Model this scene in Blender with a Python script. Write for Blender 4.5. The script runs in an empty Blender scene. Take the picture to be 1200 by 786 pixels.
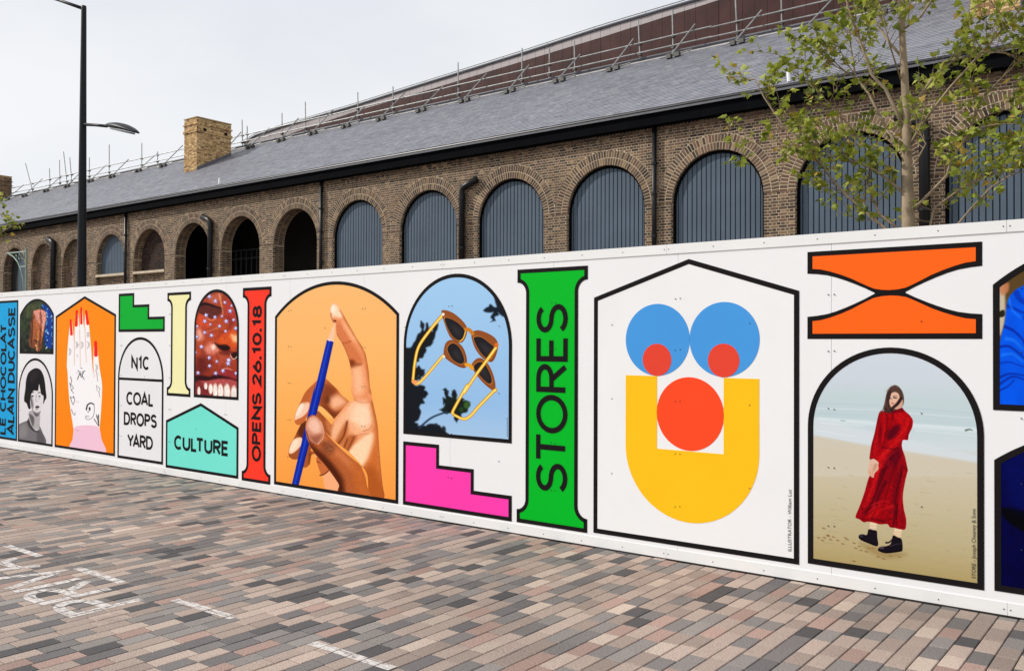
import bpy, bmesh, math, random
import numpy as np
from mathutils import Vector, Matrix, Quaternion

C = bpy.context.scene.collection
SC = bpy.context.scene
rnd = random.Random(7)
R = math.radians
PI = math.pi

# ------------------------------------------------------------------ camera
# world: X runs along the hoarding (to the right), Y points from the street to the building, Z up
CAM_H, F_PX = 1.6474, 1044.45
YAW, PITCH, ROLL = 0.657553, 0.0095586, 0.0035820
cam_data = bpy.data.cameras.new('camera')
cam = bpy.data.objects.new('camera', cam_data); C.objects.link(cam)
cam_data.sensor_fit = 'HORIZONTAL'; cam_data.sensor_width = 36.0
cam_data.lens = 36.0 * F_PX / 1200.0
cam_data.shift_y = -0.8757 / 1200.0
cam_data.clip_start = 0.05; cam_data.clip_end = 2000
FW = Vector((-math.sin(YAW) * math.cos(PITCH), math.cos(YAW) * math.cos(PITCH), math.sin(PITCH)))
RT = Vector((math.cos(YAW), math.sin(YAW), 0)); UP = RT.cross(FW)
RT2 = RT * math.cos(ROLL) + UP * math.sin(ROLL); UP2 = -RT * math.sin(ROLL) + UP * math.cos(ROLL)
cam.matrix_world = Matrix(((RT2.x, UP2.x, -FW.x, 0), (RT2.y, UP2.y, -FW.y, 0), (RT2.z, UP2.z, -FW.z, CAM_H), (0, 0, 0, 1)))
SC.camera = cam
SC.render.resolution_x, SC.render.resolution_y = 1024, 670

# ------------------------------------------------------------------ sky, sun, exposure
SUN_AZ, SUN_EL = R(57), R(37)          # sun stands to the left of the facade normal, in front of it
sun_vec = Vector((-math.sin(SUN_AZ) * math.cos(SUN_EL), -math.cos(SUN_AZ) * math.cos(SUN_EL), math.sin(SUN_EL)))
sd = bpy.data.lights.new('sun', 'SUN'); sd.energy = 3.3; sd.angle = R(1.2); sd.color = (1.0, 0.96, 0.90)
sun = bpy.data.objects.new('sun', sd); C.objects.link(sun)
sun.rotation_euler = (-sun_vec).to_track_quat('-Z', 'Y').to_euler()
world = bpy.data.worlds.new('World'); SC.world = world; world.use_nodes = True
nt = world.node_tree; nt.nodes.clear()
w_out = nt.nodes.new('ShaderNodeOutputWorld'); w_bg = nt.nodes.new('ShaderNodeBackground')
w_sky = nt.nodes.new('ShaderNodeTexSky'); w_sky.sky_type = 'NISHITA'; w_sky.sun_disc = False
w_sky.sun_elevation = SUN_EL; w_sky.sun_rotation = math.atan2(sun_vec.x, sun_vec.y)
w_tc = nt.nodes.new('ShaderNodeTexCoord'); w_map = nt.nodes.new('ShaderNodeMapping')
w_map.inputs['Scale'].default_value = (1.0, 1.0, 2.6)
w_n = nt.nodes.new('ShaderNodeTexNoise'); w_n.inputs['Scale'].default_value = 2.1; w_n.inputs['Detail'].default_value = 7; w_n.inputs['Roughness'].default_value = 0.5
w_r = nt.nodes.new('ShaderNodeValToRGB')            # bright overcast: two cloud tones over the whole sky
w_r.color_ramp.elements[0].position = 0.36; w_r.color_ramp.elements[0].color = (0.835, 0.86, 0.905, 1)
w_r.color_ramp.elements[1].position = 0.63; w_r.color_ramp.elements[1].color = (0.95, 0.96, 0.975, 1)
w_sc = nt.nodes.new('ShaderNodeVectorMath'); w_sc.operation = 'SCALE'; w_sc.inputs['Scale'].default_value = 10.0
w_mx = nt.nodes.new('ShaderNodeMix'); w_mx.data_type = 'RGBA'; w_mx.inputs[0].default_value = 0.93
nt.links.new(w_tc.outputs['Generated'], w_map.inputs['Vector']); nt.links.new(w_map.outputs['Vector'], w_n.inputs['Vector'])
nt.links.new(w_n.outputs['Fac'], w_r.inputs['Fac']); nt.links.new(w_r.outputs['Color'], w_sc.inputs[0])
nt.links.new(w_sky.outputs['Color'], w_mx.inputs[6]); nt.links.new(w_sc.outputs['Vector'], w_mx.inputs[7])
nt.links.new(w_mx.outputs[2], w_bg.inputs['Color']); w_bg.inputs['Strength'].default_value = 0.1
nt.links.new(w_bg.outputs['Background'], w_out.inputs['Surface'])
SC.view_settings.view_transform = 'Standard'; SC.view_settings.look = 'None'
SC.view_settings.exposure = 0.0; SC.view_settings.gamma = 1.0; SC.view_settings.use_curve_mapping = False

# ------------------------------------------------------------------ helpers
def lin(c):
    return tuple((v / 255 / 12.92 if v / 255 <= 0.04045 else ((v / 255 + 0.055) / 1.055) ** 2.4) for v in c)

def empty(name, loc=(0, 0, 0), rz=0):
    o = bpy.data.objects.new(name, None); o.location = loc; o.rotation_euler = (0, 0, rz); o.empty_display_size = 0.1
    C.objects.link(o); return o

def tag(o, label=None, cat=None, group=None, kind=None):
    if label: o['label'] = label
    if cat: o['category'] = cat
    if group: o['group'] = group
    if kind: o['kind'] = kind
    return o

def link(name, me, mat=None, parent=None, loc=None):
    if mat is not None and len(me.materials) == 0: me.materials.append(mat)
    o = bpy.data.objects.new(name, me); C.objects.link(o)
    if parent is not None:
        o.parent = parent
        p = Vector((0, 0, 0)); q = parent
        while q is not None: p = p + q.location; q = q.parent
        o.location = (Vector(loc) - p) if loc is not None else -p
    elif loc is not None: o.location = loc
    return o

def mesh_np(name, V, F):
    """V (n,3), F (m,4) or (m,3) arrays -> mesh, quickly"""
    me = bpy.data.meshes.new(name); V = np.asarray(V, np.float32); F = np.asarray(F, np.int32); k = F.shape[1]
    me.vertices.add(len(V)); me.vertices.foreach_set('co', V.ravel())
    me.loops.add(F.size); me.loops.foreach_set('vertex_index', F.ravel())
    me.polygons.add(len(F)); me.polygons.foreach_set('loop_start', np.arange(0, F.size, k, dtype=np.int32))
    me.polygons.foreach_set('use_smooth', np.zeros(len(F), bool))
    me.update(calc_edges=True); me.validate(); return me

class MB:
    """collects simple shapes and links them as one mesh object"""
    def __init__(s): s.v = []; s.f = []
    def add(s, v, f):
        n = len(s.v); s.v += [tuple(p) for p in v]; s.f += [tuple(i + n for i in q) for q in f]; return s
    def box(s, x0, x1, y0, y1, z0, z1):
        return s.add([(x0, y0, z0), (x1, y0, z0), (x1, y1, z0), (x0, y1, z0), (x0, y0, z1), (x1, y0, z1), (x1, y1, z1), (x0, y1, z1)],
                     [(0, 3, 2, 1), (4, 5, 6, 7), (0, 1, 5, 4), (1, 2, 6, 5), (2, 3, 7, 6), (3, 0, 4, 7)])
    def tube(s, pts, r, n=8, cap=True):
        pts = [Vector(p) for p in pts]; m = len(pts)
        rs = r if isinstance(r, (list, tuple)) else [r] * m
        v = []; f = []; prev = None
        for i, p in enumerate(pts):
            d = (pts[min(i + 1, m - 1)] - pts[max(i - 1, 0)])
            d = d.normalized() if d.length > 1e-9 else Vector((0, 0, 1))
            if prev is None:
                a = d.cross(Vector((0, 0, 1)));
                if a.length < 1e-3: a = d.cross(Vector((1, 0, 0)))
                a.normalize()
            else:
                a = prev - d * prev.dot(d); a.normalize()
            prev = a; b = d.cross(a)
            for k in range(n):
                t = 2 * PI * k / n; v.append(p + (a * math.cos(t) + b * math.sin(t)) * rs[i])
        for i in range(m - 1):
            for k in range(n):
                k2 = (k + 1) % n; f.append((i * n + k, i * n + k2, (i + 1) * n + k2, (i + 1) * n + k))
        if cap: f.append(tuple(range(n))[::-1]); f.append(tuple(range((m - 1) * n, m * n)))
        return s.add(v, f)
    def mesh(s, name, smooth=False):
        me = bpy.data.meshes.new(name); me.from_pydata(s.v, [], s.f)
        bm = bmesh.new(); bm.from_mesh(me); bmesh.ops.recalc_face_normals(bm, faces=bm.faces); bm.to_mesh(me); bm.free()
        if smooth:
            for p in me.polygons: p.use_smooth = True
        return me
    def build(s, name, mat, parent=None, smooth=False, loc=None): return link(name, s.mesh(name, smooth), mat, parent, loc)

def material(name, base=(0.5, 0.5, 0.5), rough=0.7, metal=0.0, noise=0.0, nscale=8.0, bump=0.0, bscale=60.0, spec=0.5):
    m = bpy.data.materials.new(name); m.use_nodes = True; t = m.node_tree; b = t.nodes['Principled BSDF']
    b.inputs['Base Color'].default_value = (*base, 1); b.inputs['Roughness'].default_value = rough
    b.inputs['Metallic'].default_value = metal; b.inputs['Specular IOR Level'].default_value = spec
    tc = t.nodes.new('ShaderNodeTexCoord')
    if noise:
        n = t.nodes.new('ShaderNodeTexNoise'); n.inputs['Scale'].default_value = nscale; n.inputs['Detail'].default_value = 6
        r = t.nodes.new('ShaderNodeValToRGB'); r.color_ramp.elements[0].position = 0.3; r.color_ramp.elements[1].position = 0.7
        r.color_ramp.elements[0].color = (*[v * (1 - noise) for v in base], 1); r.color_ramp.elements[1].color = (*[min(1, v * (1 + noise)) for v in base], 1)
        t.links.new(tc.outputs['Object'], n.inputs['Vector']); t.links.new(n.outputs['Fac'], r.inputs['Fac']); t.links.new(r.outputs['Color'], b.inputs['Base Color'])
    if bump:
        n = t.nodes.new('ShaderNodeTexNoise'); n.inputs['Scale'].default_value = bscale; n.inputs['Detail'].default_value = 5
        k = t.nodes.new('ShaderNodeBump'); k.inputs['Strength'].default_value = bump; k.inputs['Distance'].default_value = 0.004
        t.links.new(tc.outputs['Object'], n.inputs['Vector']); t.links.new(n.outputs['Fac'], k.inputs['Height']); t.links.new(k.outputs['Normal'], b.inputs['Normal'])
    return m

def piece_material(name, palette, per_object, rough=0.8, grain=0.18, gscale=90.0, big=0.0, bigscale=0.35, bump=0.3, spec=0.3, stain=None, moss=None):
    """each brick / slate / paver takes its own colour out of a palette; grain and wear vary inside it"""
    m = bpy.data.materials.new(name); m.use_nodes = True; t = m.node_tree; b = t.nodes['Principled BSDF']; L = t.links.new
    if per_object:
        i = t.nodes.new('ShaderNodeObjectInfo'); val = i.outputs['Random']
    else:
        i = t.nodes.new('ShaderNodeNewGeometry'); val = i.outputs['Random Per Island']
    r = t.nodes.new('ShaderNodeValToRGB'); r.color_ramp.interpolation = 'CONSTANT'
    tot = sum(w for w, c in palette); pos = 0
    for k, (w, c) in enumerate(palette):
        e = r.color_ramp.elements[0] if k == 0 else (r.color_ramp.elements[1] if k == 1 else r.color_ramp.elements.new(pos))
        e.position = pos; e.color = (*lin(c), 1); pos += w / tot
    L(val, r.inputs['Fac'])
    geo = t.nodes.new('ShaderNodeNewGeometry')
    n = t.nodes.new('ShaderNodeTexNoise'); n.inputs['Scale'].default_value = gscale; n.inputs['Detail'].default_value = 4; n.inputs['Roughness'].default_value = 0.7
    L(geo.outputs['Position'], n.inputs['Vector'])
    mr = t.nodes.new('ShaderNodeMapRange'); mr.inputs['From Min'].default_value = 0.25; mr.inputs['From Max'].default_value = 0.75
    mr.inputs['To Min'].default_value = 1 - grain; mr.inputs['To Max'].default_value = 1 + grain; L(n.outputs['Fac'], mr.inputs['Value'])
    # a second per-piece random number for lightness
    wn = t.nodes.new('ShaderNodeTexWhiteNoise'); wn.noise_dimensions = '1D'; L(val, wn.inputs['W'])
    m2 = t.nodes.new('ShaderNodeMapRange'); m2.inputs['To Min'].default_value = 0.88; m2.inputs['To Max'].default_value = 1.12; L(wn.outputs['Value'], m2.inputs['Value'])
    mu = t.nodes.new('ShaderNodeMath'); mu.operation = 'MULTIPLY'; L(mr.outputs['Result'], mu.inputs[0]); L(m2.outputs['Result'], mu.inputs[1])
    fac = mu.outputs[0]
    if big:
        nb = t.nodes.new('ShaderNodeTexNoise'); nb.inputs['Scale'].default_value = bigscale; nb.inputs['Detail'].default_value = 5
        L(geo.outputs['Position'], nb.inputs['Vector'])
        m3 = t.nodes.new('ShaderNodeMapRange'); m3.inputs['From Min'].default_value = 0.3; m3.inputs['From Max'].default_value = 0.7
        m3.inputs['To Min'].default_value = 1 - big; m3.inputs['To Max'].default_value = 1 + big; L(nb.outputs['Fac'], m3.inputs['Value'])
        mq = t.nodes.new('ShaderNodeMath'); mq.operation = 'MULTIPLY'; L(fac, mq.inputs[0]); L(m3.outputs['Result'], mq.inputs[1]); fac = mq.outputs[0]
    vm = t.nodes.new('ShaderNodeVectorMath'); vm.operation = 'SCALE'; L(r.outputs['Color'], vm.inputs[0]); L(fac, vm.inputs['Scale'])
    col = vm.outputs['Vector']
    if stain:                                         # (colour, noise scale, threshold, amount): smears with a shape of their own
        ns = t.nodes.new('ShaderNodeTexNoise'); ns.inputs['Scale'].default_value = stain[1]; ns.inputs['Detail'].default_value = 8; ns.inputs['Roughness'].default_value = 0.65
        L(geo.outputs['Position'], ns.inputs['Vector'])
        ms = t.nodes.new('ShaderNodeMapRange'); ms.inputs['From Min'].default_value = stain[2]; ms.inputs['From Max'].default_value = stain[2] + 0.12
        ms.inputs['To Max'].default_value = stain[3]; L(ns.outputs['Fac'], ms.inputs['Value'])
        mx = t.nodes.new('ShaderNodeMix'); mx.data_type = 'RGBA'; L(ms.outputs['Result'], mx.inputs[0]); L(col, mx.inputs[6]); mx.inputs[7].default_value = (*lin(stain[0]), 1)
        col = mx.outputs[2]
    if moss:                                          # pale lime bloom
        ns = t.nodes.new('ShaderNodeTexNoise'); ns.inputs['Scale'].default_value = moss[1]; ns.inputs['Detail'].default_value = 9; ns.inputs['Roughness'].default_value = 0.7
        mo = t.nodes.new('ShaderNodeVectorMath'); mo.operation = 'ADD'; mo.inputs[1].default_value = (31.7, 4.1, 9.3); L(geo.outputs['Position'], mo.inputs[0]); L(mo.outputs['Vector'], ns.inputs['Vector'])
        ms = t.nodes.new('ShaderNodeMapRange'); ms.inputs['From Min'].default_value = moss[2]; ms.inputs['From Max'].default_value = moss[2] + 0.10
        ms.inputs['To Max'].default_value = moss[3]; L(ns.outputs['Fac'], ms.inputs['Value'])
        mx = t.nodes.new('ShaderNodeMix'); mx.data_type = 'RGBA'; L(ms.outputs['Result'], mx.inputs[0]); L(col, mx.inputs[6]); mx.inputs[7].default_value = (*lin(moss[0]), 1)
        col = mx.outputs[2]
    L(col, b.inputs['Base Color'])
    b.inputs['Roughness'].default_value = rough; b.inputs['Specular IOR Level'].default_value = spec
    if bump:
        k = t.nodes.new('ShaderNodeBump'); k.inputs['Strength'].default_value = bump; k.inputs['Distance'].default_value = 0.003
        L(n.outputs['Fac'], k.inputs['Height']); L(k.outputs['Normal'], b.inputs['Normal'])
    return m

def view_px(p):
    """rough size test only: distance from the viewpoint, or None when outside its cone (with a margin)"""
    d = Vector(p) - Vector((0, 0, CAM_H)); z = d.dot(FW)
    if z < 0.5: return None
    x, y = F_PX * d.dot(RT2) / z, F_PX * d.dot(UP2) / z
    return z if abs(x) < 610 and abs(y) < 400 else None

def nearest(centres, limit=300):
    k = [(view_px(c), i) for i, c in enumerate(centres)]
    k = sorted((d, i) for d, i in k if d is not None)
    return set(i for d, i in k[:limit])

BOXF = np.array([(0, 1, 5, 4), (4, 5, 6, 7), (3, 0, 4, 7), (1, 2, 6, 5), (0, 3, 2, 1)])   # front, top, left, right, bottom
def bricks_mesh(name, arr, faces=BOXF):
    """arr (n,8,3): every brick its own closed-front block"""
    arr = np.asarray(arr, float); n = len(arr)
    F = (faces[None] + (np.arange(n) * arr.shape[1])[:, None, None]).reshape(-1, 4)
    return mesh_np(name, arr.reshape(-1, 3), F)

# materials shared by several things
M = {}
M['white_board'] = material('white_board', lin((234, 234, 235)), 0.5, noise=0.012, nscale=1.2, bump=0.05, bscale=9, spec=0.3)
M['white_rail'] = material('white_rail', lin((232, 232, 231)), 0.45, noise=0.02, nscale=3)
M['black_vinyl'] = material('black_vinyl', lin((27, 24, 25)), 0.6, spec=0.05)
M['screw'] = material('screw', (0.05, 0.05, 0.05), 0.4, 0.6)
M['black_paint'] = material('black_paint', (0.0042, 0.0046, 0.0056), 0.8, noise=0.2, nscale=2, spec=0.02)
M['black_pipe'] = material('black_pipe', (0.006, 0.006, 0.007), 0.4, noise=0.25, nscale=5, spec=0.35)
M['mortar'] = material('mortar', lin((188, 170, 143)), 0.95, noise=0.15, nscale=1.3, bump=0.4, bscale=40)
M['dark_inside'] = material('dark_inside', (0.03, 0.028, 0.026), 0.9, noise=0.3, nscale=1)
M['stone'] = material('stone', lin((196, 180, 156)), 0.85, noise=0.12, nscale=4, bump=0.2)
M['lead'] = material('lead', lin((92, 92, 98)), 0.6, noise=0.15, nscale=3)
M['galv'] = material('galvanised_tube', lin((150, 151, 149)), 0.5, 0.5, noise=0.25, nscale=6)
M['clamp'] = material('clamp_steel', lin((92, 90, 86)), 0.55, 0.6, noise=0.3, nscale=20)
M['road_paint'] = material('road_paint', lin((215, 210, 206)), 0.8)
PRINTS = {
 'pencil': [
  ('a',0.672),
  ('g',[(2.28,(252,188,128)),(1.5,(252,184,118)),(0.8,(252,174,100)),(0.1,(246,160,84))]),
  ('p','u',(240,176,134),0.0032,1,[-7.324,0.472,-7.26,0.363,-7.197,0.238,-7.172,0.151,-7.062,0.106,-6.942,0.118,-6.947,0.198,-7.039,0.301,-7.137,0.374,-7.261,0.461]),
  ('p','u',(196,116,70),0.0051,1,[-7.311,0.441,-7.235,0.283,-7.186,0.28,-7.1,0.336,-7.162,0.388,-7.236,0.447]),
  ('s','u',(90,44,22),0.0048,1,[-7.247,0.269,-7.181,0.288,-7.108,0.336],0.0056,0.0032),
  ('s','u',(110,55,30),0.0051,1,[-7.298,0.409,-7.236,0.398],0.0051,0.0025),
  ('p','u',(168,96,56),0.0032,1,[-7.533,0.339,-7.467,0.332,-7.416,0.374,-7.387,0.467,-7.311,0.49,-7.438,0.513,-7.527,0.423]),
  ('s','u',(110,58,32),0.0154,0.7,[-7.407,0.482,-7.424,0.374],0.0128,0.008),
  ('p','k',(160,92,56),0.0034,1,[-7.762,0.455,-7.744,0.54,-7.676,0.621,-7.581,0.753,-7.53,0.814,-7.39,0.814,-7.338,0.685,-7.412,0.498,-7.565,0.42,-7.674,0.398,-7.743,0.419]),
  ('p','c',(84,42,24),0.0304,0.8,[-7.62,0.7,-7.53,0.806,-7.39,0.798,-7.388,0.632,-7.528,0.623]),
  ('p','c',(242,206,176),0.0068,1,[-7.754,0.464,-7.739,0.532,-7.671,0.613,-7.554,0.641,-7.541,0.572,-7.644,0.489,-7.709,0.459]),
  ('p','c',(252,228,206),0.0194,0.8,[-7.736,0.507,-7.671,0.6,-7.606,0.614,-7.618,0.55,-7.696,0.485]),
  ('p','k',(192,112,68),0.0032,1,[-7.66,0.815,-7.653,0.883,-7.571,1.013,-7.489,1.124,-7.394,1.192,-7.289,1.257,-7.174,1.275,-7.071,1.221,-6.936,1.138,-6.998,1.166,-6.902,1.106,-6.813,1.053,-6.843,0.988,-6.948,0.911,-7.039,0.869,-7.105,0.911,-7.241,0.986,-7.353,0.94,-7.454,0.868,-7.512,0.807,-7.599,0.77,-7.652,0.786]),
  ('p','c',(120,62,38),0.0452,0.75,[-7.205,1.184,-7.12,1.219,-6.998,1.158,-7.07,1.042,-7.167,0.989,-7.266,1.034]),
  ('p','c',(240,186,150),0.0426,0.95,[-7.094,1.066,-6.974,1.111,-6.855,1.044,-6.973,0.982,-7.069,0.978]),
  ('p','c',(110,56,30),0.0304,0.85,[-7.241,0.986,-7.142,0.942,-7.044,0.869,-6.901,0.946,-7.021,0.94,-7.142,0.991]),
  ('p','c',(104,54,32),0.0243,0.7,[-7.104,1.057,-7.107,1.042,-7.117,1.029,-7.13,1.021,-7.145,1.021,-7.159,1.027,-7.169,1.039,-7.172,1.054,-7.169,1.07,-7.16,1.083,-7.146,1.09,-7.131,1.091,-7.117,1.085,-7.107,1.073]),
  ('p','c',(240,200,176),0.0068,1,[-7.66,0.824,-7.642,0.9,-7.558,1.002,-7.429,1.014,-7.447,0.927,-7.53,0.864,-7.608,0.835]),
  ('p','c',(253,232,214),0.0085,0.8,[-7.642,0.867,-7.617,0.935,-7.557,0.995,-7.514,0.99,-7.57,0.896]),
  ('s','c',(178,100,56),0.0307,0.6,[-7.506,1.04,-7.393,1.177],0.032,0.024),
  ('p','u',(253,186,116),0.0026,1,[-7.308,0.967,-7.291,0.982,-7.246,0.986,-7.147,0.938,-7.049,0.875,-7.105,0.876,-7.216,0.912]),
  ('p','k',(226,152,108),0.0026,1,[-6.786,1.237,-6.774,1.15,-6.743,1.06,-6.819,1.047,-6.92,0.961,-7.02,0.875,-7.068,0.808,-7.117,0.838,-7.203,0.89,-7.29,0.935,-7.315,0.868,-7.189,0.744,-6.994,0.627,-6.78,0.531,-6.55,0.362,-6.503,0.149,-6.304,0.136,-6.322,0.26,-6.345,0.412,-6.364,0.564,-6.38,0.702,-6.392,0.824,-6.42,0.931,-6.46,1.053,-6.488,1.161,-6.507,1.221,-6.522,1.351,-6.546,1.452,-6.572,1.539,-6.593,1.568,-6.623,1.612,-6.701,1.692,-6.788,1.796,-6.876,1.901,-6.939,1.976,-6.988,2.03,-7.038,2.052,-7.082,2.035,-7.102,1.995,-7.104,1.949,-7.09,1.904,-7.054,1.85,-7.02,1.858,-7.004,1.737,-6.918,1.64,-6.84,1.521,-6.796,1.418,-6.771,1.271,-6.761,1.145]),
  ('p','c',(150,84,48),0.0243,0.9,[-7.316,0.966,-7.191,0.907,-7.056,0.817,-7.079,0.686,-7.214,0.726,-7.315,0.884]),
  ('p','c',(206,130,84),0.0243,0.8,[-7.166,0.843,-7.068,0.865,-7.068,0.784,-7.116,0.732]),
  ('p','c',(240,186,148),0.0323,0.95,[-7.079,0.735,-6.972,0.886,-6.784,1.039,-6.726,1.026,-6.83,0.862,-6.947,0.695,-7.018,0.642]),
  ('p','c',(252,214,184),0.0608,0.95,[-6.738,1.041,-6.555,1.057,-6.487,1.005,-6.452,0.867,-6.598,0.765,-6.759,0.834,-6.818,0.862]),
  ('p','c',(240,184,146),0.0426,0.8,[-6.818,0.831,-6.644,0.809,-6.486,0.834,-6.598,0.749,-6.735,0.693]),
  ('p','c',(254,214,180),0.0243,0.97,[-6.827,0.52,-6.723,0.631,-6.508,0.755,-6.436,0.729,-6.484,0.57,-6.618,0.403,-6.733,0.456]),
  ('p','c',(176,102,60),0.0291,0.85,[-7.018,0.626,-6.9,0.794,-6.83,0.854,-6.852,0.701,-6.946,0.591]),
  ('p','c',(170,98,56),0.0243,0.8,[-6.91,0.569,-6.829,0.703,-6.689,0.712,-6.781,0.595,-6.851,0.526]),
  ('s','c',(104,54,28),0.0128,0.85,[-6.837,0.845,-6.88,0.715,-6.97,0.613],0.008,0.0048),
  ('s','c',(110,58,30),0.0102,0.8,[-6.833,0.671,-6.879,0.588,-6.898,0.557],0.0056,0.0032),
  ('s','c',(124,66,34),0.0128,0.8,[-6.735,0.701,-6.793,0.602,-6.851,0.526],0.0072,0.004),
  ('s','c',(176,104,70),0.0102,0.7,[-6.598,0.765,-6.508,0.799,-6.475,0.835],0.0032,0.0016),
  ('s','c',(186,110,74),0.0102,0.6,[-6.724,0.71,-6.621,0.735,-6.507,0.747],0.0032,0.0016),
  ('s','c',(190,112,76),0.0128,0.6,[-6.727,1.073,-6.6,1.05,-6.51,1.066],0.004,0.0024),
  ('p','c',(196,112,58),0.0486,0.9,[-6.476,1.068,-6.397,0.839,-6.373,0.594,-6.339,0.412,-6.293,0.125,-6.503,0.102,-6.595,0.358,-6.506,0.522,-6.436,0.729,-6.464,0.929]),
  ('p','c',(170,94,46),0.0513,0.8,[-6.595,0.358,-6.46,0.432,-6.327,0.26,-6.293,0.125,-6.525,0.1]),
  ('s','c',(150,82,40),0.0205,0.6,[-6.469,1.053,-6.392,0.824,-6.368,0.594,-6.308,0.136],0.0128,0.008),
  ('p','c',(252,218,190),0.0257,0.95,[-7.111,1.957,-7.091,2.025,-7.042,2.049,-6.988,2.027,-6.921,1.946,-6.931,1.901,-7.032,1.91,-7.088,1.896]),
  ('p','c',(255,238,222),0.0228,0.8,[-7.019,1.993,-7.022,1.976,-7.032,1.963,-7.047,1.955,-7.063,1.956,-7.077,1.963,-7.087,1.977,-7.091,1.994,-7.088,2.011,-7.078,2.025,-7.063,2.032,-7.047,2.032,-7.033,2.024,-7.023,2.01]),
  ('s','c',(176,98,64),0.0154,0.8,[-7.1,1.942,-7.072,1.878,-7.02,1.858],0.0112,0.0064),
  ('p','c',(80,38,24),0.006,0.9,[-7.007,1.869,-7.009,1.865,-7.014,1.861,-7.022,1.859,-7.031,1.859,-7.04,1.862,-7.045,1.865,-7.047,1.87,-7.045,1.874,-7.04,1.878,-7.032,1.88,-7.023,1.88,-7.015,1.878,-7.009,1.874]),
  ('p','c',(206,124,84),0.0399,0.8,[-7.02,1.82,-6.986,1.715,-6.874,1.64,-6.787,1.67,-6.876,1.804,-6.964,1.864]),
  ('p','c',(244,184,142),0.0285,0.8,[-6.92,1.879,-6.788,1.773,-6.701,1.67,-6.765,1.67,-6.898,1.804]),
  ('s','c',(150,78,44),0.012,0.9,[-6.918,1.64,-6.852,1.646,-6.791,1.661],0.009,0.0045),
  ('p','c',(204,122,80),0.0342,0.85,[-6.918,1.633,-6.787,1.64,-6.614,1.48,-6.699,1.435,-6.811,1.448]),
  ('p','c',(130,66,36),0.0228,0.95,[-6.818,1.455,-6.764,1.478,-6.699,1.442,-6.631,1.436,-6.699,1.403,-6.785,1.396]),
  ('p','c',(246,190,152),0.0456,0.9,[-6.763,1.375,-6.635,1.407,-6.591,1.276,-6.611,1.15,-6.729,1.146]),
  ('s','c',(164,92,46),0.0216,0.8,[-6.939,1.976,-6.788,1.796,-6.615,1.604,-6.563,1.51,-6.529,1.365,-6.485,1.155],0.0075,0.0135),
  ('s','c',(150,80,46),0.0168,0.7,[-6.999,1.73,-6.907,1.618,-6.812,1.463],0.0067,0.0067),
  ('n','c',0.012,0.035),
  ('q','k',(24,52,158),0.0023,1,[-7.15,1.677,-7.048,1.655,-7.216,1.128,-7.193,1.217,-7.589,0.134,-7.703,0.132,-7.335,1.212,-7.346,1.123]),
  ('s','c',(58,92,206),0.0096,0.8,[-7.109,1.667,-7.299,1.125,-7.654,0.134],0.0075,0.0075),
  ('s','c',(12,30,104),0.0096,0.85,[-7.041,1.655,-7.216,1.122,-7.198,1.2,-7.583,0.134],0.012,0.0105),
  ('q','u',(240,196,170),0.0022,1,[-7.145,1.676,-7.027,1.861,-7.018,1.853,-7.05,1.655,-7.079,1.673,-7.113,1.664]),
  ('s','u',(246,222,222),0.003,1,[-7.138,1.679,-7.107,1.667,-7.079,1.676,-7.052,1.658],0.0038,0.003),
  ('s','u',(200,90,90),0.0022,1,[-7.031,1.847,-7.023,1.862],0.003,0.0022),
  ('p','k',(176,102,62),0.0031,1,[-7.486,0.734,-7.471,0.823,-7.416,0.875,-7.353,0.89,-7.27,0.873,-7.202,0.816,-7.185,0.744,-7.096,0.672,-7.006,0.614,-6.874,0.54,-6.733,0.472,-6.641,0.425,-6.572,0.329,-6.544,0.238,-6.521,0.116,-6.937,0.119,-6.952,0.197,-7.003,0.249,-7.088,0.321,-7.186,0.394,-7.311,0.473,-7.4,0.557,-7.457,0.636]),
  ('p','c',(96,48,28),0.0426,0.9,[-7.426,0.58,-7.312,0.523,-7.162,0.453,-6.992,0.322,-6.871,0.126,-6.966,0.116,-7.015,0.255,-7.211,0.4,-7.362,0.502]),
  ('p','c',(206,130,86),0.0452,0.85,[-7.189,0.679,-6.994,0.579,-6.733,0.44,-6.595,0.327,-6.64,0.291,-6.826,0.401,-7.017,0.497,-7.139,0.585]),
  ('p','c',(186,104,52),0.0399,0.7,[-6.78,0.436,-6.618,0.387,-6.526,0.147,-6.685,0.13,-6.732,0.282]),
  ('p','c',(128,76,54),0.0388,0.75,[-7.225,0.595,-7.115,0.635,-7.018,0.577,-7.065,0.509,-7.188,0.516]),
  ('s','c',(196,146,114),0.0048,0.4,[-7.117,0.537,-7.104,0.545],0.0024,0.0016),
  ('s','c',(84,48,34),0.0048,0.4,[-7.074,0.542,-7.053,0.537],0.0024,0.0016),
  ('s','c',(196,146,114),0.0048,0.4,[-7.116,0.571,-7.101,0.577],0.0024,0.0016),
  ('s','c',(84,48,34),0.0048,0.4,[-7.108,0.539,-7.098,0.531],0.0024,0.0016),
  ('s','c',(196,146,114),0.0048,0.4,[-7.078,0.6,-7.059,0.607],0.0024,0.0016),
  ('s','c',(84,48,34),0.0048,0.4,[-7.144,0.51,-7.126,0.505],0.0024,0.0016),
  ('s','c',(196,146,114),0.0048,0.4,[-7.104,0.56,-7.088,0.558],0.0024,0.0016),
  ('s','c',(84,48,34),0.0051,0.4,[-7.15,0.549,-7.136,0.558],0.0026,0.0017),
  ('s','c',(196,146,114),0.0048,0.4,[-7.03,0.58,-7.015,0.585],0.0024,0.0016),
  ('s','c',(84,48,34),0.0048,0.4,[-7.066,0.575,-7.046,0.57],0.0024,0.0016),
  ('s','c',(196,146,114),0.0048,0.4,[-7.17,0.548,-7.154,0.551],0.0024,0.0016),
  ('s','c',(84,48,34),0.0048,0.4,[-7.097,0.531,-7.078,0.541],0.0024,0.0016),
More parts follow.
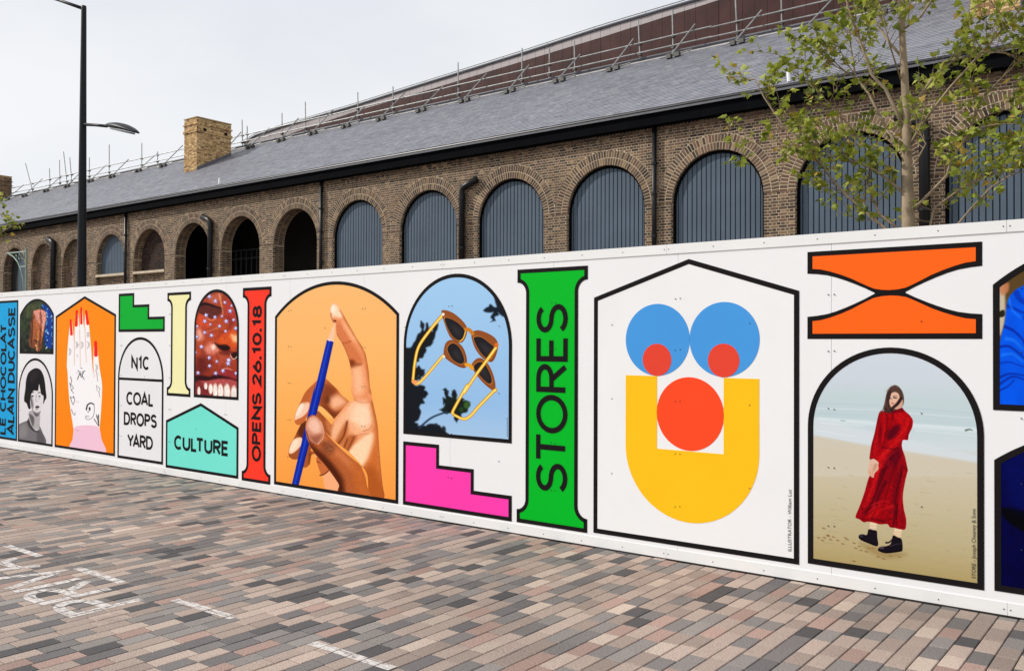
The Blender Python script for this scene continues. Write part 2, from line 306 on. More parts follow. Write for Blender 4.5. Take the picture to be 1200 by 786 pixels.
  ('s','c',(196,146,114),0.0051,0.4,[-7.054,0.544,-7.043,0.544],0.0026,0.0017),
  ('s','c',(84,48,34),0.0048,0.4,[-7.163,0.542,-7.141,0.55],0.0024,0.0016),
  ('s','c',(196,146,114),0.0048,0.4,[-7.147,0.538,-7.131,0.544],0.0024,0.0016),
  ('s','c',(84,48,34),0.0048,0.4,[-7.169,0.508,-7.157,0.508],0.0024,0.0016),
  ('s','c',(196,146,114),0.0048,0.4,[-7.101,0.559,-7.093,0.565],0.0024,0.0016),
  ('s','c',(84,48,34),0.0048,0.4,[-7.113,0.591,-7.102,0.595],0.0024,0.0016),
  ('s','c',(196,146,114),0.0048,0.4,[-7.095,0.523,-7.087,0.52],0.0024,0.0016),
  ('s','c',(84,48,34),0.0048,0.4,[-7.024,0.601,-7.006,0.594],0.0024,0.0016),
  ('s','c',(196,146,114),0.0051,0.4,[-7.079,0.551,-7.058,0.547],0.0026,0.0017),
  ('s','c',(84,48,34),0.0048,0.4,[-7.218,0.505,-7.202,0.5],0.0024,0.0016),
  ('s','c',(196,146,114),0.0048,0.4,[-7.128,0.531,-7.114,0.539],0.0024,0.0016),
  ('s','c',(84,48,34),0.0051,0.4,[-7.211,0.493,-7.199,0.503],0.0026,0.0017),
  ('s','c',(196,146,114),0.0051,0.4,[-7.091,0.548,-7.072,0.552],0.0026,0.0017),
  ('s','c',(84,48,34),0.0048,0.4,[-7.125,0.537,-7.103,0.54],0.0024,0.0016),
  ('s','c',(196,146,114),0.0048,0.4,[-7.115,0.541,-7.107,0.548],0.0024,0.0016),
  ('s','c',(84,48,34),0.0048,0.4,[-7.132,0.564,-7.124,0.565],0.0024,0.0016),
  ('s','c',(196,146,114),0.0048,0.4,[-7.117,0.449,-7.108,0.449],0.0024,0.0016),
  ('s','c',(84,48,34),0.0048,0.4,[-7.112,0.58,-7.09,0.582],0.0024,0.0016),
  ('s','c',(196,146,114),0.0051,0.4,[-7.116,0.521,-7.109,0.523],0.0026,0.0017),
  ('s','c',(84,48,34),0.0048,0.4,[-7.118,0.489,-7.098,0.491],0.0024,0.0016),
  ('s','c',(196,146,114),0.0051,0.4,[-7.083,0.549,-7.072,0.555],0.0026,0.0017),
  ('s','c',(84,48,34),0.0048,0.4,[-7.107,0.493,-7.098,0.502],0.0024,0.0016),
  ('p','c',(206,146,122),0.0068,1,[-7.475,0.726,-7.458,0.817,-7.395,0.87,-7.325,0.875,-7.245,0.83,-7.199,0.751,-7.213,0.661,-7.287,0.593,-7.35,0.594,-7.426,0.63]),
  ('p','c',(238,194,172),0.0304,0.95,[-7.44,0.761,-7.41,0.838,-7.335,0.858,-7.252,0.805,-7.239,0.724,-7.338,0.702]),
  ('p','c',(138,80,62),0.0323,0.7,[-7.414,0.664,-7.338,0.669,-7.226,0.693,-7.282,0.604,-7.342,0.599]),
  ('s','c',(232,190,168),0.0048,0.8,[-7.282,0.59,-7.208,0.653,-7.192,0.744,-7.24,0.826],0.0048,0.0032),
  ('s','c',(120,64,44),0.0048,0.8,[-7.465,0.71,-7.424,0.627,-7.352,0.585],0.0056,0.004),
  ('p','c',(70,34,20),0.0452,0.75,[-7.451,0.595,-7.311,0.49,-7.186,0.394,-7.015,0.255,-6.942,0.118,-6.895,0.123,-6.896,0.267,-7.065,0.412,-7.237,0.512]),
  ('p','c',(196,116,64),0.0426,0.5,[-6.686,0.35,-6.549,0.238,-6.503,0.102,-6.685,0.13]),
  ('n','c',0.008,0.06),
 ],
 'sunglasses': [
  ('a',0.756),
  ('g',[(2.28,(166,203,234)),(1.6,(160,196,230)),(1.1,(154,190,226)),(0.78,(170,198,226))]),
  ('p','u',(34,38,44),0.012,1,[-6.054,1.532,-6.051,1.598,-5.953,1.603,-5.909,1.652,-5.889,1.669,-5.866,1.716,-5.851,1.735,-5.822,1.749,-5.796,1.805,-5.811,1.855,-5.822,1.842,-5.786,1.807,-5.779,1.761,-5.754,1.789,-5.753,1.826,-5.732,1.836,-5.713,1.784,-5.697,1.798,-5.677,1.755,-5.66,1.775,-5.633,1.803,-5.629,1.819,-5.598,1.823,-5.61,1.772,-5.627,1.751,-5.637,1.709,-5.647,1.686,-5.667,1.658,-5.658,1.656,-5.696,1.618,-5.709,1.617,-5.754,1.602,-5.746,1.587,-5.753,1.562,-5.773,1.543,-5.791,1.51,-5.838,1.499,-5.842,1.473,-5.874,1.465,-5.876,1.413,-5.841,1.433,-5.801,1.392,-5.767,1.399,-5.784,1.381,-5.797,1.349,-5.828,1.301,-5.858,1.321,-5.841,1.339,-5.9,1.319,-5.894,1.305,-5.921,1.299,-5.918,1.266,-5.888,1.244,-5.857,1.242,-5.823,1.251,-5.761,1.236,-5.777,1.193,-5.748,1.199,-5.725,1.167,-5.787,1.128,-5.766,1.084,-5.812,1.072,-5.834,1.04,-5.812,1.002,-5.825,0.961,-5.848,0.921,-5.891,0.898,-5.849,0.885,-5.848,0.868,-5.774,0.874,-5.75,0.871,-5.715,0.89,-5.653,0.896,-5.633,0.884,-5.626,0.872,-5.582,0.888,-5.559,0.873,-5.528,0.844,-5.479,0.821,-5.459,0.79,-5.498,0.776,-5.499,0.737,-5.67,0.717,-5.861,0.725,-6.079,0.699,-6.105,1.001,-6.083,1.282]),
  ('p','u',(34,38,44),0.0116,0.9,[-5.773,1.811,-5.775,1.798,-5.783,1.787,-5.794,1.782,-5.806,1.782,-5.817,1.788,-5.825,1.798,-5.828,1.811,-5.825,1.824,-5.818,1.835,-5.807,1.841,-5.794,1.84,-5.783,1.834,-5.775,1.824]),
  ('p','u',(34,38,44),0.0112,0.9,[-5.617,1.795,-5.62,1.782,-5.627,1.772,-5.638,1.766,-5.65,1.766,-5.661,1.772,-5.669,1.783,-5.671,1.796,-5.669,1.809,-5.661,1.819,-5.651,1.825,-5.639,1.824,-5.628,1.819,-5.62,1.808]),
  ('p','u',(34,38,44),0.0112,0.9,[-5.671,1.71,-5.674,1.695,-5.682,1.683,-5.695,1.677,-5.709,1.677,-5.721,1.683,-5.73,1.695,-5.733,1.71,-5.73,1.725,-5.721,1.737,-5.709,1.744,-5.695,1.744,-5.683,1.737,-5.674,1.725]),
  ('p','u',(34,38,44),0.0116,0.9,[-5.787,1.61,-5.79,1.595,-5.799,1.583,-5.811,1.576,-5.825,1.576,-5.838,1.583,-5.847,1.595,-5.85,1.61,-5.847,1.625,-5.839,1.637,-5.826,1.643,-5.812,1.643,-5.799,1.637,-5.79,1.625]),
  ('p','u',(34,38,44),0.0112,0.9,[-5.766,1.366,-5.769,1.351,-5.778,1.339,-5.79,1.332,-5.804,1.332,-5.817,1.338,-5.826,1.35,-5.829,1.365,-5.826,1.38,-5.817,1.392,-5.805,1.399,-5.791,1.399,-5.778,1.393,-5.769,1.381]),
  ('p','u',(34,38,44),0.0116,0.9,[-5.741,1.167,-5.745,1.15,-5.754,1.136,-5.768,1.128,-5.784,1.127,-5.798,1.134,-5.808,1.147,-5.812,1.164,-5.809,1.181,-5.799,1.195,-5.785,1.203,-5.769,1.203,-5.755,1.196,-5.745,1.183]),
  ('p','u',(34,38,44),0.0112,0.9,[-5.589,0.87,-5.592,0.855,-5.6,0.843,-5.613,0.836,-5.626,0.835,-5.639,0.84,-5.647,0.852,-5.65,0.866,-5.647,0.881,-5.639,0.894,-5.627,0.901,-5.613,0.902,-5.601,0.896,-5.592,0.885]),
  ('p','u',(34,38,44),0.0112,0.9,[-5.498,0.853,-5.5,0.84,-5.508,0.829,-5.518,0.823,-5.53,0.822,-5.541,0.827,-5.548,0.837,-5.551,0.85,-5.548,0.863,-5.541,0.874,-5.53,0.88,-5.519,0.881,-5.508,0.876,-5.501,0.866]),
  ('p','u',(34,38,44),0.0116,0.9,[-5.845,1.321,-5.848,1.306,-5.856,1.294,-5.869,1.287,-5.883,1.286,-5.896,1.293,-5.905,1.305,-5.908,1.32,-5.905,1.335,-5.896,1.347,-5.884,1.354,-5.869,1.354,-5.857,1.348,-5.848,1.336]),
  ('p','u',(36,44,42),0.0112,1,[-5.516,1.204,-5.535,1.216,-5.519,1.227,-5.495,1.231,-5.487,1.201,-5.474,1.168,-5.423,1.152,-5.429,1.179,-5.405,1.216,-5.395,1.221,-5.398,1.211,-5.363,1.179,-5.368,1.136,-5.33,1.151,-5.279,1.143,-5.287,1.125,-5.26,1.132,-5.203,1.115,-5.215,1.114,-5.203,1.095,-5.216,1.073,-5.227,1.064,-5.242,1.027,-5.284,1.016,-5.308,1.006,-5.312,0.989,-5.308,0.972,-5.348,0.958,-5.369,0.931,-5.364,0.926,-5.382,0.954,-5.391,0.949,-5.395,0.978,-5.419,0.999,-5.429,1.008,-5.471,1.003,-5.482,0.995,-5.508,1.0,-5.562,1.026,-5.579,1.031,-5.564,1.035,-5.524,1.057,-5.511,1.091,-5.528,1.078,-5.534,1.116,-5.534,1.146,-5.501,1.138,-5.516,1.187]),
  ('p','u',(34,38,44),0.0112,0.9,[-5.466,1.191,-5.468,1.179,-5.474,1.17,-5.483,1.164,-5.493,1.164,-5.503,1.169,-5.509,1.178,-5.511,1.189,-5.509,1.201,-5.503,1.211,-5.494,1.216,-5.484,1.217,-5.475,1.212,-5.468,1.203]),
  ('p','u',(34,38,44),0.0112,0.9,[-5.373,1.195,-5.375,1.183,-5.381,1.173,-5.39,1.168,-5.4,1.167,-5.409,1.172,-5.415,1.181,-5.418,1.193,-5.415,1.205,-5.409,1.214,-5.4,1.22,-5.39,1.22,-5.382,1.215,-5.375,1.206]),
  ('p','u',(34,38,44),0.0112,0.9,[-5.342,0.968,-5.345,0.955,-5.352,0.943,-5.362,0.937,-5.374,0.936,-5.384,0.942,-5.391,0.952,-5.394,0.965,-5.391,0.979,-5.384,0.99,-5.374,0.997,-5.363,0.997,-5.352,0.992,-5.345,0.981]),
  ('p','u',(34,38,44),0.0108,0.9,[-5.417,1.053,-5.42,1.036,-5.429,1.021,-5.443,1.013,-5.458,1.012,-5.471,1.019,-5.481,1.033,-5.484,1.05,-5.481,1.068,-5.472,1.082,-5.458,1.091,-5.443,1.091,-5.43,1.084,-5.42,1.071]),
  ('p','u',(76,116,50),0.0135,0.8,[-5.215,1.09,-5.219,1.076,-5.228,1.064,-5.241,1.057,-5.255,1.056,-5.268,1.062,-5.277,1.073,-5.281,1.087,-5.278,1.102,-5.269,1.114,-5.255,1.121,-5.241,1.121,-5.228,1.116,-5.219,1.105]),
  ('p','u',(58,92,42),0.014,0.7,[-5.284,1.046,-5.287,1.036,-5.294,1.028,-5.304,1.023,-5.315,1.023,-5.326,1.027,-5.333,1.034,-5.335,1.043,-5.333,1.053,-5.326,1.061,-5.316,1.066,-5.304,1.066,-5.294,1.063,-5.287,1.055]),
  ('s','u',(50,66,86),0.0087,1,[-5.834,0.847,-5.678,0.95,-5.488,1.016],0.0087,0.0073),
  ('p','u',(34,44,54),0.0108,1,[-4.945,2.102,-4.916,2.077,-4.908,2.069,-4.903,2.057,-4.853,2.029,-4.862,2.015,-4.82,2.001,-4.796,1.957,-4.784,1.921,-4.756,1.874,-4.755,1.855,-4.743,1.823,-4.722,1.764,-4.759,1.796,-4.771,1.82,-4.786,1.827,-4.798,1.854,-4.802,1.872,-4.822,1.878,-4.839,1.885,-4.874,1.905,-4.885,1.916,-4.879,1.895,-4.926,1.879,-4.916,1.846,-4.934,1.843,-4.972,1.835,-4.963,1.838,-4.95,1.854,-4.971,1.879,-4.942,1.919,-4.972,1.918,-5.022,1.922,-5.054,1.937,-5.025,1.961,-5.002,1.969,-4.996,1.97,-4.975,1.993,-4.935,1.968,-4.904,1.968,-4.92,2.01,-4.934,2.061]),
  ('s','u',(34,44,54),0.0108,1,[-4.924,2.072,-4.848,1.99,-4.746,1.801],0.0135,0.0189),
  ('s','u',(176,112,28),0.0024,1,[-5.547,1.903,-5.695,1.773,-5.841,1.618,-5.893,1.471,-5.92,1.287],0.016,0.0144),
  ('s','u',(240,186,62),0.0024,1,[-5.547,1.903,-5.695,1.773,-5.841,1.618,-5.893,1.471,-5.92,1.287],0.012,0.0112),
  ('s','u',(255,232,150),0.0032,1,[-5.547,1.903,-5.695,1.773,-5.841,1.618,-5.893,1.471,-5.92,1.287],0.0049,0.0041),
  ('s','u',(176,112,28),0.0024,1,[-5.92,1.282,-5.869,1.261,-5.778,1.315,-5.535,1.531],0.0152,0.0136),
  ('s','u',(240,186,62),0.0024,1,[-5.92,1.282,-5.869,1.261,-5.778,1.315,-5.535,1.531],0.0112,0.0104),
  ('s','u',(255,232,150),0.0032,1,[-5.92,1.282,-5.869,1.261,-5.778,1.315,-5.535,1.531],0.0046,0.0038),
  ('p','u',(236,160,110),0.0048,1,[-5.852,1.278,-5.856,1.269,-5.867,1.262,-5.882,1.258,-5.9,1.258,-5.916,1.261,-5.927,1.267,-5.931,1.275,-5.927,1.284,-5.916,1.291,-5.9,1.295,-5.883,1.295,-5.867,1.292,-5.856,1.286]),
  ('p','k',(126,76,46),0.0026,1,[-5.529,1.567,-5.504,1.645,-5.442,1.676,-5.36,1.656,-5.289,1.602,-5.248,1.511,-5.254,1.432,-5.318,1.425,-5.421,1.463,-5.51,1.513]),
  ('p','c',(168,104,62),0.0192,0.5,[-5.537,1.576,-5.513,1.654,-5.451,1.685,-5.368,1.665,-5.297,1.612,-5.257,1.52,-5.262,1.441,-5.327,1.434,-5.429,1.472,-5.518,1.522]),
  ('p','c',(206,140,58),0.003,0.85,[-5.49,1.596,-5.429,1.651,-5.349,1.625,-5.288,1.541,-5.275,1.473,-5.333,1.456,-5.428,1.502]),
  ('p','u',(46,44,48),0.0032,1,[-5.483,1.594,-5.426,1.645,-5.35,1.62,-5.293,1.541,-5.28,1.477,-5.335,1.461,-5.425,1.504]),
  ('p','u',(70,68,72),0.0336,0.6,[-5.414,1.559,-5.385,1.584,-5.348,1.573,-5.319,1.533,-5.313,1.501,-5.34,1.493,-5.385,1.515]),
  ('p','k',(126,76,46),0.0024,1,[-5.188,1.439,-5.149,1.498,-5.081,1.514,-5.003,1.467,-4.945,1.382,-4.914,1.279,-4.933,1.231,-5.021,1.272,-5.115,1.348]),
  ('p','c',(168,104,62),0.018,0.5,[-5.196,1.448,-5.157,1.507,-5.088,1.522,-5.011,1.476,-4.952,1.39,-4.921,1.287,-4.94,1.239,-5.029,1.281,-5.123,1.356]),
  ('p','c',(206,140,58),0.003,0.85,[-5.172,1.427,-5.124,1.479,-5.045,1.474,-4.973,1.381,-4.95,1.305,-4.989,1.285,-5.082,1.346]),
  ('p','u',(46,44,48),0.003,1,[-5.165,1.425,-5.119,1.474,-5.045,1.469,-4.977,1.381,-4.956,1.31,-4.992,1.291,-5.08,1.348]),
  ('p','u',(70,68,72),0.0315,0.6,[-5.094,1.393,-5.072,1.418,-5.035,1.415,-5.001,1.371,-4.99,1.336,-5.008,1.326,-5.052,1.355]),
  ('s','u',(222,160,60),0.003,1,[-5.254,1.453,-5.214,1.448,-5.182,1.421],0.0165,0.0165),
  ('s','u',(176,112,28),0.0023,1,[-4.915,1.231,-4.933,1.225,-5.112,1.075,-5.203,0.992,-5.286,0.961,-5.402,0.994],0.015,0.0135),
  ('s','u',(240,186,62),0.0023,1,[-4.915,1.231,-4.933,1.225,-5.112,1.075,-5.203,0.992,-5.286,0.961,-5.402,0.994],0.0113,0.0105),
  ('s','u',(255,232,150),0.003,1,[-4.915,1.231,-4.933,1.225,-5.112,1.075,-5.203,0.992,-5.286,0.961,-5.402,0.994],0.0046,0.0038),
  ('p','k',(126,76,46),0.0026,1,[-5.558,1.931,-5.521,1.951,-5.423,1.926,-5.321,1.865,-5.25,1.793,-5.254,1.717,-5.306,1.654,-5.381,1.662,-5.453,1.707,-5.511,1.811]),
  ('p','c',(168,104,62),0.0192,0.5,[-5.567,1.941,-5.529,1.96,-5.431,1.935,-5.329,1.875,-5.258,1.802,-5.262,1.726,-5.314,1.663,-5.389,1.671,-5.461,1.716,-5.52,1.82]),
  ('p','c',(206,140,58),0.0032,0.85,[-5.524,1.884,-5.43,1.869,-5.33,1.819,-5.265,1.754,-5.284,1.698,-5.335,1.667,-5.411,1.698,-5.486,1.785]),
  ('p','u',(46,44,48),0.003,1,[-5.516,1.877,-5.427,1.864,-5.333,1.817,-5.272,1.755,-5.29,1.702,-5.338,1.673,-5.41,1.702,-5.48,1.784]),
  ('p','u',(70,68,72),0.0336,0.6,[-5.436,1.812,-5.392,1.805,-5.345,1.782,-5.315,1.751,-5.324,1.724,-5.348,1.71,-5.384,1.724,-5.419,1.765]),
  ('p','k',(126,76,46),0.0024,1,[-5.194,1.732,-5.125,1.762,-5.023,1.742,-4.927,1.697,-4.887,1.642,-4.896,1.575,-4.932,1.501,-4.98,1.482,-5.081,1.529,-5.16,1.618]),
  ('p','c',(168,104,62),0.018,0.5,[-5.202,1.741,-5.133,1.771,-5.031,1.751,-4.935,1.706,-4.895,1.651,-4.904,1.584,-4.94,1.509,-4.987,1.491,-5.088,1.538,-5.168,1.627]),
  ('p','c',(206,140,58),0.003,0.85,[-5.172,1.702,-5.084,1.707,-4.981,1.651,-4.92,1.604,-4.94,1.541,-4.991,1.501,-5.073,1.548,-5.146,1.635]),
  ('p','u',(46,44,48),0.003,1,[-5.164,1.697,-5.082,1.701,-4.984,1.649,-4.927,1.605,-4.946,1.545,-4.993,1.507,-5.071,1.551,-5.14,1.634]),
  ('p','u',(70,68,72),0.0315,0.6,[-5.089,1.642,-5.048,1.644,-4.999,1.618,-4.97,1.596,-4.98,1.566,-5.004,1.547,-5.043,1.569,-5.077,1.61]),
  ('s','u',(196,132,56),0.003,1,[-5.26,1.773,-5.22,1.767,-5.18,1.733],0.0165,0.0165),
  ('s','u',(246,196,84),0.003,1,[-5.264,1.752,-5.29,1.691,-5.332,1.66],0.0052,0.0037),
  ('s','u',(176,112,28),0.0022,1,[-4.908,1.611,-5.003,1.507,-5.139,1.362,-5.277,1.199,-5.243,1.264,-5.406,1.036,-5.409,1.002],0.015,0.0135),
  ('s','u',(240,186,62),0.0022,1,[-4.908,1.611,-5.003,1.507,-5.139,1.362,-5.277,1.199,-5.243,1.264,-5.406,1.036,-5.409,1.002],0.0112,0.0105),
  ('s','u',(255,232,150),0.003,1,[-4.908,1.611,-5.003,1.507,-5.139,1.362,-5.277,1.199,-5.243,1.264,-5.406,1.036,-5.409,1.002],0.0046,0.0038),
  ('p','u',(214,120,52),0.003,1,[-4.881,1.632,-4.884,1.623,-4.89,1.615,-4.899,1.611,-4.909,1.611,-4.918,1.615,-4.925,1.622,-4.927,1.631,-4.925,1.64,-4.918,1.648,-4.909,1.652,-4.899,1.652,-4.89,1.648,-4.884,1.641]),
  ('p','u',(240,232,220),0.0032,1,[-5.518,1.912,-5.52,1.906,-5.525,1.901,-5.533,1.898,-5.541,1.898,-5.549,1.901,-5.554,1.906,-5.556,1.912,-5.554,1.918,-5.549,1.923,-5.541,1.926,-5.533,1.926,-5.525,1.923,-5.52,1.918]),
  ('p','u',(250,240,230),0.003,1,[-5.51,1.523,-5.511,1.519,-5.515,1.515,-5.521,1.513,-5.528,1.513,-5.533,1.515,-5.537,1.518,-5.539,1.523,-5.538,1.528,-5.533,1.532,-5.528,1.534,-5.521,1.534,-5.515,1.532,-5.511,1.528]),
  ('s','u',(40,50,70),0.0016,0.8,[-4.78,0.833,-4.78,0.843],0.0024,0.0024),
  ('s','u',(40,50,70),0.0016,0.8,[-4.78,0.852,-4.78,0.862],0.0024,0.0024),
  ('s','u',(40,50,70),0.0016,0.8,[-4.78,0.871,-4.78,0.881],0.0024,0.0024),
  ('s','u',(40,50,70),0.0016,0.8,[-4.78,0.891,-4.78,0.9],0.0024,0.0024),
  ('s','u',(40,50,70),0.0016,0.8,[-4.78,0.91,-4.78,0.92],0.0024,0.0024),
  ('s','u',(40,50,70),0.0016,0.8,[-4.781,0.929,-4.781,0.939],0.0024,0.0024),
  ('s','u',(40,50,70),0.0016,0.8,[-4.781,0.949,-4.781,0.958],0.0024,0.0024),
  ('s','u',(40,50,70),0.0016,0.8,[-4.781,0.968,-4.781,0.978],0.0024,0.0024),
  ('s','u',(40,50,70),0.0016,0.8,[-4.781,0.987,-4.781,0.997],0.0024,0.0024),
 ],
 'face': [
  ('a',0.592),
  ('g',[(2.28,(150,72,56)),(1.9,(176,82,54)),(1.5,(168,78,52)),(1.1,(128,52,42)),(0.95,(96,40,38))]),
  ('p','u',(92,40,40),0.0304,0.8,[-9.549,1.965,-9.506,2.066,-9.434,2.148,-9.461,1.964,-9.474,1.779,-9.501,1.644,-9.56,1.644]),
  ('p','u',(196,112,88),0.0304,0.8,[-9.163,2.207,-8.995,2.21,-9.022,2.137,-9.12,2.107,-9.247,2.143]),
  ('p','u',(176,70,62),0.0395,0.8,[-8.912,2.134,-8.803,2.107,-8.694,1.952,-8.8,1.872,-8.924,1.955]),
  ('p','u',(206,88,52),0.0445,0.85,[-9.505,1.965,-9.36,1.954,-9.244,1.844,-9.415,1.779,-9.504,1.846]),
  ('p','u',(232,172,156),0.041,0.85,[-9.503,1.813,-9.372,1.778,-9.357,1.695,-9.443,1.653,-9.502,1.678]),
  ('p','u',(96,50,46),0.0137,0.95,[-9.449,2.115,-9.304,2.116,-9.119,2.074,-8.993,2.042,-8.965,2.013,-9.02,1.973,-9.118,1.942,-9.216,1.935,-9.331,1.97,-9.447,2.006]),
  ('s','u',(34,18,20),0.0115,0.95,[-9.434,2.09,-9.304,2.099,-9.133,2.066,-8.993,2.037],0.0153,0.0063),
  ('s','u',(60,28,28),0.0077,0.8,[-9.433,2.005,-9.302,1.957,-9.174,1.93,-9.062,1.941],0.0048,0.0024),
  ('s','u',(236,170,130),0.013,0.75,[-9.044,2.204,-9.008,2.121,-8.979,2.03,-8.965,1.972],0.009,0.0045),
  ('s','u',(232,160,116),0.0179,0.8,[-9.285,1.761,-9.186,1.79,-9.074,1.814],0.012,0.0064),
  ('s','u',(238,180,140),0.0077,0.8,[-9.28,1.932,-9.202,1.906,-9.103,1.921],0.004,0.0032),
  ('p','u',(204,92,48),0.0395,0.95,[-9.115,1.727,-8.99,1.776,-8.827,1.808,-8.678,1.774,-8.677,1.646,-8.681,1.601,-8.82,1.563,-8.963,1.6,-9.091,1.647]),
  ('p','u',(250,206,160),0.0308,0.9,[-8.812,1.727,-8.745,1.734,-8.678,1.71,-8.677,1.654,-8.757,1.654]),
  ('p','u',(172,82,54),0.0456,0.7,[-9.488,1.646,-9.321,1.656,-9.287,1.579,-9.385,1.482,-9.487,1.539]),
  ('p','u',(226,150,136),0.038,0.85,[-9.336,1.569,-9.238,1.637,-9.14,1.627,-9.042,1.542,-9.187,1.503,-9.302,1.511]),
  ('p','u',(252,226,214),0.0228,0.9,[-9.102,1.59,-9.106,1.576,-9.119,1.566,-9.137,1.56,-9.157,1.559,-9.176,1.565,-9.188,1.576,-9.193,1.589,-9.189,1.602,-9.176,1.613,-9.158,1.619,-9.138,1.619,-9.119,1.613,-9.107,1.603]),
  ('p','u',(34,14,16),0.0171,0.95,[-9.124,1.637,-9.027,1.618,-8.9,1.619,-8.821,1.582,-8.883,1.546,-9.01,1.562]),
  ('p','u',(40,16,18),0.0137,0.9,[-8.804,1.516,-8.696,1.536,-8.68,1.471,-8.742,1.457]),
  ('p','u',(96,36,34),0.0494,0.8,[-9.485,1.442,-9.351,1.463,-9.251,1.349,-9.383,1.269,-9.483,1.286]),
  ('p','u',(52,18,26),0.0154,0.95,[-9.534,1.236,-9.382,1.255,-9.217,1.244,-9.087,1.276,-8.927,1.261,-8.801,1.246,-8.662,1.212,-8.661,1.175,-8.895,1.215,-9.086,1.21,-9.282,1.185,-9.482,1.17]),
  ('p','u',(150,56,60),0.0171,0.9,[-9.087,1.276,-8.976,1.335,-8.881,1.347,-8.771,1.312,-8.678,1.286,-8.677,1.221,-8.833,1.245,-8.959,1.26]),
  ('s','u',(240,190,170),0.0101,0.8,[-8.96,1.331,-8.881,1.347,-8.787,1.33],0.0063,0.0036),
  ('p','u',(176,88,88),0.0152,0.97,[-9.482,1.17,-9.249,1.196,-8.959,1.227,-8.677,1.193,-8.66,1.009,-9.531,0.983]),
  ('p','u',(116,46,48),0.0266,0.8,[-9.516,1.169,-9.398,1.182,-9.314,1.117,-9.198,1.044,-9.48,0.985]),
  ('p','u',(206,176,164),0.0045,1,[-9.407,1.065,-9.41,1.04,-9.419,1.02,-9.432,1.008,-9.447,1.007,-9.461,1.018,-9.47,1.038,-9.474,1.063,-9.471,1.088,-9.462,1.109,-9.449,1.121,-9.434,1.121,-9.42,1.11,-9.41,1.09]),
  ('p','u',(240,230,224),0.0045,1,[-9.412,1.059,-9.414,1.038,-9.421,1.021,-9.431,1.011,-9.442,1.01,-9.452,1.019,-9.459,1.036,-9.462,1.058,-9.46,1.079,-9.453,1.097,-9.443,1.107,-9.432,1.107,-9.422,1.098,-9.415,1.081]),
  ('p','u',(206,176,164),0.005,1,[-9.265,1.133,-9.268,1.114,-9.278,1.099,-9.293,1.091,-9.309,1.09,-9.323,1.098,-9.334,1.112,-9.338,1.131,-9.334,1.149,-9.324,1.164,-9.31,1.173,-9.294,1.173,-9.279,1.165,-9.269,1.151]),
  ('p','u',(240,230,224),0.005,1,[-9.271,1.127,-9.273,1.111,-9.28,1.099,-9.291,1.091,-9.303,1.091,-9.314,1.097,-9.322,1.11,-9.325,1.125,-9.323,1.141,-9.315,1.154,-9.304,1.161,-9.292,1.161,-9.281,1.155,-9.273,1.142]),
  ('p','u',(206,176,164),0.005,1,[-9.156,1.103,-9.161,1.076,-9.173,1.053,-9.191,1.04,-9.212,1.04,-9.23,1.051,-9.243,1.073,-9.248,1.1,-9.244,1.127,-9.231,1.15,-9.213,1.163,-9.193,1.163,-9.174,1.152,-9.161,1.13]),
  ('p','u',(240,230,224),0.005,1,[-9.165,1.097,-9.168,1.074,-9.177,1.055,-9.191,1.044,-9.206,1.043,-9.22,1.053,-9.229,1.071,-9.233,1.095,-9.23,1.118,-9.221,1.137,-9.207,1.148,-9.192,1.148,-9.178,1.138,-9.168,1.12]),
  ('p','u',(206,176,164),0.0045,1,[-9.059,1.087,-9.064,1.05,-9.078,1.02,-9.098,1.003,-9.121,1.002,-9.142,1.017,-9.157,1.047,-9.163,1.084,-9.158,1.121,-9.144,1.151,-9.123,1.169,-9.1,1.169,-9.079,1.153,-9.065,1.124]),
  ('p','u',(240,230,224),0.0045,1,[-9.069,1.081,-9.072,1.05,-9.083,1.024,-9.098,1.009,-9.115,1.009,-9.131,1.022,-9.142,1.047,-9.146,1.079,-9.143,1.11,-9.132,1.136,-9.117,1.15,-9.1,1.151,-9.084,1.137,-9.073,1.113]),
  ('p','u',(206,176,164),0.0045,1,[-8.947,1.08,-8.953,1.04,-8.969,1.007,-8.993,0.988,-9.02,0.987,-9.045,1.004,-9.062,1.036,-9.069,1.076,-9.063,1.116,-9.047,1.149,-9.022,1.168,-8.995,1.168,-8.971,1.151,-8.954,1.12]),
  ('p','u',(240,230,224),0.005,1,[-8.959,1.074,-8.963,1.04,-8.976,1.012,-8.994,0.996,-9.014,0.995,-9.032,1.01,-9.045,1.037,-9.05,1.071,-9.046,1.105,-9.034,1.133,-9.016,1.149,-8.995,1.149,-8.977,1.135,-8.964,1.108]),
  ('p','u',(206,176,164),0.0045,1,[-8.812,1.075,-8.818,1.031,-8.837,0.994,-8.864,0.973,-8.895,0.972,-8.923,0.991,-8.943,1.026,-8.95,1.07,-8.944,1.116,-8.925,1.152,-8.897,1.173,-8.867,1.174,-8.839,1.155,-8.819,1.12]),
  ('p','u',(240,230,224),0.0045,1,[-8.826,1.069,-8.831,1.031,-8.845,1.0,-8.865,0.982,-8.888,0.982,-8.909,0.998,-8.924,1.028,-8.93,1.066,-8.925,1.104,-8.911,1.135,-8.89,1.152,-8.867,1.153,-8.846,1.137,-8.832,1.107]),
  ('p','u',(206,176,164),0.0045,1,[-8.682,1.063,-8.688,1.021,-8.705,0.987,-8.731,0.967,-8.76,0.966,-8.786,0.984,-8.805,1.017,-8.812,1.059,-8.806,1.101,-8.788,1.135,-8.762,1.155,-8.733,1.156,-8.707,1.138,-8.689,1.105]),
  ('p','u',(240,230,224),0.0045,1,[-8.695,1.057,-8.699,1.022,-8.712,0.993,-8.732,0.976,-8.753,0.975,-8.773,0.99,-8.787,1.018,-8.792,1.054,-8.788,1.09,-8.775,1.119,-8.755,1.135,-8.733,1.136,-8.714,1.121,-8.7,1.093]),
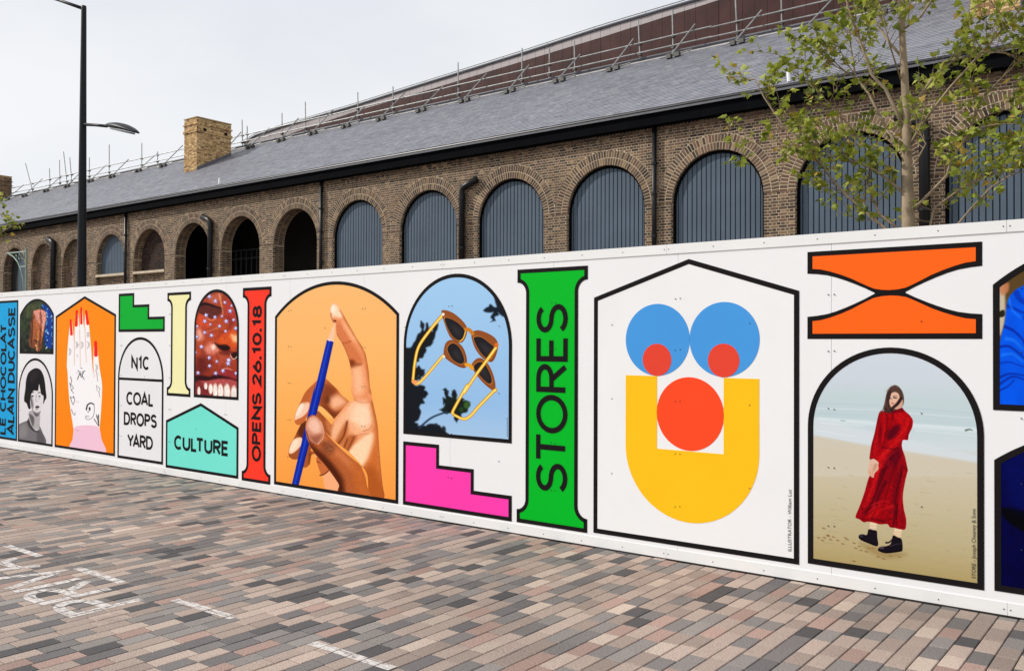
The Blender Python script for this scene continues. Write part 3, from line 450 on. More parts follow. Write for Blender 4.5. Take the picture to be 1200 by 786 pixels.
  ('s','u',(40,20,20),0.0027,1,[-9.166,1.045,-9.182,1.031],0.0036,0.0027),
  ('s','u',(232,222,206),0.002,1,[-8.823,1.526,-8.81,1.488,-8.773,1.459,-8.729,1.46,-8.696,1.485],0.0035,0.0035),
  ('p','u',(120,46,44),0.0334,0.55,[-8.965,1.956,-8.854,1.873,-8.922,1.792,-9.046,1.76,-9.115,1.678,-8.99,1.727,-8.799,1.808,-8.747,1.904]),
  ('p','u',(150,66,58),0.0376,0.5,[-9.416,1.846,-9.243,1.811,-9.116,1.843,-9.158,1.761,-9.328,1.728]),
  ('p','u',(110,44,40),0.0418,0.5,[-9.386,1.559,-9.253,1.502,-9.153,1.408,-9.284,1.368,-9.385,1.443]),
  ('p','u',(178,92,72),0.0456,0.55,[-9.154,1.494,-8.898,1.515,-8.804,1.451,-8.897,1.375,-9.089,1.409]),
  ('p','u',(86,34,34),0.0239,0.6,[-9.042,1.533,-8.82,1.554,-8.804,1.507,-8.93,1.496]),
  ('s','u',(120,50,46),0.0192,0.5,[-9.09,1.514,-9.057,1.448,-9.088,1.371],0.005,0.004),
  ('q','u',(96,70,140),0.0016,0.8,[-9.116,2.157,-9.102,2.135,-9.062,2.133,-9.093,2.119,-9.082,2.097,-9.115,2.11,-9.148,2.098,-9.138,2.12,-9.169,2.136,-9.129,2.136]),
  ('q','u',(176,172,220),0.0027,0.95,[-9.12,2.161,-9.106,2.138,-9.067,2.136,-9.097,2.123,-9.087,2.1,-9.12,2.114,-9.153,2.102,-9.142,2.124,-9.173,2.139,-9.134,2.139]),
  ('p','u',(222,222,244),0.0036,0.8,[-9.1,2.13,-9.102,2.124,-9.108,2.119,-9.117,2.117,-9.127,2.117,-9.136,2.12,-9.143,2.125,-9.145,2.131,-9.143,2.136,-9.137,2.141,-9.128,2.143,-9.118,2.143,-9.109,2.14,-9.102,2.135]),
  ('q','u',(96,70,140),0.0016,0.8,[-8.9,2.122,-8.91,2.105,-8.887,2.092,-8.918,2.093,-8.931,2.077,-8.94,2.095,-8.971,2.098,-8.945,2.108,-8.951,2.126,-8.927,2.114]),
  ('q','u',(176,172,220),0.0027,0.95,[-8.904,2.126,-8.914,2.109,-8.891,2.096,-8.922,2.097,-8.935,2.08,-8.944,2.098,-8.975,2.101,-8.949,2.111,-8.956,2.129,-8.931,2.117]),
  ('p','u',(222,222,244),0.0032,0.8,[-8.917,2.108,-8.919,2.104,-8.924,2.1,-8.931,2.099,-8.939,2.099,-8.946,2.101,-8.951,2.105,-8.953,2.109,-8.951,2.114,-8.946,2.117,-8.939,2.119,-8.931,2.119,-8.924,2.117,-8.919,2.113]),
  ('q','u',(96,70,140),0.0016,0.8,[-8.769,2.008,-8.803,1.996,-8.798,1.973,-8.828,1.989,-8.864,1.979,-8.848,2.001,-8.876,2.019,-8.836,2.016,-8.817,2.037,-8.808,2.013]),
  ('q','u',(176,172,220),0.0024,0.95,[-8.773,2.011,-8.807,2.0,-8.802,1.976,-8.832,1.992,-8.868,1.983,-8.852,2.004,-8.88,2.023,-8.84,2.019,-8.821,2.04,-8.812,2.016]),
  ('p','u',(222,222,244),0.0032,0.8,[-8.809,2.008,-8.811,2.003,-8.817,1.998,-8.826,1.996,-8.836,1.996,-8.846,1.999,-8.852,2.003,-8.854,2.009,-8.852,2.015,-8.846,2.02,-8.837,2.022,-8.827,2.022,-8.817,2.019,-8.811,2.014]),
  ('q','u',(96,70,140),0.0018,0.8,[-8.95,1.934,-8.975,1.936,-8.989,1.924,-8.992,1.939,-9.017,1.943,-8.994,1.949,-8.996,1.964,-8.978,1.953,-8.955,1.958,-8.966,1.945]),
  ('q','u',(176,172,220),0.0024,0.95,[-8.954,1.937,-8.979,1.94,-8.993,1.927,-8.997,1.942,-9.021,1.946,-8.999,1.953,-9.0,1.968,-8.982,1.957,-8.959,1.962,-8.97,1.949]),
  ('p','u',(222,222,244),0.0032,0.8,[-8.974,1.95,-8.975,1.947,-8.979,1.944,-8.985,1.942,-8.991,1.942,-8.997,1.944,-9.001,1.947,-9.003,1.951,-9.001,1.954,-8.997,1.957,-8.992,1.959,-8.985,1.959,-8.979,1.957,-8.975,1.954]),
  ('q','u',(96,70,140),0.0016,0.8,[-9.104,1.912,-9.126,1.927,-9.158,1.922,-9.14,1.939,-9.16,1.955,-9.127,1.95,-9.107,1.965,-9.105,1.946,-9.073,1.939,-9.104,1.932]),
  ('q','u',(176,172,220),0.0024,0.95,[-9.108,1.915,-9.13,1.931,-9.162,1.925,-9.145,1.942,-9.164,1.958,-9.131,1.953,-9.111,1.969,-9.109,1.949,-9.077,1.942,-9.108,1.935]),
  ('p','u',(222,222,244),0.0032,0.8,[-9.108,1.944,-9.11,1.939,-9.115,1.936,-9.123,1.933,-9.132,1.934,-9.139,1.936,-9.145,1.94,-9.147,1.945,-9.145,1.95,-9.139,1.953,-9.132,1.956,-9.123,1.955,-9.116,1.953,-9.11,1.949]),
  ('q','u',(96,70,140),0.0016,0.8,[-9.318,1.931,-9.318,1.955,-9.355,1.965,-9.317,1.971,-9.314,1.995,-9.29,1.975,-9.25,1.98,-9.274,1.961,-9.253,1.941,-9.291,1.949]),
  ('q','u',(176,172,220),0.0027,0.95,[-9.322,1.935,-9.322,1.958,-9.36,1.968,-9.321,1.975,-9.318,1.998,-9.294,1.978,-9.255,1.983,-9.278,1.964,-9.257,1.944,-9.296,1.952]),
  ('p','u',(222,222,244),0.0036,0.8,[-9.282,1.968,-9.284,1.962,-9.291,1.957,-9.3,1.955,-9.31,1.955,-9.319,1.958,-9.326,1.963,-9.328,1.968,-9.326,1.974,-9.32,1.979,-9.31,1.981,-9.3,1.981,-9.291,1.978,-9.285,1.974]),
  ('q','u',(96,70,140),0.0016,0.8,[-8.793,1.889,-8.774,1.902,-8.788,1.919,-8.76,1.912,-8.738,1.924,-8.74,1.906,-8.713,1.897,-8.743,1.893,-8.747,1.875,-8.763,1.891]),
  ('q','u',(176,172,220),0.0024,0.95,[-8.798,1.892,-8.778,1.906,-8.792,1.922,-8.764,1.915,-8.742,1.927,-8.744,1.909,-8.717,1.901,-8.747,1.897,-8.751,1.879,-8.768,1.894]),
  ('p','u',(222,222,244),0.0032,0.8,[-8.746,1.906,-8.747,1.902,-8.752,1.898,-8.759,1.896,-8.767,1.897,-8.773,1.899,-8.778,1.902,-8.78,1.907,-8.778,1.911,-8.774,1.915,-8.767,1.917,-8.759,1.917,-8.752,1.915,-8.747,1.911]),
  ('q','u',(96,70,140),0.0016,0.8,[-8.955,1.893,-8.915,1.897,-8.906,1.92,-8.887,1.899,-8.847,1.9,-8.875,1.883,-8.859,1.861,-8.895,1.872,-8.926,1.857,-8.92,1.881]),
  ('q','u',(176,172,220),0.0024,0.95,[-8.959,1.897,-8.919,1.9,-8.91,1.924,-8.891,1.902,-8.851,1.904,-8.879,1.887,-8.863,1.864,-8.899,1.875,-8.93,1.86,-8.924,1.884]),
  ('p','u',(222,222,244),0.0032,0.8,[-8.882,1.892,-8.884,1.886,-8.891,1.881,-8.9,1.879,-8.91,1.879,-8.919,1.882,-8.926,1.887,-8.928,1.892,-8.926,1.898,-8.92,1.903,-8.91,1.906,-8.9,1.905,-8.891,1.903,-8.884,1.898]),
  ('q','u',(96,70,140),0.0016,0.8,[-9.235,1.87,-9.212,1.862,-9.191,1.871,-9.197,1.856,-9.175,1.847,-9.201,1.846,-9.209,1.831,-9.219,1.845,-9.245,1.845,-9.226,1.855]),
  ('q','u',(176,172,220),0.0024,0.95,[-9.239,1.873,-9.216,1.865,-9.196,1.874,-9.201,1.859,-9.18,1.85,-9.206,1.849,-9.213,1.835,-9.224,1.849,-9.25,1.849,-9.23,1.859]),
  ('p','u',(222,222,244),0.0036,0.8,[-9.203,1.859,-9.205,1.855,-9.209,1.852,-9.215,1.85,-9.221,1.85,-9.227,1.852,-9.232,1.855,-9.233,1.859,-9.232,1.863,-9.228,1.866,-9.222,1.867,-9.215,1.867,-9.209,1.865,-9.205,1.862]),
  ('q','u',(96,70,140),0.0016,0.8,[-9.028,1.858,-9.017,1.84,-8.984,1.838,-9.01,1.827,-9.001,1.807,-9.029,1.819,-9.057,1.808,-9.047,1.827,-9.073,1.84,-9.04,1.84]),
  ('q','u',(176,172,220),0.0024,0.95,[-9.032,1.862,-9.021,1.843,-8.988,1.842,-9.014,1.83,-9.005,1.811,-9.033,1.822,-9.061,1.812,-9.052,1.831,-9.078,1.843,-9.044,1.844]),
  ('p','u',(222,222,244),0.0032,0.8,[-9.017,1.836,-9.018,1.831,-9.024,1.828,-9.031,1.825,-9.04,1.825,-9.047,1.828,-9.052,1.832,-9.054,1.837,-9.053,1.841,-9.047,1.845,-9.04,1.847,-9.031,1.847,-9.024,1.845,-9.018,1.841]),
  ('q','u',(96,70,140),0.0016,0.8,[-9.288,1.916,-9.302,1.894,-9.273,1.878,-9.313,1.879,-9.33,1.858,-9.342,1.881,-9.382,1.885,-9.348,1.897,-9.356,1.921,-9.324,1.906]),
  ('q','u',(176,172,220),0.0027,0.95,[-9.293,1.92,-9.307,1.898,-9.277,1.881,-9.318,1.883,-9.335,1.862,-9.346,1.885,-9.386,1.888,-9.352,1.901,-9.36,1.924,-9.328,1.909]),
  ('p','u',(222,222,244),0.0032,0.8,[-9.31,1.897,-9.312,1.891,-9.319,1.887,-9.328,1.884,-9.338,1.885,-9.347,1.887,-9.354,1.892,-9.356,1.898,-9.354,1.904,-9.347,1.908,-9.338,1.911,-9.328,1.91,-9.319,1.908,-9.312,1.903]),
  ('q','u',(96,70,140),0.0016,0.8,[-8.867,1.776,-8.894,1.767,-8.891,1.749,-8.913,1.762,-8.942,1.754,-8.929,1.771,-8.95,1.785,-8.919,1.782,-8.904,1.798,-8.898,1.78]),
  ('q','u',(176,172,220),0.0027,0.95,[-8.872,1.78,-8.898,1.771,-8.895,1.752,-8.918,1.765,-8.946,1.758,-8.933,1.774,-8.954,1.788,-8.923,1.786,-8.908,1.801,-8.902,1.783]),
  ('p','u',(222,222,244),0.0032,0.8,[-8.9,1.778,-8.902,1.774,-8.906,1.77,-8.914,1.768,-8.921,1.768,-8.928,1.77,-8.933,1.774,-8.935,1.778,-8.933,1.783,-8.929,1.786,-8.922,1.788,-8.914,1.788,-8.907,1.786,-8.902,1.783]),
  ('q','u',(96,70,140),0.0016,0.8,[-8.667,1.786,-8.706,1.79,-8.727,1.771,-8.733,1.795,-8.771,1.801,-8.735,1.811,-8.737,1.835,-8.709,1.817,-8.673,1.825,-8.691,1.805]),
  ('q','u',(176,172,220),0.0024,0.95,[-8.671,1.789,-8.71,1.794,-8.731,1.774,-8.737,1.798,-8.775,1.805,-8.739,1.814,-8.741,1.838,-8.714,1.821,-8.677,1.829,-8.695,1.808]),
  ('p','u',(222,222,244),0.0032,0.8,[-8.699,1.809,-8.701,1.803,-8.707,1.799,-8.716,1.796,-8.726,1.796,-8.735,1.799,-8.742,1.804,-8.744,1.81,-8.742,1.815,-8.736,1.82,-8.727,1.823,-8.717,1.822,-8.708,1.82,-8.701,1.815]),
  ('q','u',(96,70,140),0.0018,0.8,[-9.465,1.814,-9.482,1.826,-9.508,1.822,-9.493,1.834,-9.509,1.847,-9.483,1.843,-9.466,1.855,-9.465,1.84,-9.439,1.834,-9.464,1.829]),
  ('q','u',(176,172,220),0.0024,0.95,[-9.469,1.817,-9.486,1.829,-9.512,1.825,-9.498,1.838,-9.513,1.851,-9.487,1.847,-9.471,1.859,-9.469,1.843,-9.444,1.838,-9.469,1.832]),
  ('p','u',(222,222,244),0.0032,0.8,[-9.469,1.84,-9.471,1.836,-9.475,1.833,-9.481,1.832,-9.488,1.832,-9.494,1.834,-9.498,1.837,-9.5,1.841,-9.498,1.844,-9.494,1.847,-9.488,1.849,-9.481,1.849,-9.475,1.847,-9.471,1.844]),
  ('q','u',(96,70,140),0.0018,0.8,[-9.342,1.732,-9.341,1.752,-9.373,1.76,-9.34,1.766,-9.337,1.786,-9.317,1.769,-9.283,1.773,-9.304,1.757,-9.286,1.74,-9.319,1.746]),
  ('q','u',(176,172,220),0.0024,0.95,[-9.346,1.735,-9.346,1.755,-9.377,1.763,-9.344,1.769,-9.341,1.789,-9.321,1.772,-9.288,1.776,-9.308,1.761,-9.291,1.743,-9.323,1.75]),
  ('p','u',(222,222,244),0.0036,0.8,[-9.312,1.764,-9.314,1.759,-9.319,1.755,-9.327,1.753,-9.336,1.753,-9.344,1.755,-9.349,1.759,-9.351,1.764,-9.349,1.769,-9.344,1.773,-9.336,1.775,-9.327,1.775,-9.319,1.773,-9.314,1.769]),
  ('q','u',(96,70,140),0.0018,0.8,[-9.238,1.709,-9.212,1.726,-9.23,1.747,-9.193,1.738,-9.164,1.754,-9.168,1.731,-9.132,1.72,-9.171,1.715,-9.178,1.692,-9.198,1.712]),
  ('q','u',(176,172,220),0.0024,0.95,[-9.242,1.712,-9.216,1.729,-9.234,1.751,-9.197,1.741,-9.169,1.757,-9.172,1.734,-9.137,1.723,-9.175,1.718,-9.182,1.695,-9.203,1.715]),
  ('p','u',(222,222,244),0.0032,0.8,[-9.173,1.73,-9.175,1.724,-9.181,1.72,-9.19,1.717,-9.2,1.717,-9.209,1.72,-9.216,1.724,-9.218,1.73,-9.216,1.736,-9.21,1.74,-9.201,1.743,-9.191,1.743,-9.181,1.74,-9.175,1.736]),
  ('q','u',(96,70,140),0.0018,0.8,[-9.529,1.714,-9.496,1.717,-9.489,1.735,-9.473,1.718,-9.441,1.719,-9.464,1.706,-9.451,1.688,-9.481,1.697,-9.506,1.685,-9.501,1.703]),
  ('q','u',(176,172,220),0.0024,0.95,[-9.534,1.717,-9.501,1.72,-9.493,1.738,-9.478,1.721,-9.445,1.722,-9.468,1.709,-9.456,1.692,-9.485,1.7,-9.51,1.688,-9.505,1.707]),
  ('p','u',(222,222,244),0.0032,0.8,[-9.472,1.714,-9.474,1.709,-9.479,1.706,-9.486,1.703,-9.495,1.704,-9.502,1.706,-9.507,1.709,-9.509,1.714,-9.507,1.719,-9.502,1.722,-9.495,1.725,-9.486,1.725,-9.479,1.722,-9.474,1.719]),
  ('q','u',(96,70,140),0.0016,0.8,[-9.274,2.21,-9.237,2.196,-9.203,2.209,-9.213,2.186,-9.179,2.17,-9.221,2.169,-9.234,2.146,-9.25,2.17,-9.292,2.171,-9.26,2.186]),
  ('q','u',(176,172,220),0.0024,0.95,[-9.278,2.213,-9.242,2.199,-9.208,2.213,-9.217,2.189,-9.183,2.174,-9.225,2.173,-9.238,2.15,-9.254,2.173,-9.297,2.174,-9.265,2.189]),
  ('p','u',(222,222,244),0.0036,0.8,[-9.22,2.187,-9.222,2.181,-9.228,2.176,-9.238,2.174,-9.249,2.174,-9.258,2.177,-9.265,2.182,-9.267,2.188,-9.265,2.194,-9.258,2.199,-9.249,2.201,-9.238,2.201,-9.229,2.198,-9.222,2.193]),
  ('q','u',(96,70,140),0.0016,0.8,[-8.797,2.084,-8.789,2.07,-8.765,2.068,-8.784,2.06,-8.778,2.045,-8.799,2.055,-8.82,2.047,-8.812,2.061,-8.831,2.071,-8.807,2.071]),
  ('q','u',(176,172,220),0.0024,0.95,[-8.801,2.088,-8.793,2.073,-8.769,2.072,-8.788,2.063,-8.782,2.049,-8.803,2.058,-8.824,2.051,-8.817,2.065,-8.836,2.075,-8.811,2.074]),
  ('p','u',(222,222,244),0.0032,0.8,[-8.791,2.069,-8.792,2.065,-8.796,2.062,-8.802,2.061,-8.808,2.061,-8.814,2.063,-8.818,2.066,-8.819,2.069,-8.818,2.073,-8.814,2.076,-8.808,2.077,-8.802,2.077,-8.796,2.076,-8.792,2.073]),
  ('q','u',(96,70,140),0.002,0.8,[-9.39,1.622,-9.376,1.6,-9.336,1.599,-9.367,1.585,-9.356,1.563,-9.389,1.575,-9.423,1.562,-9.412,1.584,-9.444,1.599,-9.404,1.6]),
  ('q','u',(176,172,220),0.003,0.95,[-9.395,1.626,-9.381,1.604,-9.341,1.603,-9.372,1.589,-9.361,1.566,-9.395,1.579,-9.428,1.566,-9.417,1.588,-9.449,1.603,-9.409,1.604]),
  ('p','u',(222,222,244),0.004,0.8,[-9.375,1.596,-9.378,1.59,-9.384,1.585,-9.393,1.583,-9.403,1.583,-9.412,1.585,-9.419,1.59,-9.421,1.595,-9.419,1.601,-9.412,1.606,-9.403,1.608,-9.393,1.608,-9.384,1.606,-9.378,1.601]),
  ('q','u',(96,70,140),0.002,0.8,[-9.19,1.48,-9.209,1.461,-9.187,1.444,-9.223,1.448,-9.245,1.431,-9.248,1.452,-9.283,1.458,-9.249,1.467,-9.25,1.489,-9.225,1.473]),
  ('q','u',(176,172,220),0.003,0.95,[-9.195,1.484,-9.214,1.465,-9.192,1.448,-9.228,1.452,-9.25,1.434,-9.253,1.456,-9.288,1.462,-9.254,1.471,-9.255,1.493,-9.23,1.477]),
  ('p','u',(222,222,244),0.0036,0.8,[-9.218,1.467,-9.22,1.462,-9.226,1.458,-9.234,1.455,-9.244,1.455,-9.252,1.457,-9.258,1.461,-9.26,1.467,-9.258,1.472,-9.252,1.476,-9.244,1.479,-9.235,1.479,-9.226,1.477,-9.22,1.473]),
  ('q','u',(96,70,140),0.0018,0.8,[-9.174,1.359,-9.208,1.356,-9.217,1.336,-9.232,1.354,-9.267,1.353,-9.242,1.367,-9.254,1.386,-9.223,1.377,-9.196,1.39,-9.203,1.37]),
  ('q','u',(176,172,220),0.003,0.95,[-9.179,1.363,-9.213,1.36,-9.222,1.34,-9.237,1.358,-9.272,1.357,-9.247,1.371,-9.259,1.39,-9.228,1.381,-9.201,1.394,-9.208,1.374]),
  ('p','u',(222,222,244),0.004,0.8,[-9.21,1.372,-9.212,1.367,-9.217,1.363,-9.225,1.36,-9.234,1.36,-9.242,1.362,-9.248,1.366,-9.25,1.371,-9.248,1.376,-9.242,1.38,-9.234,1.383,-9.226,1.383,-9.218,1.381,-9.212,1.377]),
  ('q','u',(96,70,140),0.002,0.8,[-9.058,1.398,-9.079,1.41,-9.106,1.402,-9.093,1.418,-9.113,1.431,-9.084,1.429,-9.068,1.444,-9.063,1.427,-9.035,1.424,-9.06,1.415]),
  ('q','u',(176,172,220),0.0027,0.95,[-9.063,1.401,-9.084,1.413,-9.111,1.406,-9.098,1.422,-9.118,1.435,-9.088,1.433,-9.073,1.448,-9.068,1.431,-9.039,1.427,-9.065,1.419]),
  ('p','u',(222,222,244),0.004,0.8,[-9.067,1.427,-9.069,1.422,-9.074,1.419,-9.08,1.417,-9.088,1.417,-9.094,1.418,-9.099,1.422,-9.101,1.426,-9.099,1.43,-9.095,1.434,-9.088,1.436,-9.08,1.436,-9.074,1.434,-9.069,1.431]),
  ('q','u',(96,70,140),0.002,0.8,[-8.881,1.366,-8.876,1.392,-8.916,1.404,-8.872,1.41,-8.864,1.437,-8.842,1.414,-8.798,1.418,-8.827,1.398,-8.808,1.374,-8.849,1.384]),
  ('q','u',(176,172,220),0.0027,0.95,[-8.885,1.369,-8.881,1.396,-8.92,1.408,-8.877,1.414,-8.869,1.44,-8.846,1.418,-8.803,1.422,-8.832,1.402,-8.813,1.378,-8.853,1.388]),
  ('p','u',(222,222,244),0.004,0.8,[-8.836,1.407,-8.838,1.4,-8.845,1.395,-8.855,1.392,-8.866,1.391,-8.877,1.394,-8.884,1.399,-8.886,1.406,-8.884,1.412,-8.877,1.418,-8.867,1.421,-8.856,1.421,-8.846,1.418,-8.839,1.413]),
  ('q','u',(96,70,140),0.0018,0.8,[-9.008,1.305,-8.976,1.318,-8.982,1.34,-8.953,1.327,-8.919,1.338,-8.933,1.317,-8.905,1.301,-8.943,1.302,-8.96,1.281,-8.97,1.303]),
  ('q','u',(176,172,220),0.0027,0.95,[-9.012,1.309,-8.98,1.322,-8.987,1.344,-8.957,1.33,-8.924,1.342,-8.937,1.32,-8.91,1.305,-8.948,1.306,-8.965,1.285,-8.975,1.307]),
  ('p','u',(222,222,244),0.0036,0.8,[-8.941,1.32,-8.943,1.315,-8.949,1.31,-8.958,1.307,-8.967,1.307,-8.976,1.309,-8.982,1.314,-8.984,1.319,-8.982,1.325,-8.976,1.329,-8.968,1.332,-8.958,1.332,-8.949,1.33,-8.943,1.326]),
  ('q','u',(96,70,140),0.0018,0.8,[-9.141,1.301,-9.105,1.295,-9.079,1.312,-9.079,1.289,-9.044,1.281,-9.081,1.273,-9.084,1.251,-9.107,1.269,-9.145,1.263,-9.122,1.282]),
  ('q','u',(176,172,220),0.003,0.95,[-9.146,1.305,-9.109,1.298,-9.084,1.316,-9.084,1.293,-9.049,1.285,-9.086,1.277,-9.089,1.254,-9.112,1.272,-9.15,1.267,-9.127,1.286]),
  ('p','u',(222,222,244),0.004,0.8,[-9.085,1.289,-9.087,1.283,-9.093,1.278,-9.102,1.276,-9.111,1.275,-9.12,1.278,-9.126,1.282,-9.129,1.288,-9.127,1.293,-9.121,1.298,-9.112,1.301,-9.102,1.301,-9.093,1.298,-9.087,1.294]),
  ('q','u',(96,70,140),0.002,0.8,[-9.452,1.309,-9.44,1.289,-9.402,1.288,-9.432,1.274,-9.422,1.253,-9.453,1.265,-9.485,1.253,-9.475,1.274,-9.504,1.287,-9.466,1.288]),
  ('q','u',(176,172,220),0.003,0.95,[-9.458,1.313,-9.445,1.293,-9.407,1.292,-9.437,1.278,-9.427,1.257,-9.458,1.269,-9.49,1.256,-9.48,1.278,-9.509,1.291,-9.471,1.292]),
  ('p','u',(222,222,244),0.004,0.8,[-9.44,1.285,-9.442,1.28,-9.448,1.275,-9.457,1.273,-9.466,1.272,-9.475,1.275,-9.481,1.279,-9.483,1.284,-9.481,1.29,-9.475,1.294,-9.466,1.297,-9.457,1.297,-9.448,1.295,-9.442,1.291]),
  ('q','u',(96,70,140),0.002,0.8,[-8.668,1.309,-8.685,1.292,-8.666,1.276,-8.698,1.28,-8.717,1.264,-8.72,1.283,-8.751,1.289,-8.72,1.297,-8.72,1.317,-8.699,1.302]),
  ('q','u',(176,172,220),0.0027,0.95,[-8.672,1.312,-8.689,1.295,-8.671,1.28,-8.702,1.284,-8.722,1.267,-8.724,1.287,-8.755,1.293,-8.725,1.301,-8.725,1.32,-8.703,1.306]),
  ('p','u',(222,222,244),0.004,0.8,[-8.693,1.298,-8.695,1.293,-8.7,1.289,-8.708,1.286,-8.716,1.286,-8.723,1.288,-8.729,1.292,-8.731,1.297,-8.729,1.302,-8.724,1.306,-8.716,1.308,-8.708,1.308,-8.701,1.306,-8.695,1.302]),
  ('q','u',(96,70,140),0.0018,0.8,[-9.472,1.514,-9.503,1.512,-9.512,1.495,-9.525,1.511,-9.556,1.51,-9.533,1.522,-9.544,1.539,-9.516,1.531,-9.492,1.542,-9.498,1.524]),
  ('q','u',(176,172,220),0.003,0.95,[-9.477,1.518,-9.508,1.516,-9.517,1.499,-9.53,1.515,-9.561,1.514,-9.538,1.526,-9.549,1.543,-9.522,1.534,-9.497,1.546,-9.503,1.528]),
  ('p','u',(222,222,244),0.004,0.8,[-9.506,1.527,-9.508,1.523,-9.513,1.519,-9.52,1.517,-9.527,1.517,-9.535,1.519,-9.539,1.522,-9.541,1.527,-9.54,1.531,-9.535,1.535,-9.528,1.537,-9.52,1.537,-9.513,1.535,-9.508,1.531]),
  ('q','u',(96,70,140),0.002,0.8,[-8.82,1.404,-8.851,1.422,-8.892,1.411,-8.872,1.435,-8.901,1.455,-8.857,1.452,-8.833,1.474,-8.826,1.448,-8.784,1.442,-8.823,1.43]),
  ('q','u',(176,172,220),0.0027,0.95,[-8.824,1.407,-8.856,1.426,-8.897,1.415,-8.877,1.439,-8.905,1.459,-8.861,1.455,-8.838,1.478,-8.831,1.452,-8.788,1.446,-8.828,1.434]),
  ('p','u',(222,222,244),0.0036,0.8,[-8.829,1.444,-8.831,1.438,-8.838,1.432,-8.848,1.429,-8.859,1.429,-8.869,1.432,-8.876,1.437,-8.879,1.443,-8.876,1.45,-8.869,1.455,-8.859,1.458,-8.848,1.458,-8.838,1.456,-8.831,1.451]),
  ('n','u',0.02,0.08),
 ],
 'portrait': [
  ('a',0.466),
  ('g',[(1.4,(226,223,226)),(0.1,(216,213,217))]),
  ('p','u',(176,172,174),0.0054,1,[-13.828,0.603,-13.779,0.464,-13.7,0.38,-13.567,0.349,-13.489,0.41,-13.504,0.619]),
  ('p','u',(92,88,90),0.0162,0.9,[-13.819,0.568,-13.74,0.43,-13.682,0.398,-13.665,0.523]),
  ('p','k',(218,214,216),0.0034,1,[-13.794,0.871,-13.764,0.713,-13.705,0.609,-13.589,0.541,-13.496,0.576,-13.412,0.676,-13.381,0.834,-13.439,0.972,-13.598,0.998,-13.749,0.944]),
  ('p','c',(110,106,108),0.0204,0.9,[-13.825,0.852,-13.747,0.838,-13.688,0.716,-13.705,0.627,-13.589,0.545,-13.742,0.554,-13.841,0.709]),
  ('p','c',(96,92,96),0.023,0.9,[-13.705,0.609,-13.553,0.599,-13.459,0.621,-13.532,0.53,-13.646,0.533]),
  ('p','k',(122,118,121),0.0036,1,[-14.169,0.369,-14.031,0.431,-13.887,0.466,-13.826,0.514,-13.758,0.412,-13.604,0.336,-13.503,0.365,-13.489,0.41,-13.398,0.328,-13.313,0.16,-14.164,0.126]),
  ('p','c',(66,62,66),0.0072,0.9,[-13.895,0.475,-13.798,0.463,-13.681,0.363,-13.529,0.337,-13.51,0.312,-13.699,0.327,-13.835,0.389]),
  ('p','c',(88,84,88),0.0306,0.7,[-13.548,0.336,-13.379,0.312,-13.313,0.16,-13.544,0.152]),
  ('p','c',(146,142,144),0.0378,0.7,[-14.129,0.354,-13.933,0.401,-13.891,0.243,-14.126,0.21]),
  ('p','u',(28,22,27),0.0045,1,[-13.987,0.81,-13.951,0.937,-13.93,1.063,-13.862,1.172,-13.735,1.232,-13.603,1.255,-13.47,1.23,-13.376,1.148,-13.329,1.045,-13.305,0.942,-13.281,0.838,-13.325,0.793,-13.376,0.739,-13.37,0.852,-13.438,0.876,-13.476,0.953,-13.511,1.022,-13.54,0.933,-13.577,0.923,-13.691,0.919,-13.767,0.855,-13.792,0.747,-13.775,0.659,-13.84,0.647,-13.908,0.724,-13.978,0.748]),
  ('p','u',(52,46,50),0.0378,0.7,[-13.83,1.137,-13.697,1.211,-13.545,1.197,-13.6,1.108,-13.789,1.031]),
  ('s','u',(40,34,38),0.0054,1,[-13.756,0.887,-13.68,0.9],0.0072,0.0045),
  ('s','u',(50,44,48),0.0054,1,[-13.539,0.895,-13.453,0.905],0.0063,0.0036),
  ('p','u',(30,26,30),0.0051,1,[-13.678,0.84,-13.682,0.836,-13.693,0.833,-13.708,0.83,-13.725,0.83,-13.74,0.831,-13.751,0.834,-13.755,0.837,-13.751,0.841,-13.741,0.845,-13.725,0.847,-13.708,0.848,-13.693,0.847,-13.682,0.844]),
  ('p','u',(46,42,46),0.0051,1,[-13.463,0.845,-13.466,0.841,-13.476,0.838,-13.489,0.836,-13.504,0.835,-13.518,0.836,-13.527,0.839,-13.531,0.843,-13.527,0.846,-13.518,0.85,-13.505,0.852,-13.49,0.853,-13.476,0.852,-13.467,0.849]),
  ('s','u',(140,136,140),0.0068,0.8,[-13.588,0.861,-13.616,0.781,-13.571,0.771],0.0043,0.0034),
  ('p','u',(70,64,70),0.0051,1,[-13.63,0.683,-13.562,0.704,-13.494,0.693,-13.535,0.67,-13.592,0.664]),
  ('s','u',(120,116,120),0.0054,1,[-13.61,0.646,-13.535,0.649],0.0054,0.0036),
 ],
 'hair': [
  ('a',0.474),
  ('g',[(2.3,(52,62,48)),(1.46,(38,44,34))]),
  ('n','u',0.05,0.45),
  ('p','u',(96,100,62),0.0585,0.6,[-14.037,2.135,-13.721,2.225,-13.488,2.183,-13.693,2.103,-13.928,2.01]),
  ('p','u',(58,76,44),0.054,0.6,[-14.142,1.989,-13.927,1.961,-13.925,1.839,-14.112,1.841]),
  ('p','u',(22,66,140),0.006,1,[-13.462,2.159,-13.386,2.193,-13.26,2.154,-13.104,2.068,-13.081,1.857,-13.088,1.575,-13.249,1.557,-13.338,1.621,-13.365,1.74,-13.33,1.859,-13.307,1.977,-13.346,2.085]),
  ('s','u',(140,200,236),0.0048,0.85,[-13.437,2.182,-13.401,2.155],0.006,0.0024),
  ('s','u',(30,130,200),0.0048,0.85,[-13.265,2.044,-13.265,2.018],0.0084,0.0024),
  ('s','u',(12,34,84),0.0048,0.85,[-13.096,1.909,-13.13,1.883],0.0108,0.0024),
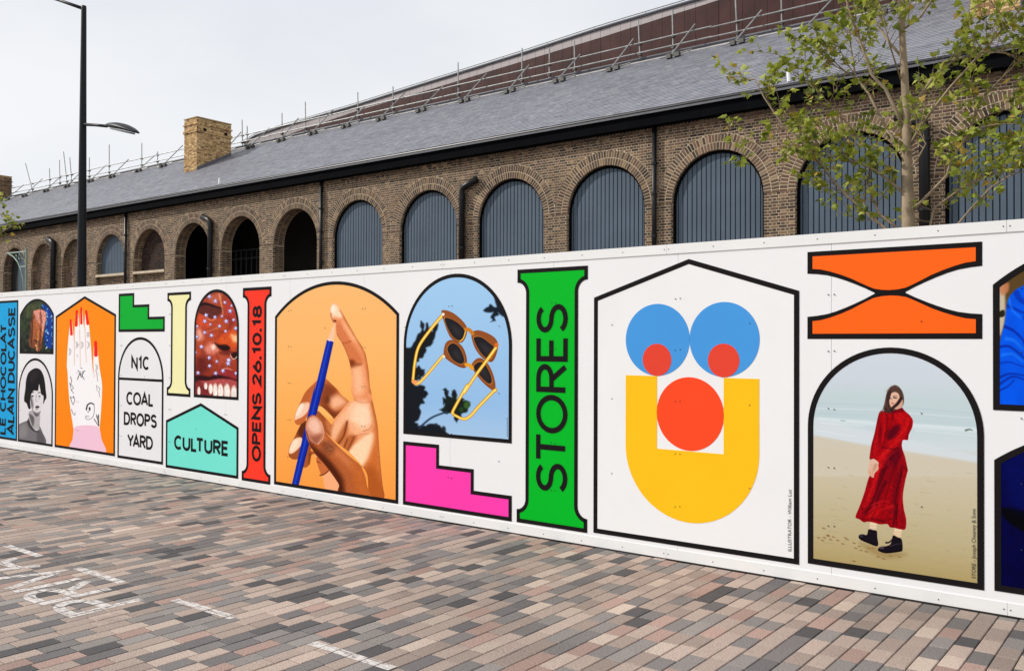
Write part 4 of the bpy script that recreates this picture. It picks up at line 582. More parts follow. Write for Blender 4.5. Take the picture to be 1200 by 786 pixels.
  ('s','u',(200,224,240),0.0048,0.85,[-13.263,1.777,-13.227,1.75],0.0132,0.0024),
  ('s','u',(20,90,180),0.0048,0.85,[-13.094,1.643,-13.094,1.617],0.006,0.0024),
  ('s','u',(140,200,236),0.0048,0.85,[-13.272,2.125,-13.306,2.099],0.0084,0.0024),
  ('s','u',(30,130,200),0.0048,0.85,[-13.103,1.989,-13.068,1.962],0.0108,0.0024),
  ('s','u',(12,34,84),0.0048,0.85,[-13.269,1.857,-13.269,1.831],0.0132,0.0024),
  ('s','u',(200,224,240),0.0048,0.85,[-13.1,1.723,-13.135,1.697],0.006,0.0024),
  ('s','u',(20,90,180),0.0048,0.85,[-13.267,1.59,-13.231,1.564],0.0084,0.0024),
  ('s','u',(30,130,200),0.0048,0.85,[-13.276,1.938,-13.31,1.912],0.0132,0.0024),
  ('s','u',(12,34,84),0.0048,0.85,[-13.107,1.803,-13.072,1.777],0.006,0.0024),
  ('s','u',(200,224,240),0.0048,0.85,[-13.273,1.67,-13.273,1.644],0.0084,0.0024),
  ('s','u',(140,200,236),0.0044,0.85,[-13.282,2.018,-13.247,1.992],0.0121,0.0022),
  ('s','u',(30,130,200),0.0048,0.85,[-13.113,1.883,-13.113,1.857],0.006,0.0024),
  ('s','u',(12,34,84),0.0048,0.85,[-13.28,1.751,-13.315,1.725],0.0084,0.0024),
  ('s','u',(200,224,240),0.0044,0.85,[-13.111,1.617,-13.076,1.592],0.0099,0.0022),
  ('s','u',(20,90,180),0.0048,0.85,[-13.289,2.099,-13.288,2.073],0.0132,0.0024),
  ('s','u',(140,200,236),0.0048,0.85,[-13.12,1.963,-13.154,1.937],0.006,0.0024),
  ('s','u',(30,130,200),0.0048,0.85,[-13.286,1.831,-13.251,1.805],0.0084,0.0024),
  ('s','u',(12,34,84),0.0048,0.85,[-13.117,1.697,-13.117,1.671],0.0108,0.0024),
  ('s','u',(200,224,240),0.0044,0.85,[-13.284,1.563,-13.319,1.537],0.0121,0.0022),
  ('s','u',(140,200,236),0.0048,0.85,[-13.293,1.912,-13.292,1.886],0.0084,0.0024),
  ('s','u',(30,130,200),0.0048,0.85,[-13.124,1.777,-13.158,1.751],0.0108,0.0024),
  ('s','u',(12,34,84),0.0048,0.85,[-13.29,1.644,-13.255,1.618],0.0132,0.0024),
  ('s','u',(20,90,180),0.0048,0.85,[-13.299,1.993,-13.334,1.967],0.0084,0.0024),
  ('s','u',(140,200,236),0.0048,0.85,[-13.13,1.857,-13.095,1.831],0.0108,0.0024),
  ('s','u',(30,130,200),0.0048,0.85,[-13.297,1.725,-13.296,1.699],0.0132,0.0024),
  ('s','u',(12,34,84),0.0044,0.85,[-13.128,1.591,-13.162,1.565],0.0055,0.0022),
  ('s','u',(200,224,240),0.0048,0.85,[-13.306,2.073,-13.27,2.047],0.0084,0.0024),
  ('s','u',(20,90,180),0.0048,0.85,[-13.136,1.937,-13.136,1.911],0.0108,0.0024),
  ('s','u',(140,200,236),0.0048,0.85,[-13.303,1.805,-13.338,1.779],0.0132,0.0024),
  ('s','u',(30,130,200),0.0044,0.85,[-13.134,1.671,-13.099,1.646],0.0055,0.0022),
  ('s','u',(12,34,84),0.0048,0.85,[-13.312,2.154,-13.312,2.128],0.0084,0.0024),
  ('s','u',(200,224,240),0.0044,0.85,[-13.143,2.017,-13.177,1.992],0.0099,0.0022),
  ('s','u',(20,90,180),0.0048,0.85,[-13.31,1.886,-13.274,1.86],0.0132,0.0024),
  ('s','u',(140,200,236),0.0044,0.85,[-13.14,1.751,-13.14,1.725],0.0055,0.0022),
  ('s','u',(30,130,200),0.0048,0.85,[-13.308,1.618,-13.342,1.592],0.0084,0.0024),
  ('s','u',(200,224,240),0.0048,0.85,[-13.316,1.967,-13.316,1.941],0.0132,0.0024),
  ('p','k',(122,74,52),0.0108,1,[-13.807,1.911,-13.757,2.032,-13.693,2.109,-13.487,2.123,-13.334,2.079,-13.302,1.977,-13.343,1.883,-13.384,1.776,-13.427,1.669,-13.446,1.561,-13.552,1.495,-13.682,1.548,-13.814,1.571,-13.855,1.669,-13.805,1.79]),
  ('p','c',(222,158,142),0.0162,0.95,[-13.706,2.098,-13.486,2.117,-13.329,2.082,-13.312,1.977,-13.374,1.812,-13.415,1.716,-13.443,1.836,-13.463,1.944,-13.52,1.872,-13.612,1.933,-13.66,2.03]),
  ('p','c',(120,66,60),0.0144,0.8,[-13.486,2.111,-13.447,2.027,-13.432,1.931,-13.483,1.944,-13.516,2.052]),
  ('p','c',(164,98,60),0.0288,0.85,[-13.716,1.983,-13.482,1.872,-13.479,1.717,-13.658,1.669,-13.765,1.778]),
  ('s','u',(66,36,28),0.0072,0.85,[-13.756,2.008,-13.744,1.802,-13.775,1.596],0.0096,0.0048),
  ('s','u',(176,112,70),0.0072,0.85,[-13.659,1.982,-13.664,1.825,-13.711,1.669],0.0096,0.0048),
  ('s','u',(206,150,96),0.0072,0.85,[-13.559,1.861,-13.561,1.693,-13.604,1.524],0.0096,0.0048),
  ('s','u',(90,48,34),0.0072,0.85,[-13.481,1.836,-13.471,1.705,-13.502,1.573],0.0096,0.0048),
  ('s','u',(50,26,20),0.0072,0.85,[-13.684,1.669,-13.599,1.651,-13.554,1.633],0.0096,0.0048),
  ('s','u',(196,120,74),0.0072,0.85,[-13.611,1.921,-13.576,1.831,-13.582,1.741],0.0096,0.0048),
  ('s','u',(98,60,46),0.0072,0.85,[-13.792,1.838,-13.782,1.729,-13.814,1.62],0.0096,0.0048),
  ('s','u',(190,116,80),0.0072,0.85,[-13.442,1.764,-13.439,1.693,-13.477,1.621],0.0096,0.0048),
  ('s','u',(226,180,120),0.0072,0.85,[-13.631,1.596,-13.584,1.555,-13.578,1.513],0.0096,0.0048),
  ('s','u',(130,90,70),0.0072,0.85,[-13.868,1.668,-13.82,1.62,-13.814,1.571],0.0096,0.0048),
  ('n','c',0.02,0.15),
 ],
 'woman': [
  ('a',1.058),
  ('g',[(1.63,(206,213,222)),(1.42,(202,211,219)),(1.3,(194,208,212)),(1.14,(190,206,211)),(1.09,(198,211,216)),(1.0,(204,214,219)),(0.9,(202,194,176)),(0.6,(193,184,157)),(0.35,(184,172,138)),(0.16,(172,156,112))]),
  ('q','u',(214,224,228),0.0144,0.8,[-2.119,1.146,-1.089,1.135,-1.089,1.105,-2.119,1.118]),
  ('q','u',(208,216,221),0.0148,0.9,[-2.119,1.14,-1.089,0.964,-1.089,0.919,-1.35,0.944,-1.75,0.982,-2.119,1.026]),
  ('q','u',(203,196,180),0.0126,0.95,[-2.119,1.024,-1.75,0.979,-1.35,0.94,-1.089,0.916,-1.089,0.834,-2.119,0.737]),
  ('s','u',(226,232,234),0.0048,0.6,[-2.074,1.143,-1.73,1.137],0.003,0.0018),
  ('s','u',(226,232,234),0.004,0.6,[-1.506,1.136,-1.107,1.129],0.0025,0.0015),
  ('s','u',(226,232,234),0.0044,0.6,[-2.052,1.11,-1.771,1.105],0.0028,0.0017),
  ('s','u',(226,232,234),0.0044,0.6,[-1.447,1.098,-1.107,1.084],0.0028,0.0017),
  ('s','u',(226,232,234),0.0044,0.6,[-2.085,1.209,-1.647,1.219],0.0028,0.0017),
  ('s','u',(226,232,234),0.0044,0.6,[-1.486,1.206,-1.116,1.194],0.0027,0.0016),
  ('s','u',(226,232,234),0.0044,0.6,[-2.085,1.058,-1.824,1.031],0.0028,0.0017),
  ('s','u',(176,196,202),0.0066,0.5,[-2.096,1.242,-1.668,1.248],0.0044,0.0022),
  ('s','u',(176,196,202),0.0066,0.5,[-1.506,1.242,-1.125,1.224],0.0044,0.0022),
  ('s','u',(176,196,202),0.0066,0.5,[-2.074,1.176,-1.75,1.176],0.0044,0.0022),
  ('s','u',(96,112,100),0.004,0.9,[-1.158,1.116,-1.135,1.123,-1.121,1.118],0.006,0.0025),
  ('s','u',(140,160,160),0.0044,0.8,[-1.92,1.134,-1.893,1.133],0.0038,0.0022),
  ('s','u',(206,198,170),0.0036,0.4,[-2.09,0.776,-2.062,0.775],0.0018,0.0012),
  ('s','u',(150,136,106),0.0036,0.4,[-1.916,0.545,-1.878,0.543],0.0018,0.0012),
  ('s','u',(150,136,106),0.0036,0.4,[-1.747,0.322,-1.701,0.32],0.0018,0.0012),
  ('s','u',(206,198,170),0.0033,0.4,[-1.584,0.784,-1.53,0.786],0.0017,0.0011),
  ('s','u',(150,136,106),0.0033,0.4,[-1.427,0.564,-1.365,0.566],0.0016,0.0011),
  ('s','u',(150,136,106),0.0033,0.4,[-1.275,0.352,-1.251,0.348],0.0016,0.0011),
  ('s','u',(206,198,170),0.0033,0.4,[-1.127,0.792,-1.095,0.792],0.0017,0.0011),
  ('s','u',(150,136,106),0.0033,0.4,[-1.957,0.462,-1.909,0.463],0.0017,0.0011),
  ('s','u',(150,136,106),0.0033,0.4,[-1.787,0.24,-1.731,0.24],0.0016,0.0011),
  ('s','u',(206,198,170),0.0036,0.4,[-1.623,0.706,-1.559,0.709],0.0018,0.0012),
  ('s','u',(150,136,106),0.0033,0.4,[-1.465,0.486,-1.44,0.484],0.0017,0.0011),
  ('s','u',(150,136,106),0.0033,0.4,[-1.311,0.275,-1.278,0.272],0.0017,0.0011),
  ('s','u',(206,198,170),0.0033,0.4,[-1.162,0.717,-1.121,0.718],0.0017,0.0011),
  ('s','u',(150,136,106),0.0033,0.4,[-1.999,0.379,-1.94,0.381],0.0017,0.0011),
  ('s','u',(150,136,106),0.0036,0.4,[-1.828,0.158,-1.761,0.16],0.0018,0.0012),
  ('s','u',(206,198,170),0.0033,0.4,[-1.662,0.626,-1.636,0.626],0.0017,0.0011),
  ('s','u',(150,136,106),0.0036,0.4,[-1.502,0.408,-1.468,0.407],0.0018,0.0012),
  ('s','u',(150,136,106),0.0033,0.4,[-1.348,0.196,-1.305,0.196],0.0017,0.0011),
  ('s','u',(206,198,170),0.0033,0.4,[-1.198,0.642,-1.148,0.644],0.0017,0.0011),
  ('s','u',(150,136,106),0.0036,0.4,[-2.042,0.296,-1.971,0.3],0.0018,0.0012),
  ('s','u',(150,136,106),0.0033,0.4,[-1.869,0.772,-1.842,0.767],0.0017,0.0011),
  ('s','u',(206,198,170),0.0036,0.4,[-1.702,0.547,-1.666,0.547],0.0018,0.0012),
  ('s','u',(150,136,106),0.0033,0.4,[-1.541,0.328,-1.496,0.329],0.0017,0.0011),
  ('s','u',(150,136,106),0.0033,0.4,[-1.384,0.781,-1.332,0.778],0.0017,0.0011),
  ('s','u',(206,198,170),0.0033,0.4,[-1.234,0.566,-1.174,0.57],0.0016,0.0011),
  ('s','u',(150,136,106),0.0033,0.4,[-2.084,0.211,-2.056,0.21],0.0016,0.0011),
  ('s','u',(150,136,106),0.0033,0.4,[-1.91,0.691,-1.872,0.687],0.0016,0.0011),
  ('s','u',(206,198,170),0.0033,0.4,[-1.742,0.466,-1.695,0.468],0.0017,0.0011),
  ('s','u',(150,136,106),0.0033,0.4,[-1.579,0.248,-1.525,0.251],0.0017,0.0011),
  ('s','u',(150,136,106),0.0033,0.4,[-1.422,0.704,-1.36,0.703],0.0017,0.0011),
  ('s','u',(206,198,170),0.0033,0.4,[-1.27,0.489,-1.246,0.489],0.0017,0.0011),
  ('s','u',(150,136,106),0.0033,0.4,[-1.123,0.282,-1.091,0.281],0.0016,0.0011),
  ('s','u',(150,136,106),0.0036,0.4,[-1.952,0.61,-1.903,0.607],0.0018,0.0012),
  ('s','u',(206,198,170),0.0036,0.4,[-1.782,0.385,-1.725,0.389],0.0018,0.0012),
  ('s','u',(150,136,106),0.0033,0.4,[-1.618,0.168,-1.554,0.172],0.0017,0.0011),
  ('s','u',(150,136,106),0.0033,0.4,[-1.459,0.626,-1.434,0.621],0.0017,0.0011),
  ('s','u',(206,198,170),0.0033,0.4,[-1.306,0.412,-1.273,0.414],0.0016,0.0011),
  ('s','u',(150,136,106),0.0033,0.4,[-1.157,0.853,-1.116,0.851],0.0017,0.0011),
  ('s','u',(150,136,106),0.0033,0.4,[-1.993,0.527,-1.934,0.526],0.0017,0.0011),
  ('s','u',(206,198,170),0.0033,0.4,[-1.822,0.303,-1.755,0.309],0.0017,0.0011),
  ('s','u',(120,88,56),0.0036,0.75,[-2.038,0.331,-2.022,0.329],0.0042,0.0024),
  ('s','u',(120,88,56),0.0036,0.75,[-2.015,0.346,-1.998,0.344],0.0042,0.0024),
  ('s','u',(120,88,56),0.0033,0.75,[-1.997,0.324,-1.981,0.323],0.0039,0.0022),
  ('s','u',(120,88,56),0.0033,0.75,[-1.979,0.344,-1.963,0.343],0.0038,0.0022),
  ('s','u',(120,88,56),0.0036,0.75,[-1.95,0.325,-1.934,0.324],0.0042,0.0024),
  ('s','u',(120,88,56),0.0033,0.75,[-1.916,0.306,-1.9,0.305],0.0039,0.0022),
  ('s','u',(120,88,56),0.0033,0.75,[-1.887,0.339,-1.871,0.338],0.0039,0.0022),
  ('s','u',(120,88,56),0.0033,0.75,[-1.842,0.322,-1.826,0.321],0.0039,0.0022),
  ('s','u',(120,88,56),0.0033,0.75,[-1.83,0.289,-1.814,0.288],0.0038,0.0022),
  ('s','u',(120,88,56),0.0033,0.75,[-1.796,0.28,-1.781,0.279],0.0039,0.0022),
  ('s','u',(120,88,56),0.0036,0.75,[-1.763,0.276,-1.747,0.275],0.0042,0.0024),
  ('s','u',(120,88,56),0.0033,0.75,[-1.746,0.301,-1.731,0.3],0.0039,0.0022),
  ('s','u',(120,88,56),0.0033,0.75,[-2.015,0.351,-1.998,0.35],0.0038,0.0022),
  ('s','u',(120,88,56),0.0036,0.75,[-2.052,0.311,-2.036,0.31],0.0042,0.0024),
  ('s','u',(120,88,56),0.0033,0.75,[-1.718,0.305,-1.703,0.304],0.0039,0.0022),
  ('s','u',(120,88,56),0.0033,0.75,[-1.685,0.253,-1.67,0.252],0.0039,0.0022),
  ('s','u',(120,88,56),0.0033,0.75,[-1.653,0.246,-1.637,0.245],0.0039,0.0022),
  ('s','u',(120,88,56),0.0033,0.75,[-1.609,0.27,-1.594,0.269],0.0039,0.0022),
  ('s','u',(120,88,56),0.0033,0.75,[-1.556,0.272,-1.541,0.271],0.0039,0.0022),
  ('s','u',(120,88,56),0.0036,0.75,[-1.842,0.201,-1.826,0.2],0.0042,0.0024),
  ('s','u',(120,88,56),0.0036,0.75,[-2.079,0.325,-2.063,0.324],0.0042,0.0024),
  ('s','u',(120,88,56),0.0036,0.75,[-2.044,0.395,-2.027,0.393],0.0042,0.0024),
  ('s','u',(120,88,56),0.0033,0.75,[-1.899,0.349,-1.883,0.348],0.0038,0.0022),
  ('s','u',(120,88,56),0.0033,0.75,[-1.808,0.304,-1.792,0.303],0.0039,0.0022),
  ('p','u',(150,126,86),0.0231,0.6,[-1.801,0.328,-1.701,0.319,-1.549,0.301,-1.507,0.291,-1.614,0.252,-1.723,0.27]),
  ('s','u',(158,146,116),0.003,0.35,[-2.102,0.822,-2.096,0.822],0.0012,0.0012),
  ('s','u',(204,196,168),0.0028,0.35,[-1.782,0.65,-1.771,0.65],0.0011,0.0011),
  ('s','u',(146,130,98),0.0028,0.35,[-1.481,0.489,-1.466,0.49],0.0011,0.0011),
  ('s','u',(158,146,116),0.0028,0.35,[-1.199,0.337,-1.179,0.339],0.0011,0.0011),
  ('s','u',(204,196,168),0.003,0.35,[-1.928,0.776,-1.923,0.776],0.0012,0.0012),
  ('s','u',(146,130,98),0.0028,0.35,[-1.619,0.608,-1.608,0.609],0.0011,0.0011),
  ('s','u',(158,146,116),0.0028,0.35,[-1.328,0.451,-1.313,0.452],0.0011,0.0011),
  ('s','u',(204,196,168),0.003,0.35,[-2.079,0.146,-2.056,0.148],0.0012,0.0012),
  ('s','u',(146,130,98),0.003,0.35,[-1.761,0.732,-1.755,0.731],0.0012,0.0012),
  ('s','u',(158,146,116),0.0027,0.35,[-1.461,0.568,-1.451,0.568],0.0011,0.0011),
  ('s','u',(204,196,168),0.0025,0.35,[-1.18,0.414,-1.166,0.415],0.001,0.001),
  ('s','u',(146,130,98),0.003,0.35,[-1.907,0.112,-1.884,0.114],0.0012,0.0012),
  ('s','u',(158,146,116),0.0027,0.35,[-1.598,0.689,-1.593,0.688],0.0011,0.0011),
  ('s','u',(204,196,168),0.0028,0.35,[-1.309,0.529,-1.299,0.529],0.0011,0.0011),
  ('s','u',(146,130,98),0.003,0.35,[-2.057,0.231,-2.039,0.232],0.0012,0.0012),
  ('s','u',(158,146,116),0.0027,0.35,[-1.739,0.813,-1.717,0.814],0.0011,0.0011),
  ('s','u',(204,196,168),0.0028,0.35,[-1.441,0.647,-1.436,0.647],0.0011,0.0011),
  ('s','u',(146,130,98),0.0028,0.35,[-1.162,0.492,-1.152,0.492],0.0011,0.0011),
  ('s','u',(158,146,116),0.0028,0.35,[-1.885,0.195,-1.868,0.197],0.0011,0.0011),
  ('s','u',(204,196,168),0.0028,0.35,[-1.578,0.769,-1.556,0.77],0.0011,0.0011),
  ('s','u',(146,130,98),0.0028,0.35,[-1.29,0.607,-1.285,0.607],0.0011,0.0011),
  ('s','u',(158,146,116),0.003,0.35,[-2.034,0.316,-2.023,0.316],0.0012,0.0012),
  ('s','u',(204,196,168),0.0028,0.35,[-1.719,0.161,-1.702,0.163],0.0011,0.0011),
  ('s','u',(146,130,98),0.0028,0.35,[-1.422,0.726,-1.401,0.727],0.0011,0.0011),
  ('s','u',(158,146,116),0.0025,0.35,[-1.143,0.568,-1.138,0.568],0.001,0.001),
  ('s','u',(204,196,168),0.003,0.35,[-1.863,0.279,-1.852,0.279],0.0012,0.0012),
  ('s','u',(146,130,98),0.003,0.35,[-1.557,0.849,-1.541,0.849],0.0012,0.0012),
  ('s','u',(158,146,116),0.0028,0.35,[-1.271,0.685,-1.25,0.686],0.0011,0.0011),
  ('s','u',(204,196,168),0.003,0.35,[-2.012,0.4,-2.006,0.4],0.0012,0.0012),
  ('s','u',(146,130,98),0.0027,0.35,[-1.698,0.243,-1.687,0.244],0.0011,0.0011),
  ('s','u',(158,146,116),0.0028,0.35,[-1.402,0.805,-1.386,0.805],0.0011,0.0011),
  ('s','u',(204,196,168),0.0028,0.35,[-1.124,0.645,-1.105,0.646],0.0011,0.0011),
  ('s','u',(146,130,98),0.003,0.35,[-1.842,0.362,-1.836,0.361],0.0012,0.0012),
  ('s','u',(158,146,116),0.003,0.35,[-1.538,0.209,-1.527,0.209],0.0012,0.0012),
  ('s','u',(204,196,168),0.0028,0.35,[-1.251,0.762,-1.236,0.763],0.0011,0.0011),
  ('s','u',(146,130,98),0.003,0.35,[-1.99,0.484,-1.967,0.486],0.0012,0.0012),
  ('s','u',(158,146,116),0.003,0.35,[-1.677,0.325,-1.671,0.325],0.0012,0.0012),
  ('s','u',(204,196,168),0.0028,0.35,[-1.382,0.883,-1.372,0.883],0.0011,0.0011),
  ('s','u',(146,130,98),0.0028,0.35,[-1.106,0.721,-1.091,0.721],0.0011,0.0011),
  ('s','u',(158,146,116),0.003,0.35,[-1.82,0.445,-1.798,0.446],0.0012,0.0012),
  ('s','u',(204,196,168),0.0027,0.35,[-1.517,0.289,-1.512,0.289],0.0011,0.0011),
  ('s','u',(146,130,98),0.0028,0.35,[-1.232,0.839,-1.222,0.839],0.0011,0.0011),
  ('s','u',(158,146,116),0.003,0.35,[-1.968,0.568,-1.95,0.569],0.0012,0.0012),
  ('s','u',(204,196,168),0.0028,0.35,[-1.656,0.406,-1.634,0.408],0.0011,0.0011),
  ('s','u',(146,130,98),0.0028,0.35,[-1.363,0.255,-1.358,0.254],0.0011,0.0011),
  ('s','u',(158,146,116),0.0028,0.35,[-1.087,0.797,-1.078,0.797],0.0011,0.0011),
  ('s','u',(204,196,168),0.003,0.35,[-1.799,0.527,-1.782,0.528],0.0012,0.0012),
  ('s','u',(146,130,98),0.0028,0.35,[-1.497,0.369,-1.476,0.371],0.0011,0.0011),
  ('s','u',(158,146,116),0.0028,0.35,[-1.214,0.221,-1.209,0.221],0.0011,0.0011),
  ('s','u',(204,196,168),0.0028,0.35,[-1.946,0.651,-1.934,0.651],0.0011,0.0011),
  ('s','u',(146,130,98),0.0028,0.35,[-1.635,0.487,-1.619,0.488],0.0011,0.0011),
  ('s','u',(158,146,116),0.0028,0.35,[-1.344,0.333,-1.323,0.335],0.0011,0.0011),
  ('s','u',(204,196,168),0.003,0.35,[-2.097,0.78,-2.092,0.779],0.0012,0.0012),
  ('s','u',(146,130,98),0.0028,0.35,[-1.777,0.609,-1.766,0.609],0.0011,0.0011),
  ('s','u',(158,146,116),0.0028,0.35,[-1.477,0.449,-1.461,0.45],0.0011,0.0011),
  ('s','u',(204,196,168),0.0028,0.35,[-1.195,0.299,-1.175,0.301],0.0011,0.0011),
  ('s','u',(146,130,98),0.0028,0.35,[-1.924,0.734,-1.918,0.734],0.0011,0.0011),
  ('s','u',(158,146,116),0.0027,0.35,[-1.615,0.568,-1.604,0.568],0.0011,0.0011),
  ('s','u',(204,196,168),0.0027,0.35,[-1.324,0.412,-1.309,0.413],0.0011,0.0011),
  ('s','u',(146,130,98),0.003,0.35,[-2.075,0.104,-2.051,0.106],0.0012,0.0012),
  ('s','u',(158,146,116),0.003,0.35,[-1.756,0.691,-1.751,0.69],0.0012,0.0012),
  ('s','u',(204,196,168),0.003,0.35,[-1.457,0.529,-1.447,0.529],0.0012,0.0012),
  ('s','u',(146,130,98),0.0028,0.35,[-1.176,0.376,-1.162,0.377],0.0011,0.0011),
  ('s','u',(158,146,116),0.003,0.35,[-1.902,0.817,-1.879,0.818],0.0012,0.0012),
  ('s','u',(204,196,168),0.003,0.35,[-1.594,0.649,-1.589,0.648],0.0012,0.0012),
  ('s','u',(146,130,98),0.0028,0.35,[-1.305,0.49,-1.295,0.49],0.0011,0.0011),
  ('s','u',(158,146,116),0.003,0.35,[-2.052,0.189,-2.034,0.19],0.0012,0.0012),
  ('s','u',(204,196,168),0.0028,0.35,[-1.735,0.772,-1.713,0.773],0.0011,0.0011),
  ('s','u',(146,130,98),0.0028,0.35,[-1.437,0.608,-1.432,0.607],0.0011,0.0011),
  ('s','u',(158,146,116),0.0028,0.35,[-1.158,0.453,-1.148,0.453],0.0011,0.0011),
  ('s','u',(204,196,168),0.0028,0.35,[-1.88,0.154,-1.863,0.156],0.0011,0.0011),
  ('s','u',(146,130,98),0.003,0.35,[-1.574,0.729,-1.552,0.73],0.0012,0.0012),
  ('s','u',(158,146,116),0.0027,0.35,[-1.286,0.568,-1.281,0.568],0.0011,0.0011),
  ('s','u',(204,196,168),0.003,0.35,[-2.03,0.274,-2.018,0.274],0.0012,0.0012),
  ('s','u',(146,130,98),0.0028,0.35,[-1.714,0.853,-1.697,0.853],0.0011,0.0011),
  ('s','u',(158,146,116),0.003,0.35,[-1.418,0.687,-1.397,0.688],0.0012,0.0012),
  ('s','u',(204,196,168),0.0028,0.35,[-1.139,0.53,-1.134,0.53],0.0011,0.0011),
  ('s','u',(146,130,98),0.003,0.35,[-1.859,0.238,-1.847,0.238],0.0012,0.0012),
  ('s','u',(158,146,116),0.0028,0.35,[-1.553,0.808,-1.537,0.809],0.0011,0.0011),
  ('s','u',(204,196,168),0.0028,0.35,[-1.267,0.646,-1.246,0.647],0.0011,0.0011),
  ('s','u',(146,130,98),0.0028,0.35,[-2.007,0.358,-2.002,0.358],0.0011,0.0011),
  ('s','u',(158,146,116),0.003,0.35,[-1.693,0.203,-1.682,0.203],0.0012,0.0012),
  ('s','u',(204,196,168),0.0028,0.35,[-1.398,0.765,-1.382,0.766],0.0011,0.0011),
  ('s','u',(146,130,98),0.0028,0.35,[-1.12,0.607,-1.101,0.608],0.0011,0.0011),
  ('s','u',(158,146,116),0.003,0.35,[-1.837,0.321,-1.831,0.32],0.0012,0.0012),
  ('s','u',(204,196,168),0.0028,0.35,[-1.533,0.169,-1.523,0.17],0.0011,0.0011),
  ('s','u',(146,130,98),0.0028,0.35,[-1.247,0.723,-1.232,0.724],0.0011,0.0011),
  ('s','u',(158,146,116),0.0028,0.35,[-1.985,0.442,-1.962,0.444],0.0011,0.0011),
  ('s','u',(204,196,168),0.0027,0.35,[-1.672,0.284,-1.667,0.284],0.0011,0.0011),
  ('s','u',(146,130,98),0.0028,0.35,[-1.378,0.843,-1.368,0.843],0.0011,0.0011),
  ('s','u',(158,146,116),0.0028,0.35,[-1.102,0.683,-1.087,0.683],0.0011,0.0011),
  ('s','u',(204,196,168),0.003,0.35,[-1.816,0.404,-1.793,0.405],0.0012,0.0012),
  ('s','u',(146,130,98),0.0028,0.35,[-1.513,0.249,-1.508,0.249],0.0011,0.0011),
  ('s','u',(158,146,116),0.0028,0.35,[-1.228,0.8,-1.218,0.8],0.0011,0.0011),
  ('s','u',(204,196,168),0.0028,0.35,[-1.963,0.526,-1.946,0.527],0.0011,0.0011),
  ('s','u',(146,130,98),0.0028,0.35,[-1.652,0.366,-1.63,0.368],0.0011,0.0011),
  ('s','u',(158,146,116),0.003,0.35,[-1.359,0.216,-1.354,0.215],0.0012,0.0012),
  ('s','u',(204,196,168),0.0028,0.35,[-1.083,0.759,-1.074,0.759],0.0011,0.0011),
  ('s','u',(146,130,98),0.003,0.35,[-1.794,0.486,-1.777,0.487],0.0012,0.0012),
  ('s','u',(158,146,116),0.003,0.35,[-1.493,0.33,-1.472,0.331],0.0012,0.0012),
  ('s','u',(204,196,168),0.0028,0.35,[-1.209,0.877,-1.204,0.876],0.0011,0.0011),
  ('s','u',(146,130,98),0.003,0.35,[-1.941,0.61,-1.93,0.61],0.0012,0.0012),
  ('s','u',(158,146,116),0.0028,0.35,[-1.631,0.447,-1.615,0.448],0.0011,0.0011),
  ('s','u',(204,196,168),0.0028,0.35,[-1.34,0.294,-1.319,0.296],0.0011,0.0011),
  ('s','u',(146,130,98),0.003,0.35,[-2.093,0.737,-2.087,0.737],0.0012,0.0012),
  ('s','u',(158,146,116),0.0027,0.35,[-1.773,0.568,-1.762,0.568],0.0011,0.0011),
  ('s','u',(204,196,168),0.0027,0.35,[-1.473,0.409,-1.457,0.41],0.0011,0.0011),
  ('s','u',(146,130,98),0.0025,0.35,[-1.191,0.26,-1.172,0.262],0.001,0.001),
  ('s','u',(158,146,116),0.003,0.35,[-1.919,0.693,-1.913,0.692],0.0012,0.0012),
  ('s','u',(204,196,168),0.0028,0.35,[-1.61,0.528,-1.599,0.528],0.0011,0.0011),
  ('s','u',(146,130,98),0.0028,0.35,[-1.32,0.373,-1.305,0.374],0.0011,0.0011),
  ('s','u',(158,146,116),0.0027,0.35,[-2.07,0.821,-2.046,0.822],0.0011,0.0011),
  ('s','u',(204,196,168),0.003,0.35,[-1.752,0.65,-1.746,0.649],0.0012,0.0012),
  ('s','u',(146,130,98),0.0028,0.35,[-1.453,0.489,-1.443,0.489],0.0011,0.0011),
  ('s','u',(158,146,116),0.0028,0.35,[-1.172,0.338,-1.158,0.339],0.0011,0.0011),
  ('s','u',(204,196,168),0.003,0.35,[-1.897,0.776,-1.875,0.776],0.0012,0.0012),
  ('s','u',(146,130,98),0.0028,0.35,[-1.59,0.608,-1.584,0.608],0.0011,0.0011),
  ('s','u',(158,146,116),0.0028,0.35,[-1.301,0.451,-1.291,0.452],0.0011,0.0011),
  ('s','u',(204,196,168),0.003,0.35,[-2.047,0.147,-2.03,0.149],0.0012,0.0012),
  ('s','u',(146,130,98),0.0028,0.35,[-1.731,0.731,-1.708,0.732],0.0011,0.0011),
  ('s','u',(158,146,116),0.0027,0.35,[-1.433,0.568,-1.428,0.568],0.0011,0.0011),
  ('s','u',(204,196,168),0.0027,0.35,[-1.154,0.415,-1.144,0.415],0.0011,0.0011),
  ('s','u',(146,130,98),0.003,0.35,[-1.876,0.113,-1.859,0.115],0.0012,0.0012),
  ('s','u',(158,146,116),0.0027,0.35,[-1.569,0.688,-1.548,0.69],0.0011,0.0011),
  ('s','u',(204,196,168),0.0028,0.35,[-1.282,0.529,-1.277,0.529],0.0011,0.0011),
  ('s','u',(146,130,98),0.003,0.35,[-2.025,0.232,-2.013,0.232],0.0012,0.0012),
  ('s','u',(158,146,116),0.0028,0.35,[-1.71,0.812,-1.693,0.813],0.0011,0.0011),
  ('s','u',(204,196,168),0.0028,0.35,[-1.413,0.647,-1.393,0.648],0.0011,0.0011),
  ('s','u',(146,130,98),0.0028,0.35,[-1.135,0.492,-1.13,0.491],0.0011,0.0011),
  ('s','u',(158,146,116),0.003,0.35,[-1.854,0.197,-1.843,0.197],0.0012,0.0012),
